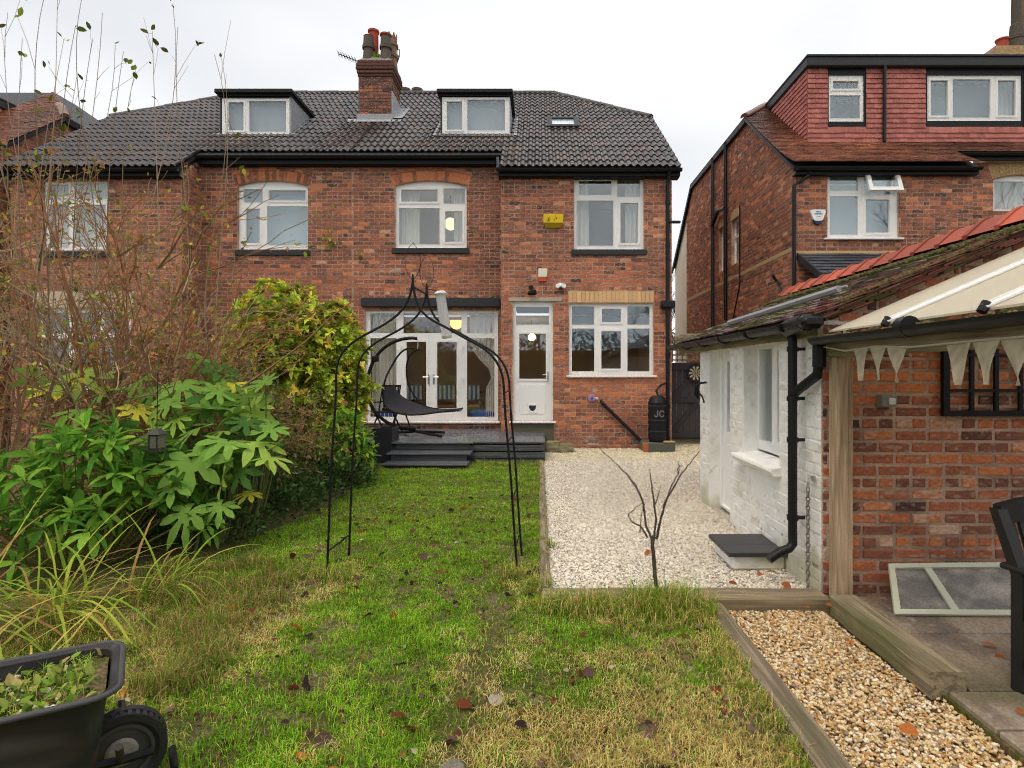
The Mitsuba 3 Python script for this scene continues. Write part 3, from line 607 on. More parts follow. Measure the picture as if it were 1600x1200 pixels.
for i in range(8): a = i*math.pi/4; m.hexa([(-4.0+.17*math.cos(a+d)*e, 15.48+.17*math.sin(a+d)*e, 10.59) for d, e in ((-.25, .85), (-.25, 1), (.25, 1), (.25, .85))], [(-4.0+.17*math.cos(a+d)*e, 15.48+.17*math.sin(a+d)*e, 10.70) for d, e in ((-.05, .85), (-.05, 1), (.05, 1), (.05, .85))], c=TAN)
part(kc, 'crown_rim', m, 'vc_matte')
m = MB(); r = rng_(35)
for i in range(60): a = r.uniform(0, 6.28); e = r.uniform(.03, .12); m.add([(-4.24, 15.0, 9.78), (-4.24+e*math.cos(a), 15.0+e*math.sin(a), 9.80+r.uniform(.05, .16)), (-4.22+e*math.cos(a), 15.02+e*math.sin(a), 9.80+r.uniform(0, .1))], [[0, 1, 2]], c=(.10, .24, .02))
one('weed_tuft', m, 'vc_leaf', 'small bright green weed growing between the pots on top of the tall chimney', 'weed')
part(kc, 'flashing', MB().box((CHX0-.03, CHY0-.05, zroof(CHY0)-.05), (CHX1+.03, CHY0-.012, zroof(CHY0)+.18)).add([(CHX0-.25, CHY0-.02, zroof(CHY0)+.06), (CHX1+.25, CHY0-.02, zroof(CHY0)+.06), (CHX1+.3, CHY0-.17, zroof(CHY0-.17)+.06), (CHX0-.3, CHY0-.17, zroof(CHY0-.17)+.06)], [[0, 3, 2], [0, 2, 1]])
     .add([(CHX1+.02, CHY0-.05, zroof(CHY0)+.07), (CHX1+.28, CHY0-.05, zroof(CHY0)+.07), (CHX1+.28, CHY1, zroof(CHY1)+.07), (CHX1+.02, CHY1, zroof(CHY1)+.07)], [[0, 1, 2], [0, 2, 3]]).box((CHX1+.005, CHY0-.05, zroof(CHY0)-.1), (CHX1+.03, CHY1, zroof(CHY1)+.1)), 'lead')
a = px(529, 84, 15.2); b = px(562, 97, 15.3); m = MB().tube([a, b], .012, 6)
for i in range(7): p = a+(b-a)*(i/7.5); m.tube([p+np.array([0, -.13, .02]), p+np.array([0, .13, -.02])], .006, 4).tube([p+np.array([.0, 0, -.06]), p+np.array([0, 0, .06])], .006, 4)
m.tube([b, b+np.array([.1, .2, 0]), b+np.array([.1, .2, -.6])], .014, 6)
one('television_aerial', m, 'dark_grey', 'long toothed aerial pointing left from the tall chimney', 'aerial')
a = px(610, 128, 15.7); b = px(624, 88, 15.75); m = MB().tube([a, b], .014, 6).tube([b, px(612, 80, 15.6)], .01, 5).tube([b, px(624, 77, 15.7)], .012, 5).tube([px(612, 80, 15.6), px(624, 77, 15.7), px(624, 88, 15.7), px(613, 91, 15.6)], .012, 5)
for i in range(5): p = px(612, 80, 15.6)*(1-i/5)+px(624, 82, 15.7)*i/5; m.tube([p+np.array([0, 0, -.1]), p+np.array([0, 0, .06])], .006, 4)
one('grid_aerial', m, 'dark_grey', 'small grid aerial on a bent pole at the right of the tall chimney', 'aerial')
for x in (633, 652):
    p = px(x, 146, 17.6); one('ridge_vent', MB().revolve([(.16, -.3), (.16, .02), (.19, .03), (.17, .12), (0, .17)], p, 14, c=(.09, .075, .06)), 'vc_matte', 'domed pot standing behind the roof ridge, '+('next to the chimney' if x < 640 else 'farther from the chimney'), 'chimney pot', smooth=40)
# wall fittings
def fitting(name, mb, bsdf, label, cat, smooth=30): return one(name, mb, bsdf, label, cat, smooth)
a = pxr(849, 336, 880, 357, YW); k = thing('alarm_box', 'weathered yellow alarm box high on the brick wing beside the upper window', 'alarm box')
part(k, 'lid', MB().box((a[0], a[1]+.09, 0.01), (a[2], a[3], .10), fr=frW, ch=.01, c=(.66, .47, .03)), 'vc_matte')
m = MB().add([(a[0]+.02, a[1]+.09, .01), (a[2]-.02, a[1]+.09, .01), (a[2]-.02, a[1]+.09, .10), (a[0]+.02, a[1]+.09, .10), (a[0]+.05, a[1], .01), (a[2]-.05, a[1], .01), (a[2]-.05, a[1], .05), (a[0]+.05, a[1], .05)], [[0, 3, 7], [0, 7, 4], [3, 2, 6], [3, 6, 7], [2, 1, 5], [2, 5, 6], [4, 7, 6], [4, 6, 5]], fr=frW, c=(.36, .25, .02))
part(k, 'base', m, 'vc_matte')
r = rng_(36); m = MB()
for i in range(9): u = r.uniform(a[0]+.03, a[2]-.06); v = r.uniform(a[1]+.11, a[3]-.05); m.box((u, v, .098), (u+r.uniform(.01, .045), v+r.uniform(.01, .035), .1015), fr=frW, c=(.07, .05, .01))
part(k, 'flaked_print', m, 'vc_matte')
a = pxr(841, 420, 855, 441, YW); k = thing('bell_box', 'small cream box with an orange-red lower end above the back door', 'alarm box')
part(k, 'body', MB().box((a[0], a[1]+.10, .005), (a[2], a[3], .06), fr=frW, ch=.012, c=(.72, .68, .55)), 'vc_gloss'); part(k, 'strobe', MB().box((a[0]+.004, a[1], .005), (a[2]-.004, a[1]+.098, .055), fr=frW, ch=.015, c=(.50, .06, .02)), 'vc_gloss')
p = (X_(876, YW), Z_(447, YW)); k = thing('security_light', 'white twin-headed security light on the wall left of the tan lintel', 'light')
part(k, 'base', MB().box((p[0]-.05, p[1]-.03, .0), (p[0]+.05, p[1]+.06, .06), fr=frW, ch=.015), 'upvc')
for s in (-1, 1): part(k, 'lamp_head', MB().revolve([(0, 0), (.045, 0), (.052, .05), (.03, .09), (0, .1)], (p[0]+s*.065, YW-.13, p[1]-.01), 14, axis='y'), 'upvc', 40)
part(k, 'sensor', MB().revolve([(0, -.03), (.028, -.02), (.03, .02), (0, .03)], (p[0], YW-.06, p[1]-.06), 12), 'dark_grey', 40)
p = (X_(830, YW), Z_(459, YW)); k = thing('wall_camera', 'small black wall lamp with a round base above the back door', 'lamp')
part(k, 'base', MB().revolve([(0, 0), (.05, 0), (.05, .02), (0, .03)], (p[0], YW-.03, p[1]+.13), 14, axis='y'), 'black_paint', 30); part(k, 'arm', MB().tube([(p[0], YW-.03, p[1]+.12), (p[0]+.01, YW-.07, p[1]+.03)], .014, 6), 'black_paint'); part(k, 'lamp_head', MB().tube([(p[0]-.05, YW-.06, p[1]-.0), (p[0]+.09, YW-.14, p[1]+.01)], [.045, .055], 12), 'black_paint', 40)
# things indoors that show through the glass
def hang_curtain(label, fr, u0, u1, v0, v1, w, n, gather=None):
    one('curtain', curtain(MB(), fr, u0, u1, v0, v1, w, n, gather=gather), 'sheer', label, 'curtain', smooth=True)
hang_curtain('white curtain gathered at the left of the french doors', frB, X_(576, YB)-.02, X_(613, YB), .42, Z_(488, YB), -.32, 6)
hang_curtain('white curtain tied back at the right of the french doors', frB, X_(731, YB), X_(776, YB), .42, Z_(488, YB), -.32, 6, gather=(X_(772, YB), 1.5))
hang_curtain('pale curtain at the left of the arched upper window beside the party line', frB, X_(618, YB)-.05, X_(651, YB), 3.4, Z_(284, YB), -.32, 5)
hang_curtain('pale curtain at the right of the arched upper window beside the party line', frB, X_(706, YB), X_(731, YB)+.05, 3.4, Z_(284, YB), -.32, 5)
hang_curtain('pale curtain at the left of the wing bedroom window', frW, X_(898, YW)-.05, X_(922, YW), 3.4, Z_(274, YW), -.32, 4)
hang_curtain('pale curtain at the right of the wing bedroom window', frW, X_(980, YW), X_(1006, YW)+.05, 3.4, Z_(274, YW), -.32, 4)
hang_curtain('net curtain behind the upstairs window seen through the bare shrub', frW, X_(66, YW), X_(168, YW), 3.4, Z_(280, YW), -.32, 9)
one('window_blind', MB().box((X_(371, YB), 3.4, -.36), (X_(481, YB), 5.95, -.33), fr=frB), 'blind_pale', 'pale blue blind filling the upper window with the dark mottled arch', 'blind')
one('window_blind', MB().box((X_(889, YW), Z_(540, YW), -.36), (X_(1021, YW), Z_(474, YW), -.34), fr=frW).box((X_(889, YW), Z_(543, YW), -.365), (X_(1021, YW), Z_(540, YW), -.33), fr=frW), 'blind_grey', 'grey roller blind half drawn behind the kitchen window', 'blind')
def lamp(name, label, x, y, Y, rad, col, ztop, prof=None):
    p = px(x, y, Y); k = thing(name, label, 'lamp')
    part(k, 'flex', MB().tube([p+np.array([0, 0, rad*.9]), (p[0], p[1], ztop)], .006, 5), 'black_paint')
    part(k, 'globe', MB().mesh(trimesh.creation.icosphere(3, rad)).add(np.zeros((0, 3)), np.zeros((0, 3), int)), 'upvc', True, to_world=T().translate(p.tolist()), emitter=emitter(*col))
lamp('pendant_lamp', 'glowing amber pendant lamp behind the french doors', 713, 505, 14.2, .15, (.85, .34, .055), 2.9)
lamp('pendant_lamp', 'small glowing yellow lamp seen through the back door glass', 831, 527, 13.4, .085, (2.2, 1.4, .42), 2.85)
lamp('pendant_lamp', 'pale yellow globe lamp behind the arched upper window', 704, 350, 13.9, .15, (.30, .235, .12), 5.9)
def diner(x, y, rot, label):
    k = thing('dining_chair', label, 'chair', 'striped dining chairs indoors'); fr = Fr((x, y, .36), (math.cos(rot), math.sin(rot), 0), (math.sin(rot), -math.cos(rot), 0))
    part(k, 'seat', MB().box((-.22, .42, -.22), (.22, .48, .22), fr=fr, ch=.015, c=(.25, .15, .07)), 'vc_matte')
    m = MB()
    for i in range(8): m.box((-.21+i*.0525, .62, .20), (-.21+(i+1)*.0525-.001, .95, .235), fr=fr, c=(.50, .50, .47) if i % 2 else (.10, .16, .24))
    part(k, 'backrest', m, 'vc_matte')
    for a in (-.2, .2):
        for b in (-.2, .2): part(k, 'leg', MB().box((a-.02, 0, b-.02), (a+.02, .42 if b < 0 else .95, b+.02), fr=fr, c=(.22, .13, .06)), 'vc_matte')
for i, x in enumerate((X_(650, 14), X_(700, 14), X_(738, 14))): diner(x, 13.9, 0, 'striped dining chair at the table behind the french doors, '+('leftmost', 'middle', 'rightmost')[i]+' of three')
k = thing('dining_table', 'wooden table in the room behind the french doors', 'table')
part(k, 'tabletop', MB().box((-3.4, 14.2, 1.08), (-1.5, 15.1, 1.13), ch=.01, c=(.30, .17, .07)), 'vc_matte')
for x in (-3.3, -1.6):
    for y in (14.28, 15.0): part(k, 'leg', MB().box((x-.04, y-.04, .36), (x+.04, y+.04, 1.08), c=(.30, .17, .07)), 'vc_matte')
for x0, x1, s in ((577, 616, 'left'), (730, 772, 'right')):
    one('floor_cushion', MB().box((X_(x0, YB), YB+.3, .37), (X_(x1, YB), YB+.8, .74), ch=.05), 'blue_cloth', f'blue cushion on the floor behind the {s} pane of the french doors', 'cushion', smooth=30)
k = thing('kitchen_worktop', 'pale worktop with kitchen things behind the kitchen window', 'worktop')
part(k, 'top', MB().box((X_(893, YW), YW+.3, 1.2), (X_(1018, YW), YW+.85, 1.27), c=(.42, .36, .28)), 'vc_matte')
part(k, 'cupboard', MB().box((X_(893, YW)+.02, YW+.34, .37), (X_(1018, YW)-.02, YW+.83, 1.2), c=(.40, .34, .26)), 'vc_matte')
for x, c, h in ((907, (.7, .7, .7), .2), (948, (.10, .2, .10), .16), (1000, (.75, .75, .75), .24)):
    one('bottle', MB().revolve([(0, 0), (.04, 0), (.042, h*.6), (.015, h*.75), (.015, h), (0, h)], (X_(x, YW+.5), YW+.5, 1.27), 12, c=c), 'vc_gloss', {907: 'pale bottle at the left end of the worktop behind the kitchen window', 948: 'green bottle in the middle of the worktop behind the kitchen window', 1000: 'white bottle at the right end of the worktop behind the kitchen window'}[x], 'bottle', smooth=40)
# plants rooted in the wall
def scatter(tv, tf, pos, R, scale, col):
    tv = np.asarray(tv); n = len(pos); v = np.einsum('nij,kj->nki', R, tv)*np.reshape(scale, (-1, 1, 1))+np.asarray(pos)[:, None]
    c = np.repeat(np.asarray(col)[:, None], len(tv), 1) if np.ndim(col) == 2 else np.asarray(col)
    return v.reshape(-1, 3), (np.asarray(tf)[None]+len(tv)*np.arange(n)[:, None, None]).reshape(-1, 3), c.reshape(-1, 3)
def basis(d, r, roll=None, up=(0, 0, 1)):
    """leaf axes: y along d, z as near to 'up' as it goes, then rolled"""
    d = d/np.linalg.norm(d, axis=1, keepdims=True); u = np.broadcast_to(np.array(up, float), d.shape)+r.normal(0, .05, d.shape)
    x = np.cross(d, u); x /= np.linalg.norm(x, axis=1, keepdims=True)+1e-9; z = np.cross(x, d)
    if roll is not None:
        c, s = np.cos(roll)[:, None], np.sin(roll)[:, None]; x, z = x*c+z*s, z*c-x*s
    return np.stack([x, d, z], -1)
SMALL = (np.array([[0, 0, 0], [.28, .35, .05], [.24, .7, .03], [0, 1, -.05], [-.24, .7, .03], [-.28, .35, .05], [0, .5, -.02]]), np.array([[0, 1, 6], [1, 2, 6], [2, 3, 6], [3, 4, 6], [4, 5, 6], [5, 0, 6]]))
DIAM = (np.array([[0, 0, 0], [.26, .5, .06], [0, 1, -.04], [-.26, .5, .06]]), np.array([[0, 1, 2], [0, 2, 3]]))
def sprig(name, cx, cy, Y, n, rx, rz, label, seed):
    r = rng_(seed); p = px(cx, cy, Y-.06)+r.normal(0, 1, (n, 3))*np.array([rx, .03, rz]); d = r.normal(0, 1, (n, 3))+np.array([0, -.6, -.5])
    v, f, c = scatter(*SMALL, p, basis(d, r), r.uniform(.05, .10, n), np.array((.22, .26, .04))*r.uniform(.6, 1.3, (n, 1)))
    m = MB(); m.v.append(v); m.f.append(f); m.c.append(c); m.u.append(np.zeros((len(v), 2))); m.n = len(v)
    for i in range(5): m.tube([px(cx, cy+8, Y-.005), p[i]], .004, 3, c=(.2, .14, .06))
    one(name, m, 'vc_leaf', label, 'plant')
sprig('wall_weed', 516, 372, YB, 40, .10, .16, 'yellow-green weed rooted in the brick wall between the two arched windows', 41)
sprig('wall_weed', 563, 398, YB, 14, .07, .05, 'small green weed low on the brick wall left of the arched window with curtains', 42)
# ------------------------------------------------------------------ neighbour houses
def tone_nb(u, v, row, hdr, r):
    t = tone_house(u, v, row, hdr, r)
    if r.random() < .06: t = r.uniform(.82, .93)
    return t
def red_tile(r, x, y): return np.array((.41, .155, .132))*r.uniform(.78, 1.18)
def brown_tile(r, x, y):
    b = np.array((.21, .082, .046))*r.uniform(.6, 1.25); n = float(vnoise(np.array([[x, y, 3.0]]), 0.7, 9)[0])
    return b*(.35+1.0*np.clip((n-.25)*2, 0, 1.1))
NSL = .8; NCO = 1/math.sqrt(1+NSL**2); NSI = NSL*NCO; NY0, NZ0 = 11.75, 5.82
def zn(Y): return NZ0+NSL*(Y-NY0)
def neighbour(sg, X0, key, detail):
    X = lambda d: X0+sg*d
    def span(a, b): return (min(X(a), X(b)), max(X(a), X(b)))
    YR, YR2 = 11.9, 12.6
    fr = Fr((0, YR, 0), (1, 0, 0), (0, -1, 0)); fr2 = Fr((0, YR2, 0), (1, 0, 0), (0, -1, 0))
    frS = Fr((X0, 0, 0), (0, -1, 0), (-1, 0, 0)) if sg > 0 else Fr((X0, 0, 0), (0, 1, 0), (1, 0, 0)); us = -sg
    NW = ((1293, 268, 1404, 372), [(1298, 272, 1342, 297), (1298, 306, 1342, 366), (1354, 311, 1391, 363, 's')])
    wall = sbox(*[span(0, 3.66)[0], -.1, span(0, 3.66)[1], 5.72]); faced = wall
    if detail: wall = wall.difference(hole(NW, YR)).difference(rect(pxr(1352, 270, 1400, 303, YR))); faced = wall.difference(sbox(X(0), Z_(399, YR), X(3.66), Z_(392, YR)))
    k = part(key, 'wall', MB().prism(wall, -.25, 0, fr=fr), 'mortar'); brickwork(k, fr, faced, tone_nb, quota=300 if detail else 0, seed=51, back=None, show=lambda a, b, c, d: b > 3.0 and d < 5.6)
    s = lambda pts: Polygon([(us*y, z) for y, z in pts]).buffer(0)
    side = s([(11.9, -.1), (11.9, 5.75), (14.6, 7.95), (19.84, 8.1), (20.7, 7.4), (20.7, -.1)])
    wins = []
    if detail:
        NX = X0
        def sidewin(x0, x1, y0, y1):
            Ya, Yb = NX*F/(x0-VX), NX*F/(x1-VX); Ym = (Ya+Yb)/2; return (us*Ya, Z_(y1, Ym), us*Yb, Z_(y0, Ym))
        wins = [sidewin(1143, 1154.5, 341, 412), sidewin(1123.5, 1130, 356, 424)]
        for w in wins: side = side.difference(rect(w))
    ks = part(key, 'side_wall', MB().prism(side, -.25, 0, fr=frS), 'mortar')
    sf = side
    for w in wins: sf = sf.difference(sbox(min(w[0], w[2])-.06, w[3], max(w[0], w[2])+.06, w[3]+.25))
    band = s([(11.9, 4.16), (11.9, 4.25), (20.7, 4.25), (20.7, 4.16)])
    if detail: sf = sf.difference(band)
    brickwork(ks, frS, sf, tone_nb, seed=52, back=None)
    rw = s([(20.71, -.1), (20.71, 7.35), (22.5, 5.7), (22.5, -.1)]); part(key, 'rendered_wall', MB().prism(rw, -.25, -.01, fr=frS), 'cream_render')
    if detail:
        for w in wins:
            w2 = (min(w[0], w[2]), w[1], max(w[0], w[2]), w[3]); mh = w2[1]+(w2[3]-w2[1])*.62
            window(key, frS, w2, [(w2[0]+.06, w2[1]+.06, w2[2]-.06, mh-.04), (w2[0]+.06, mh+.04, w2[2]-.06, w2[3]-.06)], reveal=.08)
            room(key, (X0+.26, min(abs(w2[0]), abs(w2[2]))-.3, w2[1]-.3), (X0+1.6, max(abs(w2[0]), abs(w2[2]))+.3, w2[3]+.3), skip='x0')
            ka = key_of('arch', key); n = 7; r = rng_(53)
            for i in range(n):
                a = w2[0]-.05+(w2[2]-w2[0]+.1)*i/n; b = a+(w2[2]-w2[0]+.1)/n-.008; h = .05*(1-((i-3)/3.5)**2)
                part(ka, 'arch_brick', MB().box((a, w2[3]+.0, -.02), (b, w2[3]+.19+h, .012), fr=frS, c=np.array((.50, .36, .20))*r.uniform(.8, 1.1)), 'vc_matte')
        part(key, 'brick_band', MB().prism(band, -.01, .012, fr=frS, c=(.46, .32, .17)).box((X(.0), Z_(399, YR), -.01), (X(3.66), Z_(392, YR), .012), fr=fr, c=(.50, .35, .19)), 'vc_matte', label='band of yellow bricks round the house')
        window(key, fr, pxr(*NW[0], YR), [pxr(*p[:4], YR)+tuple(p[4:]) for p in NW[1]]+[pxr(1352, 270, 1400, 303, YR)], sill=(.08, .04, .07), reveal=.04)
        # the sash that stands open, hinged along its top
        a = pxr(1350, 268, 1402, 305, YR); th = math.radians(20); o = Fr((0, YR-.03, a[3]), (1, 0, 0), (0, -math.cos(th), math.sin(th)))
        H = a[3]-a[1]; outer = sbox(a[0], -H, a[2], 0); g = sbox(a[0]+.08, -H+.08, a[2]-.08, -.08)
        part(key+'__window', 'open_sash', MB().prism(outer.difference(g), -.03, .03, fr=o), 'upvc', label='top sash standing open')
        part(key+'__window', 'pane', MB().add([(g.bounds[0], g.bounds[1], 0), (g.bounds[2], g.bounds[1], 0), (g.bounds[2], g.bounds[3], 0), (g.bounds[0], g.bounds[3], 0)], [[0, 1, 2], [0, 2, 3]], fr=o), 'glass')
        room(key, (X(.3), YR+.26, 3.1), (X(3.5), 15.0, 5.6)); one('window_blind', MB().box((X_(1293, YR), 3.9, -.4), (X_(1404, YR), 5.85, -.38), fr=fr), 'blind_pale', 'pale blue blind behind the window with the open top sash', 'blind')
        W2 = ((1552, 280, 1640, 330), [(1557, 282, 1634, 326)])
        wall = sbox(X(3.66), -.1, X(7.3), 6.2).difference(hole(W2, YR2, .1)); faced = wall.difference(arch_sector(pxr(*W2[0], YR2), .1, .275, .04))
        k = part(key, 'wall', MB().prism(wall, -.25, 0, fr=fr2), 'mortar'); brickwork(k, fr2, faced, tone_nb, seed=54, back=None)
        window(key, fr2, pxr(*W2[0], YR2), [pxr(*p[:4], YR2) for p in W2[1]], arch=.1)
        arch_bricks(key, fr2, pxr(*W2[0], YR2), .1, 20, (.27,), 1, lambda r, q: .5, 55, bsdf='uv_tan')
        room(key, (X(3.8), YR2+.26, 3.1), (X(7.2), 15.5, 6.0)); hang_curtain('white curtain behind the arched window at the right edge of the photo', fr2, X_(1554, YR2), X_(1640, YR2), 3.8, Z_(276, YR2), -.35, 7)
    else:
        a, b = span(3.66, 7.3); part(key, 'wall', MB().box((a, YR2, -.1), (b, YR2+.25, 6.2)), 'mortar')
    # roof
    frN = Fr((0, NY0, NZ0), (1, 0, 0), (0, -NSI, NCO)); P = lambda pts: Polygon([(X(d), (y-NY0)/NCO) for d, y in pts]).buffer(0)
    YDn = 13.0; roof = P([(-.1, NY0), (-.1, 14.6), (1.9, 16.6), (7.3, 16.6), (7.3, 12.45), (3.7, 12.45), (3.7, NY0)])
    tiles = roof.difference(P([(.76 if detail else 1.9, YDn-.02), (.76 if detail else 1.9, 17), (7.4, 17), (7.4, YDn-.02)]))
    kr = tile_roof(key, frN, tiles, plain_tile(), .166, .10, brown_tile, 0, 56, jit=.003, sag=lambda u, v: .10*np.exp(-v/.5))
    part(kr, 'underlay', MB().prism(roof, -.08, -.015, fr=frN), 'dark_grey')
    zc = zn(14.6); m = MB(); e = X(-.1)
    m.add([(e, 14.6, zc), (e, 19.84, zc), (X(1.9), 17.4, zn(16.6)), (X(1.9), 16.6, zn(16.6))], [[0, 1, 2], [0, 2, 3]]).add([(e, 19.84, zc), (e, 22.6, 5.7), (X(7.3), 22.6, 5.7), (X(7.3), 17.4, zn(16.6)), (X(1.9), 17.4, zn(16.6))], [[0, 1, 2], [0, 2, 3], [0, 3, 4]]); part(kr, 'far_slope', m, 'dark_grey')
    ridge_row(kr, (e, 14.6, zc+.03), (X(.76), 15.45, zn(15.45)+.03), .33, .11, lambda q: np.array((.22, .12, .08))*q.uniform(.7, 1.2), 'hip_tile', 5)
    m = MB().hexa([(e-.0*sg, 14.6, zc-.16), (e+.05*sg, 14.6, zc-.16), (e+.05*sg, 19.84, zc-.16), (e, 19.84, zc-.16)], [(e, 14.6, zc), (e+.05*sg, 14.6, zc), (e+.05*sg, 19.84, zc), (e, 19.84, zc)])
    m.hexa([(e, 19.84, zc-.16), (e+.05*sg, 19.84, zc-.16), (e+.05*sg, 22.6, 5.5), (e, 22.6, 5.5)], [(e, 19.84, zc), (e+.05*sg, 19.84, zc), (e+.05*sg, 22.6, 5.7), (e, 22.6, 5.7)])
    part(key, 'bargeboard', m, 'black_paint')
    a, b = span(-.05, 3.7); part(key, 'fascia', MB().box((a, NY0+.02, NZ0-.15), (b, NY0+.06, NZ0-.01)).box((a, NY0+.06, NZ0-.15), (b, NY0+.2, NZ0-.12)), 'black_paint'); part(key, 'gutter', gutter(MB(), (a, NY0-.04, NZ0-.03), (b, NY0-.04, NZ0-.03), .06), 'black_plastic', 40)
    a, b = span(3.75, 7.3); part(key, 'fascia', MB().box((a, 12.46, zn(12.45)-.17), (b, 12.5, zn(12.45)-.01)), 'black_paint'); part(key, 'gutter', gutter(MB(), (a, 12.4, zn(12.45)-.03), (b, 12.4, zn(12.45)-.03), .06), 'black_plastic', 40)
    # tile-hung dormer
    DX = .76 if detail else 1.9; kd = key_of('dormer', key); zb, zt = zn(YDn)-.02, 8.48; frD = Fr((0, YDn, 0), (1, 0, 0), (0, -1, 0)); xa = X(DX)
    D1 = ((1295, 117, 1350, 190), [(1302, 126, 1342, 138, 's'), (1298, 148, 1345, 184)]); D2 = ((1449, 117, 1597, 189), [(1455, 125, 1482, 180, 's'), (1490, 123, 1549, 183), (1560, 125, 1588, 180, 's')])
    face = sbox(span(DX, 7.2)[0], zb, span(DX, 7.2)[1], zt)
    core = face
    if detail:
        core = face.difference(hole(D1, YDn)).difference(hole(D2, YDn)); face = core.difference(rect(pxr(1293, 106, 1353, 197, YDn))).difference(rect(pxr(1446, 106, 1600, 198, YDn)))
    part(kd, 'core', MB().prism(core, -.2, -.004, fr=frD), 'dark_grey')
    tile_roof(kd, frD, face, plain_tile(.166, .14, .02), .166, .112, red_tile, 250 if detail else 0, 57, own=kd, pname='hanging_tile', bsdf='vc_matte', near_first=False, jit=.002)
    frK = Fr((xa, 0, 0), (0, -1, 0), (-1, 0, 0)) if sg > 0 else Fr((xa, 0, 0), (0, 1, 0), (1, 0, 0))
    yb = NY0+(zt-NZ0)/NSL; ck = Polygon([(us*YDn, zb), (us*yb, zt), (us*YDn, zt)]).buffer(0)
    part(kd, 'core', MB().prism(ck, -.15, -.004, fr=frK), 'dark_grey')
    tile_roof(kd, frK, ck, plain_tile(.166, .14, .02), .166, .112, red_tile, 50 if detail else 0, 58, own=kd, pname='hanging_tile', bsdf='vc_matte', near_first=False, jit=.002)
    a, b = span(DX-.06, 7.3); part(kd, 'flat_roof', MB().box((a, YDn-.12, zt), (b, yb+.5, zt+.22), ch=.02).box((a-.02, YDn-.15, zt+.2), (b+.02, yb+.5, zt+.25), ch=.01), 'dark_grey')
    if detail:
        for D in (D1, D2):
            o = pxr(*D[0], YDn); window(key, frD, o, [pxr(*p[:4], YDn)+tuple(p[4:]) for p in D[1]], reveal=.03)
            part(kd, 'trim', MB().prism(rect((o[0]-.06, o[1]-.12, o[2]+.06, o[3]+.16)).difference(rect(o)), -.05, .0, fr=frD), 'black_paint')
        part(kd, 'blind', MB().box((X(.9), YDn+.62, zb+.1), (X(7.1), YDn+.64, 8.4)), 'added_sheet_grey')  # added grey sheet hiding the attic interior, no real blind
        hang_curtain('white curtain at the left of the wide attic window above the red hung tiles', frD, X_(1450, YDn), X_(1470, YDn), 7.0, 8.4, -.35, 3); hang_curtain('white curtain at the right of the wide attic window above the red hung tiles', frD, X_(1568, YDn), X_(1600, YDn), 7.0, 8.4, -.35, 4)
        xq = X_(1379, YDn); part(key, 'downpipe', MB().tube([(xq, YDn-.08, 8.5), (xq, YDn-.07, zn(YDn)-.02)], .04, 8), 'black_plastic', 40)
        x1, x2 = X_(1260, YR), X_(1238, YR)
        part(key, 'downpipe', MB().tube([(x1, YR-.14, NZ0-.08), (x1, YR-.10, NZ0-.16), (x2-.0, YR-.08, Z_(292, YR)), (x2, YR-.08, .1)], .042, 8), 'black_plastic', 40)
        for x, c, y0, y1 in ((1113.5, 'dark_grey', 247, 520), (1133.5, 'black_plastic', 222, 500)):
            Y = (X0-.09)*F/(x-VX); part(key, 'soil_pipe', MB().tube([(X0-.09, Y, Z_(y0, Y)), (X0-.09, Y, Z_(y1, Y))], .05, 8), c, 40)
        Ya, Yb_ = (X0-.09)*F/(1113.5-VX), (X0-.09)*F/(1133.5-VX)
        part(key, 'soil_pipe', MB().tube([(X0-.1, Ya, Z_(352, Ya)), (X0-.12, (Ya+Yb_)/2, Z_(338, Ya)), (X0-.1, Yb_, Z_(325, Yb_))], .06, 8), 'black_plastic', 40)
        Yc = (X0-.05)*F/(1154.5-VX); part(key, 'cable', MB().tube([(X0-.03, Yc, Z_(320, Yc)), (X0-.03, Yc, Z_(445, Yc)), (X0-.05, Yc+.5, Z_(500, Yc))], .018, 5), 'black_plastic')
        # lean-to roof and chimney
        kl = key_of('lean_to', key); x0, x1 = X_(1247, YR), X_(1400, YR); zl, zh = Z_(428, 10.9), Z_(397, YR)
        th = math.atan2(zh-zl, YR-10.9); frL = Fr((0, 10.9, zl), (1, 0, 0), (0, -math.sin(th), math.cos(th)))
        tile_roof(kl, frL, sbox(x0, 0, x1, (YR-10.9)/math.cos(th)), plain_tile(.3, .3, .03), .3, .17, lambda r, x, y: np.array((.05, .055, .065))*r.uniform(.7, 1.3), 0, 59, own=kl, pname='slate')
        part(kl, 'wall', MB().box((x0+.1, 11.0, 0), (x1-.1, YR, zl-.02)), 'mortar'); part(kl, 'verge', MB().hexa([(x0-.03, 10.9, zl-.12), (x0, 10.9, zl-.12), (x0, YR, zh-.12), (x0-.03, YR, zh-.12)], [(x0-.03, 10.9, zl+.03), (x0, 10.9, zl+.03), (x0, YR, zh+.03), (x0-.03, YR, zh+.03)]), 'dark_grey')
        kc2 = part(key, 'chimney', MB().box((X_(1556, 17), 17.0, 8), (X_(1640, 17), 17.9, Z_(71, 17))), 'mortar'); frQ = Fr((0, 17.0, 0), (1, 0, 0), (0, -1, 0))
        brickwork(kc2, frQ, sbox(X_(1556, 17), 9.0, X_(1640, 17), Z_(71, 17)), lambda *a: .5, seed=60, back=None, bsdf='uv_tan')
        z0 = Z_(70, 17); PR = [(.26, -.1), (.2, .3), (.22, .32), (.22, .42), (.18, .45), (.16, .75), (.13, .78), (.12, 1.7), (.15, 1.72)]
        for x, y, pr, c in ((1588, 17.3, PR, (.10, .085, .07)), (1566, 17.25, [(.16, -.2), (.15, .25), (.18, .26), (.18, .3)], RED), (1603, 17.5, PR, TAN)):
            part(kc2, 'chimney_pot', MB().revolve(pr+[(pr[-1][0]-.03, pr[-1][1]-.02)], (X_(x, y), y, z0), 18, c=c), 'vc_matte', 35)
    else:
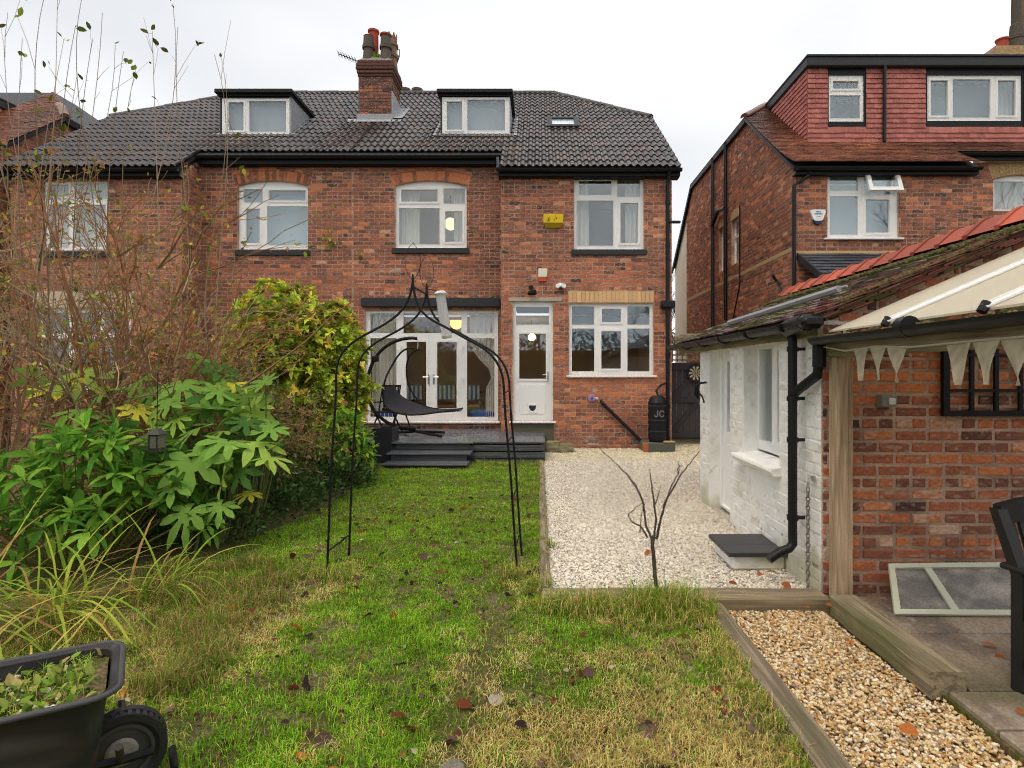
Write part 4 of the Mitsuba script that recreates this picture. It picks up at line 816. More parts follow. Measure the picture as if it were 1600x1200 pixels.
        part(key, 'end_wall', MB().box((span(7.2, 7.3)[0], YR2, -.1), (span(7.2, 7.3)[1], 22, 6)), 'mortar')
def f_tan(p, n, uv): return mix((.34, .22, .10), (.52, .36, .19), noise(p.x*14+uv.y*50, p.y*14, p.z*30))*(.8+.35*noise(p.x*90, p.y*90, p.z*90))
scene['uv_tan'] = princ(proc(f_tan), .9, .1)
houseN = thing('brick_house', 'brick house on the right with red hung-tile dormer and an open window sash', 'house'); neighbour(1, 5.29, houseN, True)
houseF = thing('brick_house', 'brick house at the left edge, mostly hidden by twigs, with red-tiled dormer cheek', 'house'); neighbour(-1, -12.1, houseF, False)
# neighbour's alarm box, satellite bracket, vent steam is left out
c = px(1279, 337, 11.82); k = thing('alarm_box', 'white shield-shaped alarm box with blue base on the right-hand brick house', 'alarm box'); frA = Fr((c[0], 11.9, c[2]), (1, 0, 0), (0, -1, 0))
sh = Polygon([(-.145, .13), (.145, .13), (.155, .08), (.10, -.07), (.06, -.1), (-.06, -.1), (-.10, -.07), (-.155, .08)]).buffer(-.02).buffer(.02)
part(k, 'cover', MB().prism(sh, .0, .07, fr=frA), 'upvc'); part(k, 'base', MB().prism(Polygon([(-.10, -.07), (.10, -.07), (.05, -.16), (-.05, -.16)]), .005, .06, fr=frA, c=(.02, .03, .10)), 'vc_gloss')
m = MB()
for z, n in ((.085, 4), (.04, 7)):
    for j in range(n): m.box((-.022*n/2+j*.024, z-.014, .068), (-.022*n/2+j*.024+.017, z+.014, .073), fr=frA, c=(.04, .16, .42))
m.tube([(-.04, -.02, .072), (0, -.01, .074), (.05, -.025, .072)], .006, 4, fr=frA, c=(.3, .35, .45))
part(k, 'blue_lettering', m, 'vc_matte')
Yq = 5.2*F/(1213-VX); m = MB().tube([px(1207, 430, Yq), px(1214, 440, Yq), px(1222, 460, Yq-.4)], .03, 6)
one('stub_pipe', m, 'black_plastic', 'short black bent pipe leaning out of the right-hand house wall above the low roof', 'pipe', smooth=40)
# ------------------------------------------------------------------ the low outbuilding on the right
XO, YN_, YF_ = 2.05, 4.19, 7.35
out = thing('outbuilding', 'low outbuilding with white painted side wall, brick end and tiled roof', 'outbuilding')
frO = Fr((XO, 0, 0), (0, -1, 0), (-1, 0, 0))                # u = -Y
def lay(y0, y1, z0, z1): return sbox(-y1, z0, -y0, z1)
DY0, DY1, WY0, WY1 = 6.2, 6.93, 4.93, 5.78
wp = lay(YN_, YF_, -.1, 2.0).difference(lay(DY0, DY1, -.2, 1.93)).difference(lay(WY0, WY1, .80, 1.93))
kw_ = part(out, 'side_wall', MB().prism(wp, -.22, 0, fr=frO), 'uv_white')
brickwork(kw_, frO, wp, quota=120, seed=61, back=None, bsdf='uv_white', joint=.008, bev=.006, rough=.003, proud=.004, show=lambda a, b, c, d: -c < 6.2)
wn = window(out, frO, (-WY1, .86, -WY0, 1.90), [(-5.73, .95, -5.42, 1.85), (-5.27, .98, -5.0, 1.82, 's')], reveal=.14)
part(wn, 'sill', MB().add(*(lambda h: (h.vertices, h.faces))(trimesh.convex.convex_hull(np.array([(y, z, w) for y in (-WY1-.1, -WY0+.06) for z, w in ((.84, -.14), (.74, -.14), (.74, .07), (.78, .10), (.80, .09))]))), fr=frO), 'uv_white', label='thick white sloping stone sill')
kd_ = key_of('door', out)
g = lay(6.32, 6.42, .92, 1.80)
part(kd_, 'frame', MB().prism(lay(DY0, DY1, .02, 1.93).difference(lay(DY0+.07, DY1-.07, .05, 1.87)), -.2, -.12, fr=frO), 'upvc')
part(kd_, 'leaf', MB().prism(lay(DY0+.07, DY1-.07, .05, 1.87).difference(lay(6.36, 6.76, .92, 1.75)), -.2, -.15, fr=frO).box((-6.76, .18, -.155), (-6.36, .78, -.14), fr=frO, ch=.01), 'upvc')
part(kd_, 'pane', MB().add([(-6.77, .91, -.17), (-6.35, .91, -.17), (-6.35, 1.76, -.17), (-6.77, 1.76, -.17)], [[0, 1, 2], [0, 2, 3]], fr=frO), 'glass')
room(out, (XO+.23, YN_+.2, .0), (3.3, YF_-.2, 2.1), skip='x0')
one('curtain', curtain(MB(), frO, -5.75, -5.1, .92, 1.88, -.3, 7), 'sheer', 'net curtain behind the window of the white outbuilding', 'curtain', smooth=True)
# brick end wall
frG = Fr((0, YN_, 0), (1, 0, 0), (0, -1, 0))
SLO = .41; EX, EZ = 1.92, 2.02
def zo(X): return EZ+SLO*(X-EX)
RXO = 3.60; RZO = zo(RXO)
gp = Polygon([(XO, -.1), (5.0, -.1), (5.0, zo(RXO)-SLO*(5.0-RXO)-.1), (RXO, RZO-.1), (XO, zo(XO)-.1)])
def tone_gable(u, v, row, hdr, r):
    t = r.normal(.40, .17)
    if 1.50 < v < 1.60 and r.random() < .95: return r.uniform(.76, .82)
    if r.random() < .13: t = r.uniform(.85, 1)
    if v > 1.63: t = r.uniform(.1, .6)
    elif r.random() < .16: t = r.uniform(.68, .8)
    return t*(.8 if v < .25 else 1)
kg = part(out, 'end_wall', MB().prism(gp, -.2, 0, fr=frG), 'mortar', label='bare brick end wall facing the patio')
brickwork(kg, frG, gp, tone_gable, quota=180, seed=62, back=None, joint=.019, bev=.007, rough=.0032, proud=.008, L=.24, show=lambda a, b, c, d: c < 3.75)
# roof
so = math.sqrt(1+SLO**2); frT = Fr((EX, 0, EZ), (0, -1, 0), (-SLO/so, 0, 1/so)); Ls = (RXO-EX)*so; YE0, YE1 = 4.02, 8.3
def out_col(r, x, y):
    b = np.array((.13, .085, .07))*r.uniform(.55, 1.4)
    n = float(vnoise(np.array([[x, y, 1.0]]), 1.6, 3)[0])
    if n > .52 and r.random() < .75: b = np.array((.10, .105, .035))*r.uniform(.6, 1.4)
    if y > 1.1 and r.random() < .45: b = np.array((.10, .115, .03))*r.uniform(.7, 1.3)
    return b
kr_ = tile_roof(out, frT, sbox(-YE1, 0, -YE0, Ls-.06), plain_tile(.165, .17, .014), .166, .10, out_col, 0, 63, jit=.006)
v_, f_ = plain_tile(.165, .17, .014); r = rng_(64)
for row in range(16):                                      # the verge tiles at the patio end, one by one
    for c_ in range(3):
        s_ = row*.10; p = v_.copy(); p[:, 0] += -YE0-.166*(c_+1)+.012+r.normal(0, .006); p[:, 1] += s_; p[:, 2] += (.012 if c_ < 2 else -.016)+r.normal(0, .003); p[:, 0] += (.0 if c_ < 2 else .166*2-.03)
        part(kr_, 'roof_tile', MB().add(p, f_, c=np.array((.20, .075, .06))*r.uniform(.5, 1.3), fr=frT), 'vc_matte')
part(kr_, 'underlay', MB().prism(sbox(-YE1+.02, .02, -YE0-.06, Ls), -.03, -.008, fr=frT), 'dark_grey')
m = MB().add([(RXO, YE0+.03, RZO), (RXO, YE1, RZO), (5.0, YE1, RZO-SLO*1.55), (5.0, YE0+.03, RZO-SLO*1.55)], [[0, 1, 2], [0, 2, 3]]); part(kr_, 'far_slope', m, 'dark_grey')
r = rng_(65); nR = 13
for i in range(nR):                                        # bright red angular ridge tiles, each with a raised lip
    ya, yb = YE1-(YE1-YE0)*i/nR, YE1-(YE1-YE0)*(i+1)/nR; c = np.array((.43, .082, .036))*r.uniform(.68, 1.2); c2 = c*np.array((.75, .9, 1))
    zr = RZO+.12; w = .17; m = MB()
    prof = [(-w, -.085*1.5), (-.035, -.005), (0, .012), (.035, -.005), (w, -.085*1.5)]
    for o, cc in ((0, c),):
        v = [(RXO+a, y, zr+b+(0.012 if j == 0 else 0)) for j, y in enumerate((ya, yb)) for a, b in prof]
        m.add(v, [q for k in range(4) for q in ([k, k+5, k+6], [k, k+6, k+1])], c=cc)
    for k in range(4):
        a, b = prof[k], prof[k+1]
        m.hexa([(RXO+a[0], ya-.0, zr+a[1]-.01), (RXO+b[0], ya-.0, zr+b[1]-.01), (RXO+b[0], ya-.05, zr+b[1]-.01), (RXO+a[0], ya-.05, zr+a[1]-.01)][::-1], [(RXO+a[0], ya, zr+a[1]+.028), (RXO+b[0], ya, zr+b[1]+.028), (RXO+b[0], ya-.05, zr+b[1]+.024), (RXO+a[0], ya-.05, zr+a[1]+.024)][::-1], c=c2)
    part(kr_, 'ridge_tile', m, 'vc_clay')
# mossy bedding along the ridge foot and at the verge
m = MB(); r = rng_(66); n = 1100
y = r.uniform(YE0, YE1, n); s_ = Ls-.20-np.abs(r.normal(0, .09, n)); pos = frT(np.stack([-y, s_, np.full(n, .03)], -1)); n2 = 700
s2 = r.uniform(.2, Ls-.2, n2); pos2 = frT(np.stack([-(YE0+np.abs(r.normal(0, .05, n2))), s2, np.full(n2, .02)], -1)); pos = np.vstack([pos, pos2])
ICO = trimesh.creation.icosphere(0, 1.0); v, f, c = scatter(ICO.vertices, ICO.faces, pos, basis(r.normal(0, 1, (len(pos), 3)), r), r.uniform(.008, .022, len(pos)), np.array((.09, .085, .032))*r.uniform(.45, 1.4, (len(pos), 1)))
m.add(v, f, c); one('moss', m, 'vc_matte', 'cushions of green moss along the red ridge and tile edges of the low outbuilding', 'moss', kind='stuff')
r = rng_(67)
for lay_ in range(4):
    for i in range(10):
        s0 = i*.165+lay_*.05+r.normal(0, .01); e = r.normal(0, .008); z0 = -.018-.0155*lay_
        part(out, 'undercloak_tile', MB().box((-YE0-.17, s0, z0-.012), (-YE0-.03-.016*lay_+e, min(s0+.160, Ls-.02), z0), c=np.array((.205, .088, .068))*r.uniform(.45, 1.25) if r.random() > .25 else np.array((.09, .085, .04)), fr=frT), 'vc_matte')
part(out, 'verge_mortar', MB().prism(Polygon([(XO, zo(XO)-.085), (RXO, RZO-.085), (RXO, RZO-.05), (XO, zo(XO)-.05)]), .0, .06, fr=frG, c=(.13, .095, .06)), 'vc_matte')
part(out, 'fascia', MB().box((1.99, YE0+.1, 1.88), (2.03, YE1-.05, 2.03)), 'timber_y')
gm = gutter(MB(), (1.90, 4.05, 1.985), (1.86, 8.2, 1.995), .06)
for y in np.arange(4.4, 7.7, .75): gm.tube([(2.0, y, 1.99), (1.95, y, 1.94), (1.90, y, 1.918), (1.84, y, 1.94), (1.825, y, 1.99)], .012, 5)
part(out, 'gutter', gm, 'black_plastic', 40)
def pipe_with_clips(key, name, pts, r_, clips, bsdf='black_plastic'):
    m = MB().tube(pts, r_, 12)
    for c, d in clips: m.tube([np.array(c)-np.array(d)*.02, np.array(c)+np.array(d)*.02], r_*1.25, 12).box(np.array(c)+np.array((0, -.012, -.012)), np.array(c)+np.array((.11, .012, .012)))
    return part(key, name, m, bsdf, 40)
YP = 4.45; XP = 1.955
pipe_with_clips(out, 'downpipe', [(1.93, YP, 1.95), (XP, YP, 1.86), (XP, YP, .36), (XP, YP-.005, .30), (XP-.03, YP-.01, .265), (XP-.10, YP-.015, .24), (1.76, YP-.03, .185)], .034,
                [((XP, YP, 1.42), (0, 0, 1)), ((XP, YP, 1.1), (0, 0, 1)), ((XP, YP, .50), (0, 0, 1)), ((XP, YP, 1.8), (0, 0, 1))])
m = MB().tube([(2.0, 4.12, 1.84), (2.0, 4.12, 1.66)], .048, 8).tube([(2.0, 4.12, 1.70), (1.99, 4.13, 1.60), (XP+.01, YP-.03, 1.47), (XP, YP, 1.42)], .036, 8)
part(out, 'awning_downpipe', m, 'black_plastic', 40)
part(out, 'gutter_corner', MB().box((1.83, 4.0, 1.93), (1.99, 4.14, 2.03), ch=.03).tube([(1.90, 4.10, 1.98), (1.92, 4.45, 1.96)], .066, 10), 'black_plastic', 40)
# grey strips lying on the roof
m = MB()
for a, b, w in ((( -6.6, .30), (-4.75, .62), .05), ((-5.9, .40), (-4.7, .66), .02)):
    p = frT([[a[0], a[1], .06], [b[0], b[1], .06]]); m.tube(p, w*.6, 6)
one('plastic_strip', m, 'lead', 'grey plastic strips lying on the tiled roof of the low outbuilding', 'strip', smooth=40)
# awning of polycarbonate over the patio
aw = thing('patio_awning', 'cream translucent lean-to awning with white bars, black gutter and wooden post', 'awning')
AX, AZ, ASL = 2.02, 1.90, .43; ay0, ay1 = 1.7, 4.10; asq = math.sqrt(1+ASL**2); frA_ = Fr((AX, 0, AZ), (0, -1, 0), (-ASL/asq, 0, 1/asq))
ybars = [4.06, 3.36, 2.62, 1.75]
for i in range(3): part(aw, 'sheet', MB().box((-ybars[i], .02, -.006), (-ybars[i+1], 1.7, .006), fr=frA_), 'polycarbonate')
for y in ybars[1:3]: part(aw, 'glazing_bar', MB().box((-y-.022, 0.0, .006), (-y+.022, 1.7, .026), fr=frA_, ch=.006).box((-y-.008, -.0, .026), (-y+.008, 1.7, .034), fr=frA_), 'upvc')
for y in ybars[1:3]: part(aw, 'bar_end', MB().tube(frA_([[-y, -.012, .0], [-y, .03, .03]]), .022, 8), 'black_plastic', 40)
part(aw, 'beam', MB().box((AX+.02, ay0, AZ-.17), (AX+.09, ay1, AZ-.04), ch=.006), 'timber_y')
for y in (3.4, 2.6): part(aw, 'rafter', MB().box((-y-.03, .05, -.11), (-y+.03, 1.7, -.012), fr=frA_, ch=.005), 'timber_y')
part(aw, 'gutter', gutter(MB(), (AX-.05, 4.12, AZ-.035), (AX-.05, 1.72, AZ-.035), .055).tube([(AX-.05, 3.13, AZ-.035+.0), (AX-.05, 3.06, AZ-.035)], .058, 12), 'black_plastic', 40)
part(aw, 'gutter_moss', MB().add(*scatter(ICO.vertices, ICO.faces, np.stack([AX-.03+rng_(3).normal(0, .015, 260), rng_(4).uniform(1.8, 4.1, 260), AZ-.034+rng_(5).normal(0, .007, 260)], -1), basis(rng_(6).normal(0, 1, (260, 3)), rng_(7)), rng_(8).uniform(.005, .015, 260), np.array((.14, .12, .05))*rng_(9).uniform(.5, 1.4, (260, 1)))), 'vc_matte', kind='stuff')
part(aw, 'post', MB().box((2.065, 4.0, .02), (2.145, 4.115, 1.83), ch=.006).box((2.147, 4.02, .02), (2.19, 4.12, 1.81), ch=.006), 'timber_z', label='rough wooden post at the corner of the brick wall')
# bunting
bt = thing('bunting', 'string of faded lace bunting flags hung under the awning edge', 'bunting'); LACE = (.52, .46, .34)
part(bt, 'string', MB().tube([(2.0, 4.05, 1.80), (1.99, 3.75, 1.76), (1.99, 3.4, 1.775), (1.985, 3.1, 1.755), (1.985, 2.6, 1.765), (1.98, 2.0, 1.77)], .005, 5, c=(.45, .40, .30)), 'vc_matte')
r = rng_(70)
for y, z in ((3.57, 1.768), (3.39, 1.775), (3.21, 1.765), (2.74, 1.76), (2.57, 1.765), (2.40, 1.765), (2.22, 1.768)):
    w = .085; hgt = .20; n = 7; pts = []; tri = []
    for i in range(n+1):
        t = i/n; ww = w*(1-t)+.002
        for j in range(5): s_ = (j/4-.5)*2; pts.append((1.99+.012*math.sin(3*t+y*7+s_*1.5)*(.3+t), y+ww*s_, z-hgt*t))
    for i in range(n):
        for j in range(4): a = i*5+j; tri += [[a, a+1, a+6], [a, a+6, a+5]]
    cc = np.array([LACE]*len(pts))*rng_(int(y*100)).uniform(.8, 1.15, (len(pts), 1))
    part(bt, 'flag', MB().add(pts, tri, c=cc), 'vc_petal', True)
# things on the brick end wall
tr = thing('wall_trellis', 'black square wall trellis on the brick end wall', 'trellis'); x0, x1, z0, z1 = X_(1471, 4.16), X_(1471, 4.16)+.78, Z_(650, 4.16), Z_(517, 4.16)
part(tr, 'frame', MB().prism(sbox(x0, z0, x1, z1).difference(sbox(x0+.045, z0+.04, x1-.045, z1-.04)), .02, .055, fr=frG), 'black_paint')
for i in (1, 2, 3): x = x0+.045+(x1-x0-.09)*(i-.05)/3.9; part(tr, 'upright', MB().box((x-.014, z0+.04, .025), (x+.014, z1-.04, .045), fr=frG), 'black_paint')
for z in (Z_(555, 4.16), Z_(610, 4.16)): part(tr, 'crossbar', MB().box((x0+.04, z-.010, .03), (x1-.04, z+.010, .05), fr=frG), 'black_paint')
lx, lz = X_(1389, 4.12), Z_(627, 4.12); wl = thing('wall_light', 'small grey outdoor wall light on the brick end wall', 'light')
part(wl, 'body', MB().add(*(lambda h: (h.vertices, h.faces))(trimesh.convex.convex_hull(np.array([(lx+a, lz+b, c) for a, b, c in ((-.055, -.04, .01), (.05, -.045, .01), (.05, .045, .01), (-.055, .045, .01), (-.05, -.035, .075), (.045, -.04, .09), (.05, .035, .085), (-.045, .04, .07))]))), fr=frG, c=(.20, .21, .19)), 'vc_gloss')
part(wl, 'lens', MB().box((lx-.012, lz-.025, .082), (lx+.036, lz+.025, .094), fr=frG, ch=.006, c=(.62, .62, .52)), 'vc_gloss')
# leaning glazed frame
gf = thing('glazed_frame', 'old pale green framed window pane leaning on the brick wall', 'window pane')
b0, b1 = np.array((2.36, 3.83, .01)), np.array((3.75, 3.80, .01)); t0_, t1_ = np.array((2.50, 4.13, .245)), np.array((3.85, 4.13, .26))
U_ = (b1-b0)/np.linalg.norm(b1-b0); S_ = t0_-b0; 
def q_(u, v): return (b0*(1-u)+b1*u)*(1-v)+(t0_*(1-u)+t1_*u)*v
nrm = np.cross(b1-b0, t0_-b0); nrm /= np.linalg.norm(nrm)
def bar_(u0, v0, u1, v1, u2, v2, u3, v3, th=.022):
    p = [q_(u0, v0), q_(u1, v1), q_(u2, v2), q_(u3, v3)]; return MB().hexa([a-nrm*th*.5 for a in p], [a+nrm*th*.5 for a in p])
scene['pale_green'] = princ((.60, .62, .48), .5, .3)
for q in ((0, 0, 1, 0, 1, .09, 0, .09), (0, .91, 1, .91, 1, 1, 0, 1), (0, .09, .03, .09, .03, .91, 0, .91), (.97, .09, 1, .09, 1, .91, .97, .91)): part(gf, 'rail', bar_(*q), 'pale_green')
part(gf, 'divider', bar_(.275, .09, .31, .09, .222, .91, .187, .91, .014), 'pale_green')
scene['dusty'] = princ(proc(lambda p, n, uv: mix((.17, .155, .145), (.38, .345, .31), smoothstep(.35, .7, fbm(p.x*5, p.y*5, p.z*9)))*(.7+.6*noise(p.x*150, p.y*60, p.z*150))), .5, .4); part(gf, 'pane', MB().add([q_(.03, .09)-nrm*.012, q_(.97, .09)-nrm*.012, q_(.97, .91)-nrm*.012, q_(.03, .91)-nrm*.012], [[0, 1, 2], [0, 2, 3]]), 'dusty')
# slate-topped step, rain chain
st = thing('slate_step', 'low white step with black slate top under the downpipe shoe', 'step')
part(st, 'base', MB().box((1.60, 4.78, -.02), (2.04, 5.28, .10), ch=.015), 'uv_white')
for a, b in ((4.74, 4.98), (4.985, 5.30)): part(st, 'slate', MB().box((1.555, a, .10), (2.045, b, .135), ch=.004, c=(.035, .037, .040)), 'vc_gloss')
ch = thing('rain_chain', 'rusty steel chain hanging down the white wall beside the wooden post', 'chain'); r = rng_(71)
cx, cy = 1.99, 4.27; z = .77
part(ch, 'hook', MB().tube([(2.05, cy, .83), (2.0, cy, .83), (cx, cy, .80), (cx, cy, .76)], .010, 6).revolve([(0, -.02), (.02, -.01), (.02, .02), (0, .03)], (2.03, cy, .83), 10), 'steel', 40)
for i in range(22):
    zc = z-.034*i-.02; a = np.linspace(0, 2*np.pi, 14, endpoint=False); f = i % 2; d = np.array((math.cos(.6), math.sin(.6), 0)) if f else np.array((-math.sin(.6), math.cos(.6), 0))
    p = [np.array((cx+r.normal(0, .001), cy, zc))+d*.013*math.cos(t)+np.array((0, 0, .024))*math.sin(t) for t in a]
    if zc > -.02: part(ch, 'link', MB().tube(p, .0052, 6, closed=True, c=np.array((.20, .18, .16))*r.uniform(.7, 1.3)), 'vc_gloss', True)
# ------------------------------------------------------------------ gate, dartboard, pergola, barrel and bits by the house
YG = 12.9; gt = thing('garden_gate', 'dark grey boarded side gate with diagonal brace between the houses', 'gate'); gx0, gx1 = X_(1048, YG), X_(1100, YG)+.35; zt_, zb_ = Z_(567, YG), Z_(690, YG)
for i in range(8):
    a = gx0+(gx1-gx0)*i/8; part(gt, 'board', MB().box((a+.004, YG, zb_+.05), (a+(gx1-gx0)/8-.004, YG+.03, zt_), ch=.004, c=(.075, .068, .072)), 'vc_matte')
for z in (zt_-.1, (zt_+zb_)/2+.05, zb_+.15): part(gt, 'ledge', MB().box((gx0, YG-.035, z-.06), (gx1, YG-.001, z+.06), ch=.006, c=(.062, .056, .06)), 'vc_matte')
for za, zb2 in ((zb_+.2, (zt_+zb_)/2), ((zt_+zb_)/2+.1, zt_-.2)):
    part(gt, 'brace', MB().hexa([(gx0, YG-.03, za-.06), (gx0+.6, YG-.03, zb2-.06), (gx0+.6, YG-.002, zb2-.06), (gx0, YG-.002, za-.06)], [(gx0, YG-.03, za+.06), (gx0+.6, YG-.03, zb2+.06), (gx0+.6, YG-.002, zb2+.06), (gx0, YG-.002, za+.06)], c=(.06, .055, .058)), 'vc_matte')
db = thing('dartboard', 'round dartboard hung on the dark grey side gate', 'dartboard'); cxd, czd = X_(1086, YG), Z_(583, YG); frD_ = Fr((cxd, YG-.04, czd), (1, 0, 0), (0, -1, 0))
part(db, 'rim', MB().revolve([(0, -.02), (.205, -.02), (.205, .02), (0, .02)], (0, 0, 0), 32, fr=frD_, c=(.03, .028, .028)), 'vc_matte', 30)
for i in range(20):
    a0, a1 = (i-.5)*math.pi/10, (i+.5)*math.pi/10; q = [(e*math.sin(a), e*math.cos(a), .0225) for e, a in ((.012, a0), (.155, a0), (.155, a1), (.012, a1))]; col = (.55, .48, .34) if i % 2 else (.035, .03, .03)
    part(db, 'segment', MB().add(q, [[0, 2, 1], [0, 3, 2]], c=col, fr=frD_), 'vc_matte')
pg = thing('pergola', 'slatted timber pergola and lattice over the side passage', 'pergola'); r = rng_(72)
for i in range(6): y = 11.3+i*.27; part(pg, 'rafter', MB().box((2.84, y, 2.30), (4.0, y+.05, 2.38), ch=.004), 'timber_x')
for i in range(9): x = gx0+.02+i*.11; part(pg, 'lattice_bar', MB().box((x, YG-.02, zt_+.02), (x+.03, YG, zt_+.30), ch=.003), 'timber_z')
for z in (.05, .16, .27): part(pg, 'lattice_rail', MB().box((gx0, YG-.04, zt_+z), (gx1, YG-.021, zt_+z+.03), ch=.003), 'timber_x')
for y in (11.25, 12.7): part(pg, 'post', MB().box((3.92, y, 0), (4.0, y+.08, 2.30)), 'timber_z')
bx_, by_ = X_(1027, 11.85), 11.85; wb = thing('water_butt', 'slim black water butt with ribs beside the downpipe', 'water butt'); zb0 = Z_(690, by_)
hb = Z_(618, by_)-zb0; w_ = .185
part(wb, 'barrel', MB().revolve([(0, 0), (w_*.88, 0), (w_*.93, .03)]+[(w_*(1+.02*(1 if j % 2 else -.6)), .06+j*(hb-.2)/11) for j in range(12)]+[(w_*.97, hb-.12), (w_*.8, hb-.04), (w_*.55, hb), (0, hb)], (bx_, by_, zb0), 28), 'black_plastic', 25)
for z in (.22, .45, .74): part(wb, 'hoop', MB().revolve([(w_*.99, -.008), (w_*1.04, -.004), (w_*1.04, .004), (w_*.99, .008)], (bx_, by_, zb0+z), 28, c=(.05, .05, .055)), 'vc_gloss')
m = MB(); tm = meshkit.text_mesh('JC', .13, .004, True); tv = tm.vertices-[tm.bounds[1][0]/2, 0, 0]; ang = tv[:, 0]/(w_*1.03); rr = w_*1.015+tv[:, 2]
m.add(np.stack([bx_+rr*np.sin(ang), by_-rr*np.cos(ang), zb0+.52+tv[:, 1]], -1), tm.faces, c=(.16, .16, .165)); part(wb, 'emblem', m, 'vc_gloss')
part(wb, 'filler_hose', MB().tube([(bx_+.02, by_, zb0+hb-.02), (bx_-.02, by_, zb0+hb+.1), (bx_+.08, by_+.1, zb0+hb+.2), (xp-.02, by_+.25, zb0+hb+.26)], .022, 7), 'black_plastic', 40)
m = thing('brick_plinth', 'weathered plinth with orange brick end under the water butt', 'plinth')
part(m, 'slab', MB().box((X_(1005, 11.7), 11.62, -.02), (X_(1054, 11.7), 12.1, zb0-.002), c=(.10, .105, .085), ch=.02), 'vc_matte'); part(m, 'brick', MB().box((X_(1004, 11.7)-.0, 11.60, -.02), (X_(1012, 11.7), 11.72, zb0-.01), c=(.40, .13, .05), ch=.012), 'vc_matte')
part(m, 'tan_brick', MB().box((X_(1036, 11.7), 11.62, zb0-.0), (X_(1054, 11.7), 11.74, zb0+.03), c=(.42, .28, .13), ch=.01), 'vc_matte')
hr = thing('hose_tap', 'round lilac hose holder on the wall under the kitchen window', 'hose holder'); c = (X_(924, YW), Z_(622, YW))
part(hr, 'disc', MB().revolve([(0, 0), (.07, 0), (.085, .03), (.075, .07), (.04, .08), (0, .06)], (c[0], YW-.1, c[1]), 20, axis='y', c=(.33, .22, .42)), 'vc_gloss', 30)
part(hr, 'hub', MB().tube([(c[0], YW-.09, c[1]), (c[0], YW-.16, c[1])], .022, 10, c=(.10, .06, .12)), 'vc_gloss', 40); part(hr, 'valve', MB().box((c[0]+.05, YW-.08, c[1]-.03), (c[0]+.14, YW-.02, c[1]+.02), ch=.01, c=(.6, .58, .6)), 'vc_gloss')
one('waste_pipe', MB().tube([(X_(939, YW), YW-.0, Z_(626, YW)), (X_(941, YW), YW-.07, Z_(630, YW)), (X_(1000, YW), YW-.09, Z_(688, YW)), (X_(1003, YW), YW-.10, Z_(697, YW))], .034, 8), 'black_plastic', 'black waste pipe running diagonally down the wall to the drain', 'pipe', smooth=40)
sp = thing('stone_trough', 'mossy stone trough against the wall under the back door', 'trough'); r = rng_(73)
for i, (x0, x1, h) in enumerate(((852, 874, .22), (872, 896, .17))):
    b = trimesh.creation.box((X_(x1, 11.7)-X_(x0, 11.7), .3, h)); b = b.subdivide().subdivide().subdivide(); v = b.vertices.copy(); v *= 1-.10*(np.abs(v/b.extents*2)**6).sum(1, keepdims=True)/3; v += (vnoise(v+i, 14, 3)[:, None]-.5)*.05
    c = np.array((.26, .23, .15))*(.6+.8*vnoise(v, 9, 4))[:, None]; c[v[:, 2] > .05] *= np.array((.72, .78, .55))
    part(sp, 'stone', MB().add(v+np.array((X_((x0+x1)/2, 11.7), 11.75, h/2)), b.faces, c=c), 'vc_matte', True)
one('wall_hook_bird', MB().tube([(XO-.02, 7.0, 1.50), (XO-.10, 7.0, 1.49), (XO-.14, 7.0, 1.45)], .014, 6).tube([(XO-.14, 7.0, 1.47), (XO-.14, 7.0, 1.36), (XO-.12, 7.0, 1.30)], [.02, .035, .008], 8).tube([(XO-.10, 7.0, 1.36), (XO-.07, 7.0, 1.32), (XO-.05, 7.0, 1.25)], .010, 5), 'black_paint', 'small dark hook hanging at the far corner of the white outbuilding', 'hook', smooth=40)
# ------------------------------------------------------------------ deck with steps, swing chair, folding chair, planter
dk_ = thing('garden_deck', 'dark grey stepped timber deck in front of the french doors', 'deck'); ZD_ = .36; YDF = 10.45; dx0, dx1 = X_(560, 10.5), X_(850, 10.45); r = rng_(74)
nb = 12
for i in range(nb):
    y0 = YDF+(YW-.02-YDF)*i/nb; y1 = YDF+(YW-.02-YDF)*(i+1)/nb
    part(dk_, 'board', MB().box((dx0, y0+.003, ZD_-.03), (dx1, y1-.003, ZD_+r.normal(0, .0015)), uv=(r.random(), 0), ch=.004), 'uv_deck')
for i in range(6):
    y0 = YW-.02+(YB-.02-YW)*i/6; part(dk_, 'board', MB().box((X_(566, YB), y0+.003, ZD_-.03), (XB1-.02, y0+.11, ZD_+r.normal(0, .0015)), uv=(r.random(), 0), ch=.004), 'uv_deck')
for i, z in enumerate((.30, .165, .035)): part(dk_, 'fascia_board', MB().box((dx0, YDF+.005, z-.105), (dx1, YDF+.03, z), uv=(r.random()*.6, 0), ch=.004), 'uv_deck')
part(dk_, 'side_board', MB().box((dx1-.005, YDF+.01, .0), (dx1+.02, YW-.05, ZD_-.005), uv=(.3, 0), ch=.004), 'uv_deck')
part(dk_, 'backing', MB().box((dx0+.05, YDF+.04, -.05), (dx1-.05, YDF+.08, ZD_-.04)), 'black_paint')
sx0, sx1 = X_(612, 10.2), X_(736, 10.3)
for i, (z, y0, y1, e) in enumerate(((ZD_+.004, 10.36, 10.52, .03), (.215, 10.02, 10.42, .02), (.075, 9.70, 10.10, .0))):
    part(dk_, 'tread', MB().box((sx0-.05, y0, z-.032), (sx1+e, y1, z), uv=(.8, 0), ch=.006), 'uv_deck')
    if i < 2: part(dk_, 'riser', MB().box((sx0+.02, y0+.05, z-.14), (sx1-.05, y0+.075, z-.033), uv=(.25, 0), ch=.004), 'uv_deck')
part(dk_, 'bottom_riser', MB().box((sx0-.02, 9.76, -.05), (sx1-.03, 9.78, .042), uv=(.1, 0)), 'uv_deck')
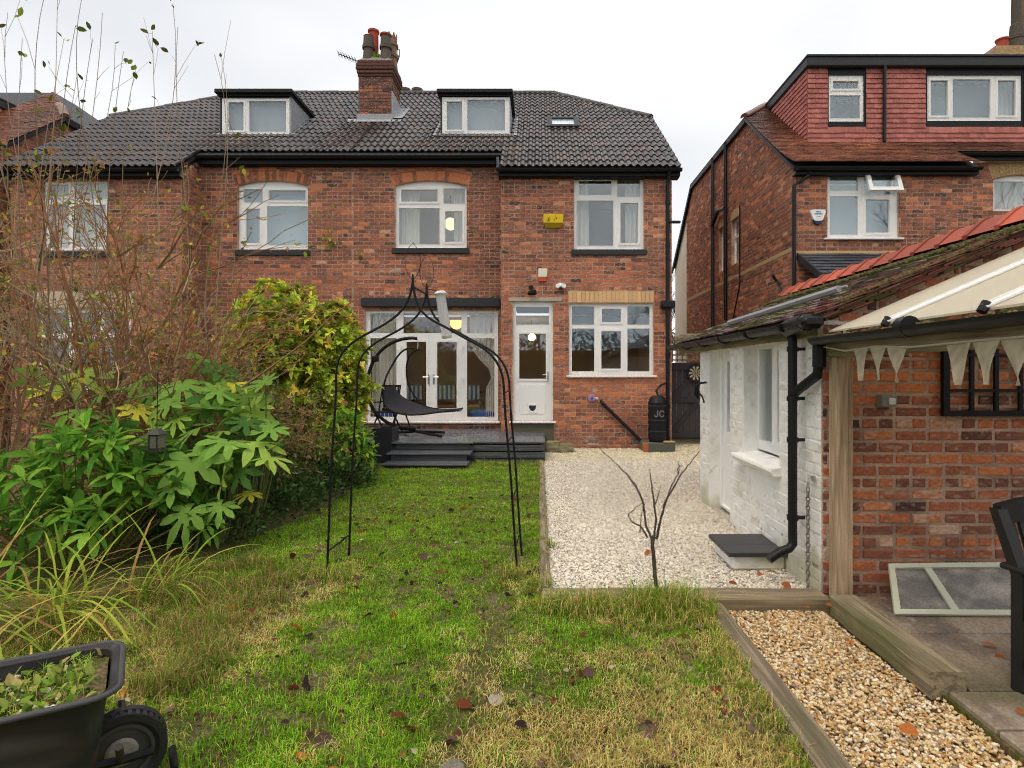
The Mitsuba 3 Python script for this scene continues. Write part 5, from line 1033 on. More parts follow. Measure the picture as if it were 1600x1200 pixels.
one('planter_box', MB().prism(sbox(X_(588, 10.6), 10.4, X_(617, 10.6), 10.9).difference(sbox(X_(588, 10.6)+.04, 10.44, X_(617, 10.6)-.04, 10.86)), .0, .60).box((X_(588, 10.6)+.03, 10.43, 0), (X_(617, 10.6)-.03, 10.87, .52)), 'dark_grey', 'dark grey planter box at the left end of the deck', 'planter')
sw = thing('swing_chair', 'black crescent-framed swing lounger on the deck', 'swing chair'); YS = 11.45
def sp_(pts, dy=0.0): return [px(500+x/3.75, 430+y/3.75, YS)+np.array((0, dy, 0)) for x, y in pts]
def smooth_(pts, n=6):
    from scipy.interpolate import CubicSpline
    p = np.array(pts); t = np.r_[0, np.cumsum(np.linalg.norm(np.diff(p, axis=0), axis=1))]; return CubicSpline(t, p)(np.linspace(0, t[-1], n*len(p)))
part(sw, 'crescent_post', MB().tube(smooth_(sp_([(568, 371), (450, 384), (352, 448), (292, 555), (275, 645), (292, 745), (345, 825), (430, 880), (560, 903)])), .033, 10), 'black_paint', 40)
part(sw, 'clamp', MB().box(np.array(sp_([(325, 490)])[0])-.06, np.array(sp_([(325, 490)])[0])+.06, ch=.02), 'black_paint')
for a, b in (((560, 903), (730, 948)), ((560, 903), (712, 925)), ((560, 903), (440, 925)), ((560, 903), (465, 905))):
    pa, pb = sp_([a])[0], sp_([b])[0]; pb = pb+np.array((0, .35 if b[1] < 930 else -.35, 0)); pb[2] = ZD_+.03; pa = pa.copy(); pa[2] = ZD_+.09
    part(sw, 'foot', MB().tube([pa, pb], .026, 8), 'black_paint', 40)
railA = smooth_(sp_([(572, 430), (505, 448), (445, 530), (408, 605), (394, 680), (408, 765), (470, 800), (640, 806), (826, 786)], -.3)); railB = smooth_(sp_([(574, 430), (512, 460), (486, 545), (500, 645), (545, 725), (605, 775), (690, 790), (760, 792), (826, 786)], .3))
for q in (railA, railB): part(sw, 'side_rail', MB().tube(q, .018, 8), 'black_paint', 40)
ia = railA[19:]; n = len(ia); tt = np.linspace(0, 1, n)[:, None]; ib = ia+(railB[19:]-ia)*(.42+.58*np.clip(tt*2.2, 0, 1)); m = MB(); vv = np.concatenate([ia, (ia+ib)/2+np.array((0, 0, -.04)), ib]); k = np.arange(n-1)
m.add(vv, np.vstack([np.stack([o+k, o+k+1, o+n+k+1], -1) for o in (0, n)]+[np.stack([o+k, o+n+k+1, o+n+k], -1) for o in (0, n)]), c=(.045, .046, .054)); part(sw, 'sling', m, 'vc_matte', True)
for a, b in (((470, 800), (452, 866)), ((515, 800), (548, 892))): part(sw, 'strut', MB().tube(sp_([a, b], -.25), .014, 6), 'black_paint', 40)
part(sw, 'hanger', MB().tube(smooth_(sp_([(571, 371), (574, 400), (572, 430)])), .008, 6), 'steel', 40)
fc = thing('folding_chair', 'black slatted garden chair on the deck behind the swing lounger', 'chair'); frF = Fr((X_(603, 12.2), 12.25, ZD_), (.95, -.3, 0), (-.3, -.95, 0))
for i in range(6): part(fc, 'back_slat', MB().box((-.2+i*.07, .42, -.20), (-.165+i*.07, .98, -.18), fr=frF), 'black_paint')
for z in (.44, .95): part(fc, 'rail', MB().box((-.23, z, -.215), (.23, z+.05, -.175), fr=frF, ch=.006), 'black_paint')
for i in range(5): part(fc, 'seat_slat', MB().box((-.22, .42, -.15+i*.08), (.22, .44, -.09+i*.08), fr=frF), 'black_paint')
for s_ in (-.22, .22):
    part(fc, 'leg', MB().tube(frF([[s_, 0, .22], [s_, .42, -.05], [s_, 1.0, -.2]]), .018, 6), 'black_paint'); part(fc, 'leg', MB().tube(frF([[s_, 0, -.25], [s_, .43, .12], [s_, .62, .2]]), .018, 6), 'black_paint'); part(fc, 'armrest', MB().box((s_-.025, .62, -.2), (s_+.025, .645, .25), fr=frF, ch=.006), 'black_paint')
# ------------------------------------------------------------------ garden arch with a bird feeder
ar = thing('garden_arch', 'tall thin black metal garden arch standing across the lawn', 'garden arch'); YA = 4.62
def ap(pts, Y): return [px(x, y, Y) for x, y in pts]
FRONT_L = [(511, 897), (515, 790), (520, 690), (525, 600), (530, 560), (545, 540), (580, 518), (615, 497), (633, 478), (641, 460), (645, 438)]
FRONT_R = [(645, 438), (650, 468), (662, 490), (690, 508), (730, 530), (765, 552), (783, 580), (788, 620), (796, 720), (803, 820), (811, 920)]
def wide(pts, s): return pts
YA2 = YA/.905
def back(pts): return [px(x, y, YA)*np.array((1, 0, 1))+np.array((.02, YA+.47, 0)) for x, y in pts]
for pts in (FRONT_L, FRONT_R): part(ar, 'hoop', MB().tube(smooth_(ap(pts, YA), 4), .0095, 8), 'black_paint', 40)
BL, BR = smooth_(back(FRONT_L), 4), smooth_(back(FRONT_R), 4)
for q in (BL, BR): part(ar, 'hoop', MB().tube(q, .0095, 8), 'black_paint', 40)
AFL, AFR = smooth_(ap(FRONT_L, YA), 4), smooth_(ap(FRONT_R, YA), 4)
for A, B in ((AFL, BL), (AFR, BR)):
    for z in (.18, .62, 1.06, 1.45):
        half = A[A[:, 2] < 1.7]; hb_ = B[B[:, 2] < 1.7]; a = half[np.argmin(np.abs(half[:, 2]-z))]; b = hb_[np.argmin(np.abs(hb_[:, 2]-z))]
        part(ar, 'rung', MB().tube([a, b], .0065, 6), 'black_paint', 40)
apx, apb = AFL[-1], BL[-1]
part(ar, 'top_bar', MB().tube([apx+np.array((0, 0, -.05)), apb+np.array((0, 0, -.05))], .008, 6), 'black_paint', 40)
for a in (apx, apb): part(ar, 'finial', MB().tube([a, a+np.array((0, 0, .05))], [.011, .006], 8), 'black_paint', 40)
for i, a in enumerate((apx, apb)):
    for s_ in (-1, 1): part(ar, 'scroll_wire', MB().tube(smooth_([a+np.array((0, 0, .0)), a+np.array((s_*.06, 0, .12)), a+np.array((s_*.05, 0, .22)), a+np.array((s_*.0, 0, .30))], 5), .0022, 4), 'black_paint', 40)
bf = thing('bird_feeder', 'clear tube bird feeder with white lid hanging tilted from the arch top', 'bird feeder'); p0, p1 = px(688, 459, 5.0), px(698, 525, 5.0); ax_ = (p1-p0)
part(bf, 'lid', MB().tube([p0-ax_*.06, p0, p0+ax_*.03], [.035, .058, .05], 18, c=(.62, .63, .62)), 'vc_gloss', 35)
scene['feeder_mesh'] = {'type': 'principledthin', 'base_color': rgb(.85, .86, .88), 'roughness': .3, 'diff_trans': 1.0, 'spec_trans': .5}
part(bf, 'tube', MB().tube([p0+ax_*.03, p1], .042, 18, cap=False), 'feeder_mesh', True)
part(bf, 'cup', MB().tube([p1, p1+ax_*.05], [.048, .04], 18, c=(.55, .55, .54)), 'vc_gloss', 35); part(bf, 'wire', MB().tube([apb, p0-ax_*.05], .003, 4), 'black_paint')
# ------------------------------------------------------------------ sleepers, kerbs, patio, chair
def timber(name, lo, hi, mat, label, cat, seed, bow=.008, ch=.012):
    lo, hi = np.array(lo, float), np.array(hi, float); ax = int(np.argmax(hi-lo)); n = 24; m = MB(); r = rng_(seed)
    o = [i for i in range(3) if i != ax]; c8 = []
    a, b = lo[o], hi[o]; prof = [(a[0]+ch, a[1]), (b[0]-ch, a[1]), (b[0], a[1]+ch), (b[0], b[1]-ch), (b[0]-ch, b[1]), (a[0]+ch, b[1]), (a[0], b[1]-ch), (a[0], a[1]+ch)]
    V = []
    for i in range(n+1):
        t = lo[ax]+(hi[ax]-lo[ax])*i/n
        for p in prof: q = np.zeros(3); q[ax] = t; q[o[0]], q[o[1]] = p; V.append(q)
    V = np.array(V); V[:, o] += (np.stack([vnoise(V+seed, 3, 1), vnoise(V+seed+9, 3, 2)], -1)-.5)*bow*2+(np.stack([vnoise(V, 25, 3, 2), vnoise(V+5, 25, 4, 2)], -1)-.5)*bow*.6
    f = []
    for i in range(n):
        for j in range(8): q = [i*8+j, i*8+(j+1) % 8, (i+1)*8+(j+1) % 8, (i+1)*8+j]; f += [[q[0], q[1], q[2]], [q[0], q[2], q[3]]]
    for k in range(1, 7): f += [[0, k+1, k], [n*8, n*8+k, n*8+k+1]]
    f = np.array(f)
    tm = trimesh.Trimesh(V, f, process=False); 
    if tm.volume < 0: f = f[:, ::-1]
    return one(name, m.add(V, f), mat, label, cat)
timber('timber_sleeper', (2.0, 2.95, -.06), (2.19, 3.97, .085), 'timber_y', 'short mossy timber sleeper between tan gravel and patio', 'timber sleeper', 1)
timber('timber_edging', (1.135, 1.2, -.1), (1.275, 4.0, .02), 'timber_edge', 'weathered plank edging between the lawn and tan gravel', 'timber edging', 2)
timber('timber_edging', (.0, 4.27, -.1), (.075, 10.4, .035), 'timber_edge', 'long narrow plank edging between the lawn and white gravel', 'timber edging', 3)
timber('timber_sleeper', (.02, 4.05, -.12), (2.04, 4.25, .035), 'timber_x', 'timber sleeper across the near edge of the white gravel', 'timber sleeper', 4)
r = rng_(75)
def slab(x0, y0, x1, y1, k):
    e = .008; part(k, 'paving_slab', MB().box((x0+e, y0+e, -.06), (x1-e, y1-e, -.004+r.normal(0, .0025)), uv=(r.random(), r.random()), ch=.006), 'uv_slab')
pt = struct('patio', MB().box((2.06, 1.0, -.12), (5.2, 4.18, -.03)), 'soil')
rows = [(1.0, 1.55), (1.55, 2.2), (2.2, 2.62), (2.62, 2.94), (2.94, 3.6), (3.6, 4.18)]
for i, (a, b) in enumerate(rows):
    x = 2.075 if b <= 2.95 else 2.20
    while x < 5.1:
        w = r.uniform(.45, .95); slab(x, a, min(x+w, 5.15), b, pt); x += w
gc = thing('garden_chair', 'black painted wooden armchair on the patio at the right edge', 'armchair'); frH = Fr((2.75, 2.985, 0), (.985, .17, 0), (.17, -.985, 0))
wd = 'black_wood'; scene['black_wood'] = princ((.018, .016, .016), .5, .4)
for s_ in (-.3, .3):
    part(gc, 'rear_leg', MB().hexa(frH([[s_-.03, 0, -.03], [s_+.03, 0, -.03], [s_+.03, 0, .03], [s_-.03, 0, .03]])[::-1], frH([[s_-.03, .58, -.03], [s_+.03, .58, -.03], [s_+.03, .58, .03], [s_-.03, .58, .03]])[::-1]), wd)
    part(gc, 'back_stile', MB().hexa(frH([[s_-.03, .58, -.03], [s_+.03, .58, -.03], [s_+.03, .58, .03], [s_-.03, .58, .03]])[::-1], frH([[s_-.03, .90, -.15], [s_+.03, .90, -.15], [s_+.03, .90, -.10], [s_-.03, .90, -.10]])[::-1]), wd)
    part(gc, 'front_leg', MB().box((s_-.03, 0, .40), (s_+.03, .60, .46), fr=frH, ch=.005), wd)
    part(gc, 'armrest', MB().box((s_-.04, .60, -.09), (s_+.04, .63, .52), fr=frH, ch=.01), wd)
    part(gc, 'side_rail', MB().box((s_-.018, .36, .03), (s_+.018, .43, .40), fr=frH), wd); part(gc, 'stretcher', MB().box((s_-.015, .12, .03), (s_+.015, .17, .40), fr=frH), wd)
for i in range(8): x = -.23+i*.066; part(gc, 'back_slat', MB().hexa(frH([[x-.018, .42, -.01], [x+.018, .42, -.01], [x+.018, .42, .01], [x-.018, .42, .01]])[::-1], frH([[x-.018, .85, -.135], [x+.018, .85, -.135], [x+.018, .85, -.115], [x-.018, .85, -.115]])[::-1]), wd)
m = MB(); xs = np.linspace(-.30, .30, 11)
for i in range(10):
    h0, h1 = .905+.05*math.cos(xs[i]*4.5), .905+.05*math.cos(xs[i+1]*4.5)
    m.hexa(frH([[xs[i], .83, -.145], [xs[i+1], .83, -.145], [xs[i+1], .83, -.10], [xs[i], .83, -.10]])[::-1], frH([[xs[i], h0, -.155], [xs[i+1], h1, -.155], [xs[i+1], h1, -.11], [xs[i], h0, -.11]])[::-1])
part(gc, 'top_rail', m, wd); part(gc, 'lower_rail', MB().box((-.27, .40, -.02), (.27, .46, .02), fr=frH), wd)
for i in range(6): part(gc, 'seat_slat', MB().box((-.28, .43, .02+i*.075), (.28, .45, .08+i*.075), fr=frH, ch=.004), wd)
part(gc, 'front_rail', MB().box((-.27, .36, .41), (.27, .43, .45), fr=frH), wd)
# ------------------------------------------------------------------ ground, lawn and gravel
def mbv(v, f, c): m = MB(); m.v.append(v); m.f.append(np.asarray(f)); m.c.append(c); m.u.append(np.zeros((len(v), 2))); m.n = len(v); return m
def join(m, v, f, c): m.v.append(v); m.f.append(np.asarray(f)+m.n); m.c.append(c); m.u.append(np.zeros((len(v), 2))); m.n += len(v)
struct('ground', MB().box((-400, -60, -.6), (400, 700, -.12)), 'soil')
def lawn_z(x, y): return .05*(vnoise(np.stack([x, y, 0*x], -1), .9, 80, 2)-.5)+.045*(vnoise(np.stack([x, y, 0*x+5], -1), 5.0, 81, 2)-.5)-.01
def grid(x0, x1, y0, y1, s, zf):
    xs, ys = np.arange(x0, x1+s*.5, s), np.arange(y0, y1+s*.5, s); gx, gy = np.meshgrid(xs, ys); v = np.stack([gx.ravel(), gy.ravel(), zf(gx.ravel(), gy.ravel())], -1); n = len(xs)
    i, j = np.meshgrid(np.arange(len(ys)-1), np.arange(n-1), indexing='ij'); a = (i*n+j).ravel(); return v, np.vstack([np.stack([a, a+1, a+n+1], -1), np.stack([a, a+n+1, a+n], -1)])
m = MB(); m.add(*grid(-9, 0.0, -1.0, 12.1, .06, lawn_z)); m.add(*grid(0.0, 1.14, -1.0, 4.06, .06, lawn_z)); struct('lawn', m, 'soil', True)
def gz(x, y): return -.035+.045*np.clip((y-4)/8, 0, 1)+.02*(vnoise(np.stack([x, y, 0*x], -1), 3, 82, 2)-.5)
m = MB().add(*grid(.07, 5.2, 4.2, 13.4, .08, gz)); struct('gravel_bed', m, 'grit', True)
m = MB().add(*grid(1.26, 2.08, 0.8, 4.06, .05, lambda x, y: -.075+.02*(vnoise(np.stack([x, y, 0*x], -1), 4, 83, 2)-.5))); struct('gravel_bed', m, 'tan_grit', True)
ICO0 = trimesh.creation.icosphere(0, 1.0); ICO1 = trimesh.creation.icosphere(1, 1.0); OCT = trimesh.Trimesh(np.array([[1, 0, 0], [-1, 0, 0], [0, 1, 0], [0, -1, 0], [0, 0, 1], [0, 0, -1.]]), [[0, 2, 4], [2, 1, 4], [1, 3, 4], [3, 0, 4], [2, 0, 5], [1, 2, 5], [3, 1, 5], [0, 3, 5]], process=False)
def pebbles(tm, pos, r, size, col, flat=.6, rough=.18):
    n = len(pos); tv = tm.vertices; v = np.repeat(tv[None], n, 0)*(1+r.normal(0, rough, (n, len(tv), 1)))*np.stack([r.uniform(.8, 1.3, n), r.uniform(.6, 1, n), np.full(n, flat)], -1)[:, None]
    R = basis(r.normal(0, 1, (n, 3))*np.array([1, 1, .25]), r); v = np.einsum('nij,nkj->nki', R, v)*np.reshape(size, (-1, 1, 1))+pos[:, None]
    c = np.repeat(col[:, None], len(tv), 1)
    return v.reshape(-1, 3), (tm.faces[None]+len(tv)*np.arange(n)[:, None, None]).reshape(-1, 3), c.reshape(-1, 3)
def pick(r, cols, w, n, jit=.15):
    w = np.array(w, float); return np.array(cols)[r.choice(len(cols), n, p=w/w.sum())]*r.uniform(1-jit, 1+jit, (n, 1))
r = rng_(90); n = 46000
y = 4.2+(12.9-4.2)*r.random(n)**1.35; x = r.uniform(.07, 2.06, n); far = r.random(n) < .2; x = np.where(y > 7.4, r.uniform(.07, 4.6, n), x)
x, y = x[~((x < .09) & (y < 10.4))], y[~((x < .09) & (y < 10.4))]; n = len(x)
pos = np.stack([x, y, gz(x, y)+r.uniform(-.002, .010, n)], -1); sz = r.uniform(.006, .0135, n)*(1+.06*np.clip(y-6, 0, 6))
col = pick(r, [(.82, .77, .65), (.74, .67, .54), (.58, .49, .38), (.85, .81, .73), (.30, .24, .19)], [4, 3, 1.4, 3, .6], n)
damp = vnoise(pos, .8, 91)[:, None]; col = col*np.where((y > 10.5)[:, None], np.array((1, .98, .78)), 1.0)*(.80+.35*damp)
nr = y < 6.2; m = MB(); join(m, *pebbles(ICO0, pos[nr], r, sz[nr], col[nr])); join(m, *pebbles(OCT, pos[~nr], r, sz[~nr], col[~nr]))
one('white_gravel', m, 'vc_matte', 'white limestone gravel spread between lawn and outbuilding', 'gravel', kind='stuff')
n = 15500; x = r.uniform(1.28, 2.07, n); y = 1.6+(4.04-1.6)*r.random(n); pos = np.stack([x, y, -.068+r.uniform(0, .022, n)+.02*(vnoise(np.stack([x, y, 0*x], -1), 4, 83, 2)-.5)], -1); sel = ~((x > 1.99) & (y > 2.94)); pos = pos[sel]; n = len(pos)
col = pick(r, [(.58, .40, .18), (.70, .54, .30), (.78, .69, .52), (.42, .25, .11), (.26, .20, .15), (.55, .29, .10)], [4, 4.6, 3.6, 1.7, .8, 1], n)
sz = r.uniform(.0052, .0125, n); nr = pos[:, 1] < 2.5; m = MB(); join(m, *pebbles(ICO1, pos[nr], r, sz[nr], col[nr], .65, .07)); join(m, *pebbles(ICO0, pos[~nr], r, sz[~nr]*1.08, col[~nr], .65, .05))
one('tan_gravel', m, 'vc_clay', 'wet tan and cream pebble gravel in the strip by the patio', 'gravel', smooth=True, kind='stuff')
# ---- grass blades
def blades(x, y, z, h, lean, w, col, r, bend=.5):
    n = len(x); a = r.uniform(0, 2*np.pi, n); d = np.stack([np.cos(a), np.sin(a), 0*a], -1); s = np.stack([-np.sin(a), np.cos(a), 0*a], -1)*w[:, None]*.5; s = s[:, None]
    b = np.stack([x, y, z], -1); up = np.array([0, 0, 1.0]); L = lean[:, None]
    mid = b+up*(h*.55*np.cos(lean*.6))[:, None]+d*(h*.55*np.sin(lean*.6))[:, None]; tip = mid+up*(h*.45*np.cos(lean*(1+bend)))[:, None]+d*(h*.45*np.sin(lean*(1+bend)))[:, None]
    v = np.stack([b-s[:, 0], b+s[:, 0], mid-s[:, 0]*.8, mid+s[:, 0]*.8, tip], 1)
    f = np.array([[0, 1, 3], [0, 3, 2], [2, 3, 4]]); c = np.repeat(col[:, None], 5, 1)*np.array([.5, .5, .95, .95, 1.15])[None, :, None]  # shade painted into the blade colour: dark at the base, lighter at the tip
    return v.reshape(-1, 3), (f[None]+5*np.arange(n)[:, None, None]).reshape(-1, 3), c.reshape(-1, 3)
GREEN, DEEP, LIME, STRAW, HAY = np.array((.182, .365, .022)), np.array((.090, .21, .015)), np.array((.29, .355, .036)), np.array((.53, .41, .155)), np.array((.36, .245, .095))
def sward(x, y, r):
    p = np.stack([x, y, 0*x], -1); a = vnoise(p, 1.3, 95); b = vnoise(p, 4.5, 96); c_ = vnoise(p, 11, 97, 2)
    dry = np.clip(.47-.42*(y-2.6)/1.4, -.75, .38)+2.0*(a-.5)+1.7*(b-.5)+1.1*(c_-.5)
    dry += .35*np.exp(-((x+.32)/.14)**2)*(y < 4)-.48*np.exp(-((x+.85)/.48)**2)+.28*np.clip((x-.1)/.3, 0, 1)*(y < 4.1)+.25*np.clip((-1.35-x)/.4, 0, 1)*(y < 4.6)
    k = r.random(len(x)) < 1/(1+np.exp(-(dry-.38)*5.5))*.86
    col = np.where(k[:, None], np.where((r.random(len(x)) < .55)[:, None], STRAW, HAY), np.where((b > .52)[:, None], GREEN, DEEP*.5+GREEN*.5))
    lime = (~k) & (r.random(len(x)) < .24); col = np.where(lime[:, None], LIME, col)
    return col*r.uniform(.55, 1.45, (len(x), 1))*(.72+.56*c_)[:, None], dry, k
def left_edge(y): return np.interp(y, [1.5, 2.3, 3.4, 4.6, 5.6, 7.0, 9.0, 10.5], [-3.6, -3.4, -2.9, -2.7, -2.55, -2.35, -2.4, -2.5])
r = rng_(92); m = MB()
for y0, y1, dens, w, h in ((1.45, 2.6, 17000, .0034, .034), (2.6, 4.1, 14000, .0036, .033), (4.1, 6.2, 8500, .0042, .030), (6.2, 10.4, 4200, .0056, .028)):
    n = int((y1-y0)*4.8*dens); x = r.uniform(-3.6, 1.2, n); y = r.uniform(y0, y1, n)
    ok = (x > left_edge(y)-.25) & (x < np.where(y < 4.04, 1.15, .0)) & ~((y > 9.66) & (x > -2.6) & (x < -1.2))
    thin = vnoise(np.stack([x, y, 0*x], -1), 6, 98); track = np.exp(-((x+.33+.05*np.sin(y*3))/.12)**2)*(y < 4.3)
    ok &= (r.random(n) > .82*track*(thin > .3)) & (r.random(n) > np.clip((.47-thin)*5, 0, .85)*(y < 5.5)) & (np.abs(x)/np.maximum(y, .1) < 1.05)
    x, y = x[ok], y[ok]; n = len(x); col, dry, k = sward(x, y, r)
    hh = h*r.uniform(.5, 1.5, n)*(.7+.7*vnoise(np.stack([x, y, 0*x], -1), 3, 99)); lean = np.clip(np.abs(r.normal(.72, .45, n))+.65*k, 0, 1.52)
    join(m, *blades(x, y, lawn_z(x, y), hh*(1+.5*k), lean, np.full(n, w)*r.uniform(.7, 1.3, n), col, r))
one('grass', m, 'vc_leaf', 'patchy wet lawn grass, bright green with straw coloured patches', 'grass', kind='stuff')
# long tufts
def tufts(name, spots, label, seed, cols, wts):
    r = rng_(seed); m = MB()
    for x0, y0, rad, n, h in spots:
        a = r.uniform(0, 6.28, n); q = rad*np.sqrt(r.random(n)); x, y = x0+q*np.cos(a), y0+q*np.sin(a)*.7; col = pick(r, cols, wts, n, .3)
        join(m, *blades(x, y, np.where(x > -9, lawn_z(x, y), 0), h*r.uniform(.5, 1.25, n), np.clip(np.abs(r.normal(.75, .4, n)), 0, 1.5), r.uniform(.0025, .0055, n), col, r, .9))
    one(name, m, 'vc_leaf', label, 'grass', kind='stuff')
r = rng_(101)
spots = [(.80, 3.90, .22, 800, .27), (.55, 3.93, .22, 560, .19), (1.0, 3.9, .18, 520, .20), (.25, 3.93, .22, 480, .18), (.72, 3.75, .28, 500, .16), (.10, 3.9, .15, 260, .15), (-.02, 4.3, .12, 160, .14), (-.2, 4.55, .12, 160, .14), (-1.66, 4.55, .2, 330, .15), (1.06, 3.8, .12, 260, .13), (.10, 5.35, .06, 60, .10), (.9, 3.72, .2, 240, .14)]
spots += [(X_(x, 9.75), 9.9+r.uniform(0, .4), .12, 60, .12) for x in np.linspace(745, 845, 9)]+[(.04, y, .05, 60, .09) for y in np.arange(4.6, 10.2, .45)]
spots += [(1.08+r.uniform(-.04, .03), y, .07, 110, .08) for y in np.arange(1.7, 3.9, .16)]
tufts('long_grass', spots, 'long grass tufts round the arch feet, edging boards and bare sapling', 102, [GREEN*.7, LIME*.8, STRAW*.9, HAY, DEEP*.6], [3, 2, 3, 2, 2.5])
spots = [(r.uniform(-3.1, -1.95), r.uniform(3.35, 4.85), .22, 190, .15) for _ in range(30)]+[(-1.95+r.uniform(-.2, .25), r.uniform(2.9, 3.6), .15, 200, .15) for _ in range(10)]
tufts('dry_grass', spots, 'drooping dry brown and green grass at the foot of the left-hand border', 103, [STRAW*.65, HAY*.75, DEEP*.8, GREEN*.55, HAY*.45], [2.4, 3, 3, 2, 2.5])
spots = [(-1.75+r.uniform(-.8, .5), 1.95+r.uniform(-.35, .3), .18, 260, .12) for _ in range(16)]
tufts('long_grass_clump', spots, 'longer straw and green grass under the wheelbarrow', 104, [GREEN, LIME, STRAW, HAY], [2.5, 2, 3, 1.5])
# small worn stone in the track
b = trimesh.creation.icosphere(3, 1.0); v = b.vertices*np.array((.075, .16, .02)); v += (vnoise(v, 22, 5)[:, None]-.5)*.012
one('sunken_stone', MB().add(v+np.array((-.36, 2.25, .0)), b.faces, c=np.array((.19, .17, .145))*(.6+.8*vnoise(v, 30, 6))[:, None]), 'vc_matte', 'grey flat stone showing through the worn track in the lawn', 'stone', smooth=True)
# ---- fallen leaves
def fallen(n, r, x, y, z, size):
    t = np.linspace(0, 2*np.pi, 9)[:-1]; tv = np.vstack([[0, .5, .0], np.stack([.34*np.cos(t)*(1-.15*np.cos(3*t)), .5+.5*np.sin(t), .10*np.cos(2*t)], -1)]); tf = [[0, i, i % 8+1] for i in range(1, 9)]
    d = r.normal(0, 1, (n, 3))*np.array([1, 1, .25]); return tv, tf, basis(d, r, r.normal(0, .5, n))
KINDS = [('rusty brown fallen leaf lying curled on the lawn', (.20, .065, .030), 44), ('dull purple-brown fallen leaf lying flat on the lawn', (.18, .10, .095), 52), ('pale silvery fallen leaf lying on the lawn', (.46, .40, .33), 18), ('orange fallen leaf lying on the lawn', (.55, .20, .045), 16), ('dark wet fallen leaf pressed into the lawn', (.045, .032, .030), 40)]
r = rng_(110); placed = []
for lab, c0, n in KINDS:
    i = 0
    while i < n:
        y = 1.9+(7.5-1.9)*r.random()**1.9; x = r.uniform(left_edge(y)+.5, 1.08 if y < 4 else -.08)
        if abs(x/y) > .92 or (x < -1.1 and y < 2.6): continue
        i += 1; tv, tf, R = fallen(1, r, x, y, 0, 0); s = r.uniform(.042, .088); z = lawn_z(np.array([x]), np.array([y]))[0]+r.uniform(.018, .034)
        v, f, c = scatter(tv, tf, np.array([[x, y, z]]), R, [s], np.array([c0])*r.uniform(.75, 1.3)); one('fallen_leaf', mbv(v, f, c), 'vc_petal', lab, 'leaf', smooth=True, group=lab.split(' lying')[0].split(' pressed')[0].replace('leaf', 'leaves'))
for lab, spots_, c0 in (('russet fallen leaf lying on the white gravel', [(X_(850, 4.9), 5.35), (1.35, 4.5), (1.72, 4.55), (1.85, 4.4), (1.9, 4.62), (1.0, 5.2), (1.5, 4.36), (1.96, 5.0)], (.34, .12, .05)), ('orange fallen leaf lying on the patio or tan gravel', [(2.62, 3.42), (2.63, 3.28), (1.62, 2.6), (1.85, 3.4), (2.3, 2.75), (1.5, 3.7), (1.98, 3.99), (1.8, 3.95)], (.46, .16, .05))):
    for x, y in spots_:
        tv, tf, R = fallen(1, r, x, y, 0, 0); v, f, c = scatter(tv, tf, np.array([[x, y, .02]]), R, [r.uniform(.05, .085)], np.array([c0])*r.uniform(.75, 1.25)); one('fallen_leaf', mbv(v, f, c), 'vc_petal', lab, 'leaf', smooth=True, group='fallen leaves on the '+('white gravel' if 'white' in lab else 'patio and tan gravel'))
n = 2000; y = 1.8+8*r.random(n)**1.7; x = left_edge(y)+r.random(n)*(np.where(y < 4, 1.1, -.05)-left_edge(y)); tv, tf, R = fallen(n, r, x, y, 0, 0)
col = pick(r, [(.15, .06, .04), (.20, .12, .10), (.36, .28, .22), (.055, .035, .03), (.36, .15, .05)], [3, 3.4, 1.4, 3.4, .8], n, .3)
one('leaf_litter', mbv(*scatter(tv, tf, np.stack([x, y, lawn_z(x, y)+r.uniform(.008, .026, n)], -1), R, r.uniform(.016, .045, n), col)), 'vc_petal', 'small leaf scraps and litter scattered over the lawn', 'leaf litter', smooth=True, kind='stuff')
# ------------------------------------------------------------------ wheelbarrow
wb = thing('wheelbarrow', 'black metal wheelbarrow of soil and weeds at the lower left corner', 'wheelbarrow')
A = np.array((.82, .57, 0)); A /= np.linalg.norm(A); B = np.array((-A[1], A[0], 0)); O = np.array((-1.62, 2.225, 0))      # A: towards the wheel, B: to the far side; O under the middle of the front rim
def wbp(a, b, z): return O+A*a+B*b+np.array((0, 0, z))
def ring(a0, a1, hb, z, rr=.08, n=6, za=0.0):
    out_ = []
    for ca, cb, st_ in ((a1-rr, hb-rr, 0), (a0+rr, hb-rr, 1), (a0+rr, -hb+rr, 2), (a1-rr, -hb+rr, 3)):
        for t in np.linspace(0, math.pi/2, n): ang = st_*math.pi/2+t; a = ca+rr*math.cos(ang); out_.append(wbp(a, cb+rr*math.sin(ang), z+za*(a-a1)))
    return np.array(out_)
rings = [ring(-.95, .0, .245, .50, .09, za=-.03), ring(-.93, -.03, .225, .485, .085, za=-.03), ring(-.84, -.055, .20, .29, .07), ring(-.80, -.075, .185, .175, .06)]
lip = ring(-.955, .008, .252, .485, .09, za=-.03)
def loft(rs, cap):
    n = len(rs[0]); f = []
    for k in range(len(rs)-1):
        for i in range(n): j = (i+1) % n; f += [[k*n+i, k*n+j, (k+1)*n+j], [k*n+i, (k+1)*n+j, (k+1)*n+i]]
    v = np.vstack(rs)
    if cap: v = np.vstack([v, rs[-1].mean(0)]); f += [[(len(rs)-1)*n+i, (len(rs)-1)*n+(i+1) % n, len(v)-1] for i in range(n)]
    return v, np.array(f)
v, f = loft([lip]+rings, True); c = np.array((.026, .026, .028))*np.ones((len(v), 1)); m = MB()
tm = trimesh.Trimesh(v, f, process=False); v2, f2 = trimesh.remesh.subdivide(*trimesh.remesh.subdivide(v, f)); rust = np.clip((vnoise(v2, 6, 120)-.42)*4, 0, 1)[:, None]*np.clip((.49-v2[:, 2:])*30, 0.1, 1); wear = np.clip((vnoise(v2, 16, 121)-.55)*4, 0, 1)[:, None]
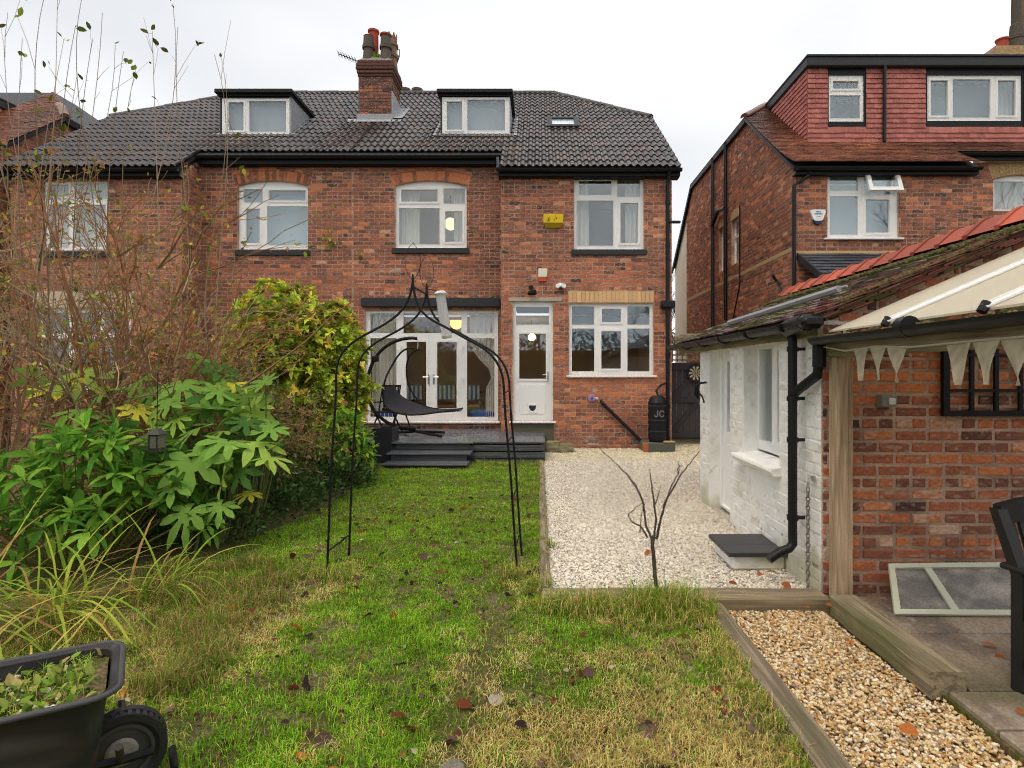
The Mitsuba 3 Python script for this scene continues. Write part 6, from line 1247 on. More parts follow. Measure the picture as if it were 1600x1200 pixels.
c = np.array((.016, .016, .019))*(1-rust)+np.array((.10, .045, .028))*rust; c = c*(1-.4*wear)+np.array((.15, .15, .155))*.4*wear
part(wb, 'tray', MB().add(v2, f2, c=c), 'vc_gloss', True)
part(wb, 'rim', MB().tube(ring(-.955, .006, .25, .492, .09, za=-.03), .011, 8, closed=True, c=(.06, .06, .065)), 'vc_gloss', True)
r = rng_(122); v, f = grid(-.88, -.035, -.215, .215, .02, lambda x, y: .468+.025*np.cos(x*9)-.05*np.clip((x+.45), -1, .4)+.05*(vnoise(np.stack([x, y, 0*x], -1), 9, 123)-.5)); v = np.array([wbp(*p) for p in v])
sl = part(wb, 'soil_fill', MB().add(v, f), 'soil', True)
n = 620; a, b = r.uniform(-.85, -.07, n), r.uniform(-.195, .195, n); z = .468+.025*np.cos(a*9)-.05*np.clip(a+.45, -1, .4); pos = O+A*a[:, None]+B*b[:, None]+np.array((0, 0, 1))*(z+r.uniform(.0, .04, n))[:, None]
m = mbv(*scatter(*SMALL, pos, basis(r.normal(0, 1, (n, 3))+[0, 0, .5], r), r.uniform(.02, .055, n), pick(r, [(.12, .20, .03), (.22, .25, .06), (.06, .11, .02), (.30, .24, .10)], [3, 2.5, 2, 1.3], n, .3)))
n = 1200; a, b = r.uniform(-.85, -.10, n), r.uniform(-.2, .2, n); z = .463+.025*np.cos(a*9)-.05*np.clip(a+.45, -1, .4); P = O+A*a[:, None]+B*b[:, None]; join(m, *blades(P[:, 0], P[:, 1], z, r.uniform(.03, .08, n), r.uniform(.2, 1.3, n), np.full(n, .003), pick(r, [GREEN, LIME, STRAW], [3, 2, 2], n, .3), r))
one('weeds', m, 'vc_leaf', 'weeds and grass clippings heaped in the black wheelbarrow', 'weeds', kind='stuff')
n = 60; a, b = r.uniform(-.82, -.17, n), r.uniform(-.2, .2, n); pos = O+A*a[:, None]+B*b[:, None]+np.array((0, 0, 1))*(.485+.025*np.cos(a*9)-.05*np.clip(a+.45, -1, .4))[:, None]
one('gravel_crumbs', mbv(*pebbles(ICO0, pos, r, r.uniform(.006, .017, n), pick(r, [(.66, .60, .50), (.5, .44, .36)], [2, 1], n))), 'vc_matte', 'white gravel stones among the weeds in the wheelbarrow', 'gravel', kind='stuff')
wc = wbp(.005, .03, .145); RW = .145; frw = Fr(wc, A, B)            # wheel axle along B
def wheel_ring(prof, n, c): 
    mm = MB(); mm.revolve(prof, (0, 0, 0), n); v = mm.v[0]; mm.v[0] = wc+v[:, :1]*A+v[:, 1:2]*np.array((0, 0, 1))+v[:, 2:]*B; mm.c[0] = np.broadcast_to(np.array(c), (len(v), 3)); return mm
wk = key_of('wheel', wb)
part(wk, 'tyre', wheel_ring([(.105, -.028), (.125, -.042), (.15, -.04), (RW, -.02), (RW, .02), (.15, .04), (.125, .042), (.105, .028), (.105, -.028)], 40, (.022, .022, .022)), 'vc_gloss', 35)
m = MB()
for i in range(36):
    t = i*2*math.pi/36
    for sd in (-1, 1):
        t2 = t+(.087 if sd > 0 else 0); q = []
        for rr in (RW-.003, RW+.006):
            for dt, w in ((-.05, .003), (.05, .003), (.03, .038), (-.03, .038)):
                rr2 = rr-(.012 if w > .01 else 0); q.append(wc+rr2*math.cos(t2+dt)*A+np.array((0, 0, rr2*math.sin(t2+dt)))+B*w*sd)
        m.hexa(q[:4], q[4:], c=(.025, .025, .025))
part(wk, 'tread', m, 'vc_gloss', kind='stuff')
part(wk, 'rim', wheel_ring([(.0, -.012), (.04, -.014), (.09, -.008), (.095, -.03), (.108, -.03), (.108, .03), (.095, .03), (.09, .008), (.04, .014), (.0, .012)], 32, (.06, .055, .05)), 'vc_gloss', 35)
part(wk, 'hub_cap', MB().tube([wc-B*.022, wc-B*.030], [.055, .045], 20, c=(.24, .22, .18)), 'vc_gloss', 40)
part(wk, 'hub', MB().tube([wc-B*.07, wc+B*.07], .016, 10), 'steel', 40)
for b in (-.075, .075):
    part(wb, 'fork', MB().tube([wbp(-.9, b*3.0, .26), wbp(-.45, b*2.0, .225), wbp(-.20, b*1.35, .20), wc+B*(b), wc+B*b+A*.10], .016, 8), 'black_paint', 40)
    part(wb, 'strut', MB().tube([wbp(.0, b*2.4, .27), wc+B*b*1.05], .013, 8, c=(.045, .032, .026)), 'vc_gloss', 40); part(wb, 'leg', MB().tube([wbp(-.72, b*2.7, .24), wbp(-.70, b*2.9, 0), wbp(-.78, b*2.9, 0)], .014, 8), 'black_paint', 40)
    part(wb, 'handle', MB().tube([wbp(-.9, b*3.0, .26), wbp(-1.35, b*3.4, .52), wbp(-1.5, b*3.4, .55)], .017, 8), 'black_paint', 40)
part(wb, 'front_bar', MB().tube([wc-B*.08+A*.17-np.array((0, 0, .10)), wc+B*.08+A*.17-np.array((0, 0, .10))], .014, 8), 'black_paint', 40)
# ------------------------------------------------------------------ shrubs
def shoot(r, p, d, L, n, wig, grav=0.0):
    pts = [np.array(p, float)]; d = np.array(d, float); d /= np.linalg.norm(d)
    for i in range(n): d = d+r.normal(0, wig, 3)+np.array((0, 0, grav)); d /= np.linalg.norm(d); pts.append(pts[-1]+d*L/n)
    return np.array(pts)
def twiggy(m, r, pts, r0, r1, depth, kids, klen, spread, col, leaves, sides=4, grav=.02, wig=.10, start=.25):
    m.tube(pts, np.linspace(r0, r1, len(pts)), sides, c=np.array(col)*r.uniform(.75, 1.25), cap=False)
    if depth == 0:
        leaves.append((pts[-1], pts[-1]-pts[-2])); leaves.append((pts[len(pts)//2], pts[-1]-pts[-2])); return
    for k in range(r.poisson(kids)):
        i = r.integers(max(1, int(len(pts)*start)), len(pts)); a = pts[i]; t = pts[i]-pts[i-1]; t /= np.linalg.norm(t); d = t+r.normal(0, spread, 3); q = r.uniform(.5, 1.2)
        twiggy(m, r, shoot(r, a, d, klen*q, 5, wig, grav), r1*1.1+(r0-r1)*.25, max(r1*.75, .0030), depth-1, kids*.8, klen*.62, spread, col, leaves, 3, grav, wig)
def leafy(parent, leaves, r, n, size, cols, wts, shape=SMALL, name='foliage', droop=-.3, label=None, jit=.02, bsdf='vc_leaf'):
    if not leaves: return
    i = r.integers(0, len(leaves), n); p = np.array([leaves[k][0] for k in i])+r.normal(0, jit, (n, 3)); d = np.array([leaves[k][1]/np.linalg.norm(leaves[k][1]) for k in i])+r.normal(0, .8, (n, 3))+np.array((0, 0, droop))
    part(parent, name, mbv(*scatter(*shape, p, basis(d, r, r.normal(0, .5, n)), r.uniform(*size, n), pick(r, cols, wts, n, .25))), bsdf, kind='stuff', label=label)
TWIG, REDT, GREYT = (.27, .165, .090), (.33, .165, .085), (.33, .25, .165)
def bare_shrub(label, base, stems, H, col, seed, lean=.28, kids=4.0, leaf_n=60, dirx=0.0, r0=.016, quota=14):
    r = rng_(seed); k = thing('bare_shrub', label, 'shrub'); leaves = []
    for s in range(stems):
        d = np.array((r.normal(dirx, lean), r.normal(0, lean), 1.0)); L = H*r.uniform(.55, 1.05); m = MB()
        pts = shoot(r, np.array(base)+r.normal(0, .14, 3)*np.array((1, 1, 0)), d, L, 10, .07, .015)
        twiggy(m, r, pts, r0*r.uniform(.6, 1.1), .0045, 2, kids, L*.30, .5, col if r.random() < .75 else GREYT, leaves); part(k, 'stem', m, 'vc_matte', False)
    leafy(k, leaves, r, leaf_n*3, (.03, .07), [(.28, .26, .04), (.15, .20, .03), (.30, .15, .05), (.20, .10, .05), (.09, .13, .03)], [2, 2, 2.4, 3, 2])
    return k
bare_shrub('tall bare shrub at the far left edge with a thick leaning stem', (-5.1, 5.6, 0), 12, 3.9, TWIG, 201, .36, 4.5, 420, .08, .032)
bare_shrub('bare brown shrub with many twigs in front of the left-hand bay window', (-4.6, 6.5, 0), 21, 3.3, REDT, 202, .38, 5.4, 420, .06, .028)
bare_shrub('bare reddish shrub left of the bright green fatsia leaves', (-4.1, 5.85, 0), 13, 2.75, TWIG, 203, .36, 5, 240, 0)
bare_shrub('bare tangled shrub behind the fatsia, right of the other bare shrubs', (-5.0, 7.1, 0), 20, 3.0, REDT, 204, .36, 5.4, 340, .02, .026)
bare_shrub('bare shrub hard against the left edge with grey twigs', (-5.9, 6.3, 0), 14, 3.4, GREYT, 205, .32, 6, 300, .05)
# the long whips that stand up against the sky
r = rng_(206); kw2 = thing('whip_shrub', 'tall shrub of long thin bare whips standing up against the sky at the left', 'shrub')
WH = [((12, 20), (40, 330)), ((35, 60), (25, 400)), ((52, 170), (30, 420)), ((90, -20), (68, 340)), ((120, 120), (92, 330)), ((118, 40), (75, 400)), ((128, -5), (150, 330)), ((180, 70), (128, 330)), ((193, 80), (180, 330)), ((212, 110), (185, 360)), ((270, 5), (235, 330)), ((238, 48), (248, 300)), ((278, 42), (295, 300)), ((335, 85), (345, 300)), ((346, 90), (350, 290)), ((160, 20), (100, 470)), ((70, -10), (72, 300)), ((0, 60), (15, 300)), ((145, 60), (118, 300)), ((100, 60), (60, 360))]
lv = []
for (x1, y1), (x0, y0) in WH:
    Y = r.uniform(5.6, 6.6); a, b = px(x0, y0, Y), px(x1, y1, Y+r.uniform(-.4, .4)); base = np.array((a[0]+r.normal(0, .12), Y+r.normal(0, .1), max(0.0, a[2]-r.uniform(1.4, 2.2)))); mid = (a+b)/2+r.normal(0, .05, 3)
    pts = smooth_([base, a+r.normal(0, .03, 3), mid, b], 4); m = MB().tube(pts, np.linspace(.0075, .0022, len(pts)), 5, c=np.array(GREYT)*r.uniform(.6, 1.0), cap=False)
    for q in range(r.integers(2, 5)):
        i = r.integers(len(pts)//2, len(pts)-1); t = pts[i+1]-pts[i]; e = pts[i]+(t/np.linalg.norm(t)+r.normal(0, .5, 3))*r.uniform(.1, .35); m.tube([pts[i], (pts[i]+e)/2+r.normal(0, .01, 3), e], [.0026, .002, .0014], 3, c=np.array(GREYT)*.7, cap=False); lv.append((e, t))
    lv.append((pts[-1], pts[-1]-pts[-2])); part(kw2, 'whip', m, 'vc_matte')
n = 95; i = r.integers(0, len(lv), n); p = np.array([lv[k][0] for k in i])+r.normal(0, .02, (n, 3)); d = np.array([lv[k][1]/np.linalg.norm(lv[k][1]) for k in i])+r.normal(0, .7, (n, 3)); col = pick(r, [(.05, .075, .015), (.08, .07, .02), (.16, .20, .03)], [3, 2, 1.2], n, .25); R = basis(d, r, r.normal(0, .5, n)); sz = r.uniform(.04, .10, n)
for j in range(n): part(kw2, 'leaf', mbv(*scatter(*SMALL, p[j:j+1], R[j:j+1], sz[j:j+1], col[j:j+1])), 'vc_leaf')
# laurel with whorls of oval leaves
LAUR = (np.array([[0, 0, 0], [.10, .25, .03], [.17, .6, .035], [.11, .88, 0], [0, 1, -.05], [-.11, .88, 0], [-.17, .6, .035], [-.10, .25, .03], [0, .3, -.01], [0, .65, -.01]]), np.array([[0, 1, 8], [1, 2, 9], [1, 9, 8], [2, 3, 9], [3, 4, 9], [4, 5, 9], [5, 6, 9], [6, 7, 9], [7, 8, 9], [7, 0, 8]]))
def bent(shape, r, n, k=.35, fold=.5):
    tv = np.repeat(np.asarray(shape[0], float)[None], n, 0); b = r.normal(.22, k, (n, 1)); f_ = r.uniform(-.1, fold, (n, 1)); tv[..., 0] *= r.uniform(.75, 1.2, (n, 1)); tv[..., 2] += -b*tv[..., 1]**2+f_*np.abs(tv[..., 0])+r.normal(0, .12, (n, 1))*tv[..., 0]*tv[..., 1]; return tv
def scatter_b(tvn, tf, pos, R, scale, col):
    n, m = tvn.shape[:2]; v = np.einsum('nij,nkj->nki', R, tvn)*np.reshape(scale, (-1, 1, 1))+pos[:, None]
    return v.reshape(-1, 3), (np.asarray(tf)[None]+m*np.arange(n)[:, None, None]).reshape(-1, 3), np.repeat(np.asarray(col)[:, None], m, 1).reshape(-1, 3)
def rosettes(name, label, cat, blobs, seed, n_wh, per, size, cols, wts, twigs=6):
    r = rng_(seed); k = thing(name, label, cat); P, D, S, C = [], [], [], []
    for (x, y, z, rx, ry, rz, share) in blobs:
        for w in range(int(n_wh*share)):
            u = r.normal(0, 1, 3); u /= np.linalg.norm(u); q = (1-abs(r.normal(0, .16)) if r.random() < .8 else r.uniform(.3, .8))*(.66+.62*float(vnoise((u*1.0+x)[None], 2.2, seed)[0])); tip = np.array((x, y, z))+u*np.array((rx, ry, rz))*q
            if tip[2] < .05: continue
            ax = u*.8+np.array((0, -.1, .6))+r.normal(0, .25, 3); ax /= np.linalg.norm(ax); e1 = np.cross(ax, [.3, .2, .9]); e1 /= np.linalg.norm(e1); e2 = np.cross(ax, e1); ph = r.uniform(0, 6.28); tone = r.uniform(.5, 1.35)*(.55+.9*float(vnoise(tip[None], 3.2, seed+1)[0])); ci = r.choice(len(cols), p=np.array(wts)/sum(wts))
            for j in range(per):
                a = ph+j*2.4; P.append(tip); D.append((math.cos(a)*e1+math.sin(a)*e2)*(1-.4*j/per)+ax*(.15+.7*j/per)); S.append(r.uniform(*size)); C.append(np.array(cols[ci])*tone*r.uniform(.85, 1.15))
        for t in range(twigs):
            e = P[r.integers(len(P))]; s0 = np.array((x, y, max(0, z-rz*.9))); part(k, 'branch', MB().tube([s0, (s0+e)/2+r.normal(0, .06, 3), e], [.014, .009, .004], 4, c=(.13, .10, .06), cap=False), 'vc_matte')
    n = len(P); D = np.array(D); part(k, 'foliage', mbv(*scatter_b(bent(SMALL, r, n), SMALL[1], np.array(P), basis(D, r, r.normal(0, .3, n)), np.array(S), np.array(C))), 'vc_leaf', kind='stuff')
def whorl_shrub(name, label, cat, c, rad, n_wh, per, size, cols, wts, seed, quota=300, tilt=.5, stem_col=(.17, .17, .05), front=True):
    r = rng_(seed); k = thing(name, label, cat); P, D, S, C = [], [], [], []; m = MB()
    for w in range(n_wh):
        u = r.normal(0, 1, 3); u /= np.linalg.norm(u); u[2] = abs(u[2])*1.1-.35; q = r.uniform(.72, 1.05) if r.random() < .75 else r.uniform(.3, .7)
        tip = np.array(c)+u*np.array(rad)*q; ax = u*np.array((.7, .7, .6))+np.array((0, -.15, .55)); ax /= np.linalg.norm(ax); tip[2] = max(tip[2], .08)
        root = np.array((c[0]+u[0]*.2, c[1]+u[1]*.2, 0.0)); m.tube([root, root*.4+tip*.6+np.array((0, 0, .08)), tip], [.010, .007, .004], 4, c=stem_col, cap=False)
        tone = r.uniform(.65, 1.25); e1 = np.cross(ax, [.3, .2, .9]); e1 /= np.linalg.norm(e1); e2 = np.cross(ax, e1); ph = r.uniform(0, 6.28)
        for j in range(per):
            a = ph+j*2.4; up = .25+.75*j/per; d = (math.cos(a)*e1+math.sin(a)*e2)*(1.0-.5*j/per)+ax*(tilt*up+.1); P.append(tip-ax*(per-j)*.010); D.append(d); S.append(r.uniform(*size)*(1-.35*j/per)); C.append(tone)
    P, D, S, C = np.array(P), np.array(D), np.array(S), np.array(C); n = len(P); R = basis(D, r, r.normal(0, .3, n)); col = pick(r, cols, wts, n, .12)*C[:, None]
    part(k, 'stems', m, 'vc_matte', kind='stuff')
    order = np.argsort(P[:, 1]-.3*P[:, 2])[:quota]; rest = np.setdiff1d(np.arange(n), order)
    B_ = bent(LAUR, r, n)
    for j in order: part(k, 'leaf', mbv(*scatter_b(B_[j:j+1], LAUR[1], P[j:j+1], R[j:j+1], S[j:j+1], col[j:j+1])), 'vc_leaf', True)
    if len(rest): part(k, 'foliage', mbv(*scatter_b(B_[rest], LAUR[1], P[rest], R[rest], S[rest], col[rest])), 'vc_leaf', True, kind='stuff')
    return k
whorl_shrub('laurel_bush', 'bright green bush of glossy oval leaves in whorls at the left', 'bush', (-3.85, 4.85, .55), (1.05, .75, .98), 100, 11, (.15, .24), [(.09, .205, .026), (.15, .27, .036), (.05, .13, .02)], [4, 3, 2], 210)
whorl_shrub('broadleaf_bush', 'fresh light green bush spilling beside the arch and the steps', 'bush', (-2.82, 8.35, .58), (.42, .45, .66), 85, 9, (.12, .2), [(.20, .29, .035), (.13, .25, .03), (.08, .18, .03)], [4, 3, 2], 211, 150)
# fatsia: hand-shaped leaves on stalks
def palmate(r):
    L = 8; v = [(0, 0, 0)]; n = 0
    for i in range(L):
        a = math.pi*(-.80+1.60*i/(L-1)); ln = .55+.45*math.cos(a*.55); dx, dy = math.sin(a), math.cos(a); nx, ny = dy, -dx
        for s_, w in ((.34, .085), (.64, .145), (.86, .09), (1.0, 0)):
            z = -.10*s_**2
            if w: v += [(dx*ln*s_-nx*w, dy*ln*s_-ny*w, z), (dx*ln*s_, dy*ln*s_, z-.018), (dx*ln*s_+nx*w, dy*ln*s_+ny*w, z)]
            else: v.append((dx*ln, dy*ln, z-.02))
    f = []
    for i in range(L):
        o = 1+i*10; f += [[0, o, o+1], [0, o+1, o+2], [o, o+3, o+4], [o, o+4, o+1], [o+1, o+4, o+5], [o+1, o+5, o+2], [o+3, o+6, o+7], [o+3, o+7, o+4], [o+4, o+7, o+8], [o+4, o+8, o+5], [o+6, o+9, o+7], [o+7, o+9, o+8]]
        if i < L-1: f.append([0, o+2, o+10])
    f = np.array(f); return np.array(v), np.vstack([f[:, [0, 2, 1]]])
PALM = palmate(None)
def fatsia(label, spots, seed):
    r = rng_(seed); k = thing('fatsia', label, 'shrub'); m = MB()
    for x, y, Y, s in spots:
        p = px(x, y, Y); p[2] = max(p[2], .1); base = np.array((p[0]*.55+-3.2*.45, Y+.25, .0)); s = s*Y/F*.88
        m.tube(smooth_([base, base*.3+p*.7+np.array((0, .1, .1)), p], 3), np.linspace(.013, .005, 9), 5, c=(.16, .17, .07), cap=False)
        d = np.array([[r.normal(.1, .55), -.75+r.normal(0, .25), -.38+r.normal(0, .25)]]); yel = r.random() < .05
        col = np.array(((.40, .38, .05) if yel else ((.13, .23, .045) if r.random() < .5 else (.22, .31, .06) if r.random() < .62 else (.055, .12, .028))))*r.uniform(.85, 1.15)
        v, f, c = scatter_b(bent(PALM, r, 1, .3, .25), PALM[1], p[None], basis(d, r, r.normal(0, .35, 1), up=(0, -.35, 1)), [s], col[None]);
        part(k, 'leaf', mbv(v, f, c), 'vc_leaf', True)
    part(k, 'stalks', m, 'vc_matte', kind='stuff')
r = rng_(220)
FS = [(285, 600, 5.7, 60), (265, 630, 5.5, 50), (310, 670, 5.4, 55), (330, 635, 5.6, 50), (355, 690, 5.3, 55), (385, 660, 5.5, 40), (400, 690, 5.4, 55), (425, 670, 5.5, 45), (420, 715, 5.3, 50), (300, 720, 5.1, 65), (350, 745, 5.2, 50), (295, 800, 4.9, 62), (375, 735, 5.3, 45), (120, 585, 5.8, 60), (165, 610, 5.6, 60), (215, 640, 5.6, 50), (240, 610, 5.8, 50), (345, 575, 6.0, 45), (365, 600, 5.9, 40), (320, 560, 6.1, 40), (260, 700, 5.2, 55), (335, 705, 5.3, 55), (270, 760, 5.0, 55), (345, 790, 5.1, 45), (390, 770, 5.4, 35), (310, 640, 5.8, 50), (225, 590, 6.0, 45), (90, 610, 5.9, 50), (60, 590, 6.0, 45), (430, 695, 5.5, 42), (130, 640, 5.5, 50), (365, 650, 5.7, 45), (280, 665, 5.6, 52), (405, 650, 5.8, 35)]
FS += [(r.uniform(210, 420), r.uniform(590, 790), r.uniform(5.5, 6.1), r.uniform(35, 55)) for _ in range(34)]
fatsia('fatsia shrub with large hand-shaped glossy leaves in the left-hand border', FS, 221)
# bramble thicket, yellow-green evergreen, ivy
def thicket(name, label, cat, c, rad, seed, canes, L, col, leaf_n, size, cols, wts, shape=SMALL, kids=4, quota=0, arch=-.06, jit=.05, twig_depth=2):
    r = rng_(seed); k = thing(name, label, cat); leaves = []
    for s in range(canes):
        b = np.array(c)*np.array((1, 1, 0))+r.normal(0, .42, 3)*np.array((rad[0], rad[1], 0)); d = np.array((r.normal(0, .45), r.normal(-.05, .4), 1.0)); m = MB()
        twiggy(m, r, shoot(r, b, d, L*r.uniform(.6, 1.15), 10, .10, arch*.3), .009, .0025, twig_depth, kids, L*.34, .75, col, leaves, 4, arch); part(k, 'cane', m, 'vc_matte')
    leafy(k, leaves, r, leaf_n, size, cols, wts, shape, jit=jit); return k
thicket('bramble_thicket', 'brown tangled thicket of twigs and withered leaves in the middle of the border', 'thicket', (-4.25, 7.2, 0), (.7, .55), 230, 30, 1.65, REDT, 8000, (.03, .075), [(.17, .085, .045), (.11, .12, .04), (.24, .13, .06), (.07, .09, .03), (.26, .19, .09)], [4, 3, 2.5, 2.5, 1.5], kids=5)
thicket('climber_tangle', 'lower olive-brown climber tangle behind the arch foot', 'thicket', (-3.75, 7.5, 0), (.6, .5), 231, 18, 1.1, TWIG, 5200, (.03, .07), [(.10, .13, .035), (.15, .10, .05), (.06, .085, .025), (.20, .17, .06)], [4, 3, 3, 1.5], kids=5)
def mound(name, label, cat, blobs, seed, n, size, cols, wts, shape=DIAM, up=.3, shell=.35, twigs=0):
    r = rng_(seed); k = thing(name, label, cat); m = MB()
    for (x, y, z, rx, ry, rz, share) in blobs:
        q = int(n*share); u = r.normal(0, 1, (q, 3)); u /= np.linalg.norm(u, axis=1, keepdims=True); rad = 1-np.abs(r.normal(0, shell, q)); lump = .78+.5*vnoise(u*1.0+x, 2.4, seed); p = np.array((x, y, z))+u*np.array((rx, ry, rz))*(rad*lump)[:, None]; ok = p[:, 2] > .02
        u, p = u[ok], p[ok]; d = u+r.normal(0, .55, u.shape)+np.array((0, -.1, up)); tone = (.65+.7*vnoise(p, 5.0, seed+1))[:, None]
        join(m, *scatter(*shape, p, basis(d, r, r.normal(0, .6, len(p))), r.uniform(*size, len(p)), pick(r, cols, wts, len(p), .2)*tone))
        for t in range(twigs):
            e = p[r.integers(len(p))]; s0 = np.array((x, y, max(0, z-rz*.9))); part(k, 'branch', MB().tube([s0, (s0+e)/2+r.normal(0, .06, 3), e], [.012, .008, .004], 4, c=(.13, .10, .06), cap=False), 'vc_matte')
    part(k, 'foliage', m, 'vc_leaf', kind='stuff')
rosettes('evergreen_shrub', 'tall yellow-green evergreen shrub against the house left of the french doors', 'shrub', [(-4.1, 9.2, 2.2, .72, .6, .9, .30), (-3.4, 9.4, 2.0, .60, .5, .78, .24), (-4.6, 9.1, 1.7, .6, .6, .85, .12), (-3.25, 9.2, 1.3, .55, .5, .7, .18), (-3.8, 9.0, 1.2, .7, .6, .8, .16)], 240, 1500, 9, (.07, .13), [(.36, .38, .05), (.26, .33, .045), (.48, .38, .08), (.14, .20, .03)], [4, 4, 2.2, 2.4])
mound('ivy', 'dark ivy covering the ground under the border shrubs', 'ivy', [(-3.2, 6.6, .12, .75, .7, .40, .35), (-3.0, 7.7, .15, .7, .8, .45, .3), (-3.3, 5.6, .1, .75, .4, .32, .2), (-2.75, 8.4, .15, .35, .5, .35, .15)], 241, 9000, (.04, .075), [(.03, .06, .018), (.05, .09, .025), (.09, .13, .05)], [4, 3, 1.2], shape=SMALL, up=.5)
mound('pale_shrub', 'grey-green small-leaved shrub low behind the brown thicket', 'shrub', [(-4.4, 8.2, .9, .9, .6, .9, .6), (-5.4, 7.6, .8, .9, .6, .8, .4)], 242, 5200, (.04, .075), [(.10, .14, .06), (.13, .15, .05), (.07, .10, .03)], [3, 3, 2], twigs=6)
# strap-leaved plants
def strap(label, spots, seed):
    r = rng_(seed); k = thing('strap_leaf_plant', label, 'plant')
    for x0, y0, n, L in spots:
        for i in range(n):
            a = r.uniform(0, 6.28); d = np.array((math.cos(a)*.7, math.sin(a)*.55-.15, 1.0)); ln = L*r.uniform(.6, 1.15); p = shoot(r, (x0+r.normal(0, .07), y0+r.normal(0, .07), 0), d, ln, 10, .03, -r.uniform(.08, .30)); p[:, 2] = np.maximum(p[:, 2], .015)
            w = .5*r.uniform(.010, .020)*np.sin(np.linspace(.5, math.pi-.02, 11))**.7; t = np.gradient(p, axis=0); s_ = np.cross(t, [0, 0, 1.0]); s_ /= np.linalg.norm(s_, axis=1, keepdims=True)+1e-9
            v = np.concatenate([p-s_*w[:, None], p+s_*w[:, None]]); q = np.arange(10); f = np.vstack([np.stack([q, q+1, q+12], -1), np.stack([q, q+12, q+11], -1)])
            c = pick(r, [(.17, .24, .03), (.24, .28, .04), (.38, .30, .08), (.26, .15, .06), (.09, .15, .02)], [4, 3, 2, 1.8, 2], 1)
            cc = np.repeat(c, 22, 0)
            part(k, 'leaf', MB().add(v, f, c=cc), 'vc_leaf', True)
strap('clump of long arching strap leaves with browning tips at the left edge', [(-3.15, 3.75, 62, 1.0), (-3.45, 3.35, 58, 1.0), (-2.75, 4.15, 34, .75)], 250)
strap('lower clump of narrow yellowing strap leaves behind the wheelbarrow', [(-2.55, 2.75, 36, .6), (-2.9, 2.9, 40, .75)], 251)
# lantern, bare sapling
ln = thing('garden_lantern', 'small weathered square lantern hanging in the border shrub', 'lantern'); p = px(245, 690, 5.0)
part(ln, 'case', MB().box(p+np.array((-.05, -.05, -.065)), p+np.array((.05, .05, .065)), ch=.012, c=(.15, .14, .11)), 'vc_gloss'); part(ln, 'roof', MB().hexa([p+np.array(q) for q in ((-.065, -.065, .065), (.065, -.065, .065), (.065, .065, .065), (-.065, .065, .065))], [p+np.array(q) for q in ((-.02, -.02, .11), (.02, -.02, .11), (.02, .02, .11), (-.02, .02, .11))], c=(.05, .05, .045)), 'vc_gloss')
for s_ in (-1, 1): part(ln, 'bar', MB().box(p+np.array((s_*.035-.006, -.056, -.06)), p+np.array((s_*.035+.006, -.049, .06)), c=(.04, .04, .04)), 'vc_gloss')
part(ln, 'hanger', MB().tube([p+np.array((0, 0, .10)), p+np.array((.01, 0, .6))], .004, 4), 'black_paint'); part(ln, 'base', MB().box(p+np.array((-.06, -.06, -.085)), p+np.array((.06, .06, -.065)), c=(.05, .05, .045)), 'vc_gloss')
sa = thing('bare_sapling', 'small bare sapling with upswept branches at the near edge of the white gravel', 'sapling'); YT = 3.97; r = rng_(260)
def tp(pts, dy=0.0): q = [px(x, y, YT)+np.array((0, dy*i/max(1, len(pts)-1), 0)) for i, (x, y) in enumerate(pts)]; return q
def limb(pts, r0, r1, dy, name='branch', nub=True):
    q = np.array(tp(pts, dy)); c = np.array([q[min(int(t), len(q)-2)]*(1-t+min(int(t), len(q)-2))+q[min(int(t), len(q)-2)+1]*(t-min(int(t), len(q)-2)) for t in np.linspace(0, len(q)-1, 4*len(q))])+r.normal(0, .0022, (4*len(q), 3)); r0, r1 = r0*.8, r1*.75; rad = np.linspace(r0, r1, len(c))*(1+.18*r.random(len(c))); part(sa, name, MB().tube(c, rad, 6, c=np.array((.075, .055, .045))*r.uniform(.8, 1.2)), 'vc_matte', 50)
limb([(1026, 930), (1023, 890), (1019, 850), (1022, 838)], .018, .015, 0, 'trunk')
limb([(1019, 845), (1010, 820), (1008, 790), (1000, 770), (985, 748), (965, 728), (938, 704)], .011, .003, .2); limb([(1012, 840), (1000, 820), (985, 812), (978, 800), (990, 785), (1000, 778)], .008, .002, -.15); limb([(1022, 842), (1026, 815), (1023, 780), (1020, 755), (1018, 736)], .010, .004, .08)
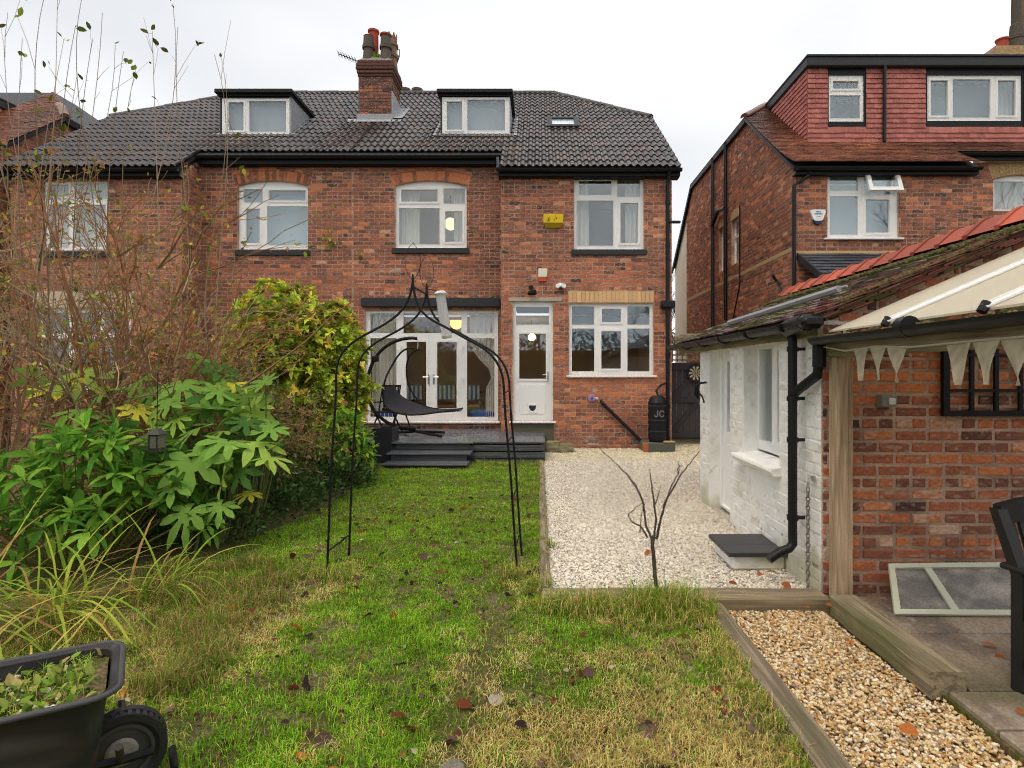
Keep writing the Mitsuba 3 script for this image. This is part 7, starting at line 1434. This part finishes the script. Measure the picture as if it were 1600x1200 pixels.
limb([(1026, 842), (1032, 810), (1036, 785), (1050, 760), (1060, 740), (1072, 722), (1086, 702)], .011, .003, -.1); limb([(1032, 812), (1046, 780), (1060, 755), (1072, 745), (1073, 730)], .007, .003, .25); limb([(1008, 800), (1000, 775), (992, 755), (975, 735)], .006, .002, -.1); limb([(1023, 790), (1030, 770), (1033, 758)], .005, .002, 0); limb([(1060, 740), (1058, 732), (1066, 726)], .005, .002, 0); limb([(1000, 832), (1003, 815), (1008, 800)], .006, .003, .1)
# bare trees behind the viewer that the panes reflect, and a far tree in the gap
def far_tree(label, base, H, seed, col=(.07, .06, .05)):
    r = rng_(seed); k = thing('bare_tree', label, 'tree'); lv = []; trunk = shoot(r, base, (0, 0, 1), H*.45, 6, .04, .05); part(k, 'trunk', MB().tube(trunk, np.linspace(H*.02, H*.012, 7), 7, c=col), 'vc_matte', 50)
    for i in range(11):
        m = MB(); a = trunk[r.integers(3, 7)]; twiggy(m, r, shoot(r, a, (r.normal(0, .8), r.normal(0, .8), 1), H*.55*r.uniform(.7, 1.1), 8, .10, .02), H*.009, H*.002, 3, 4.2, H*.22, .6, col, lv); part(k, 'limb', m, 'vc_matte')
far_tree('bare tree far off in the gap between the two houses', (6.6, 27.0, 0), 6.5, 270)

r = rng_(300); lv = []
hd = thing('garden_hedge', 'tall dark hedge behind the viewer that the lower panes reflect', 'hedge'); n = 9000; p = np.stack([r.uniform(-16, 26, n), -11+r.normal(0, .8, n), 0*np.zeros(n)], -1); p[:, 2] = r.random(n)*(3.2+1.6*vnoise(p, .35, 301))
part(hd, 'foliage', mbv(*scatter(*DIAM, p, basis(r.normal(0, 1, (n, 3)), r), r.uniform(.3, .6, n), pick(r, [(.03, .05, .015), (.06, .06, .03), (.05, .035, .02)], [3, 2, 2], n, .3))), 'vc_leaf', kind='stuff')
part(hd, 'core', MB().box((-16, -12.2, 0), (26, -11.4, 3.0)), 'black_wood')
for i, (x, y, h) in enumerate(((17.5, -13, 11), (21, -12.5, 10), (27, -14, 13), (32, -14, 13), (9, -14, 7))): far_tree('bare winter tree behind the viewer, '+('first', 'second', 'third', 'fourth', 'fifth')[i]+' seen in the panes', (x, y, 0), h, 310+i)
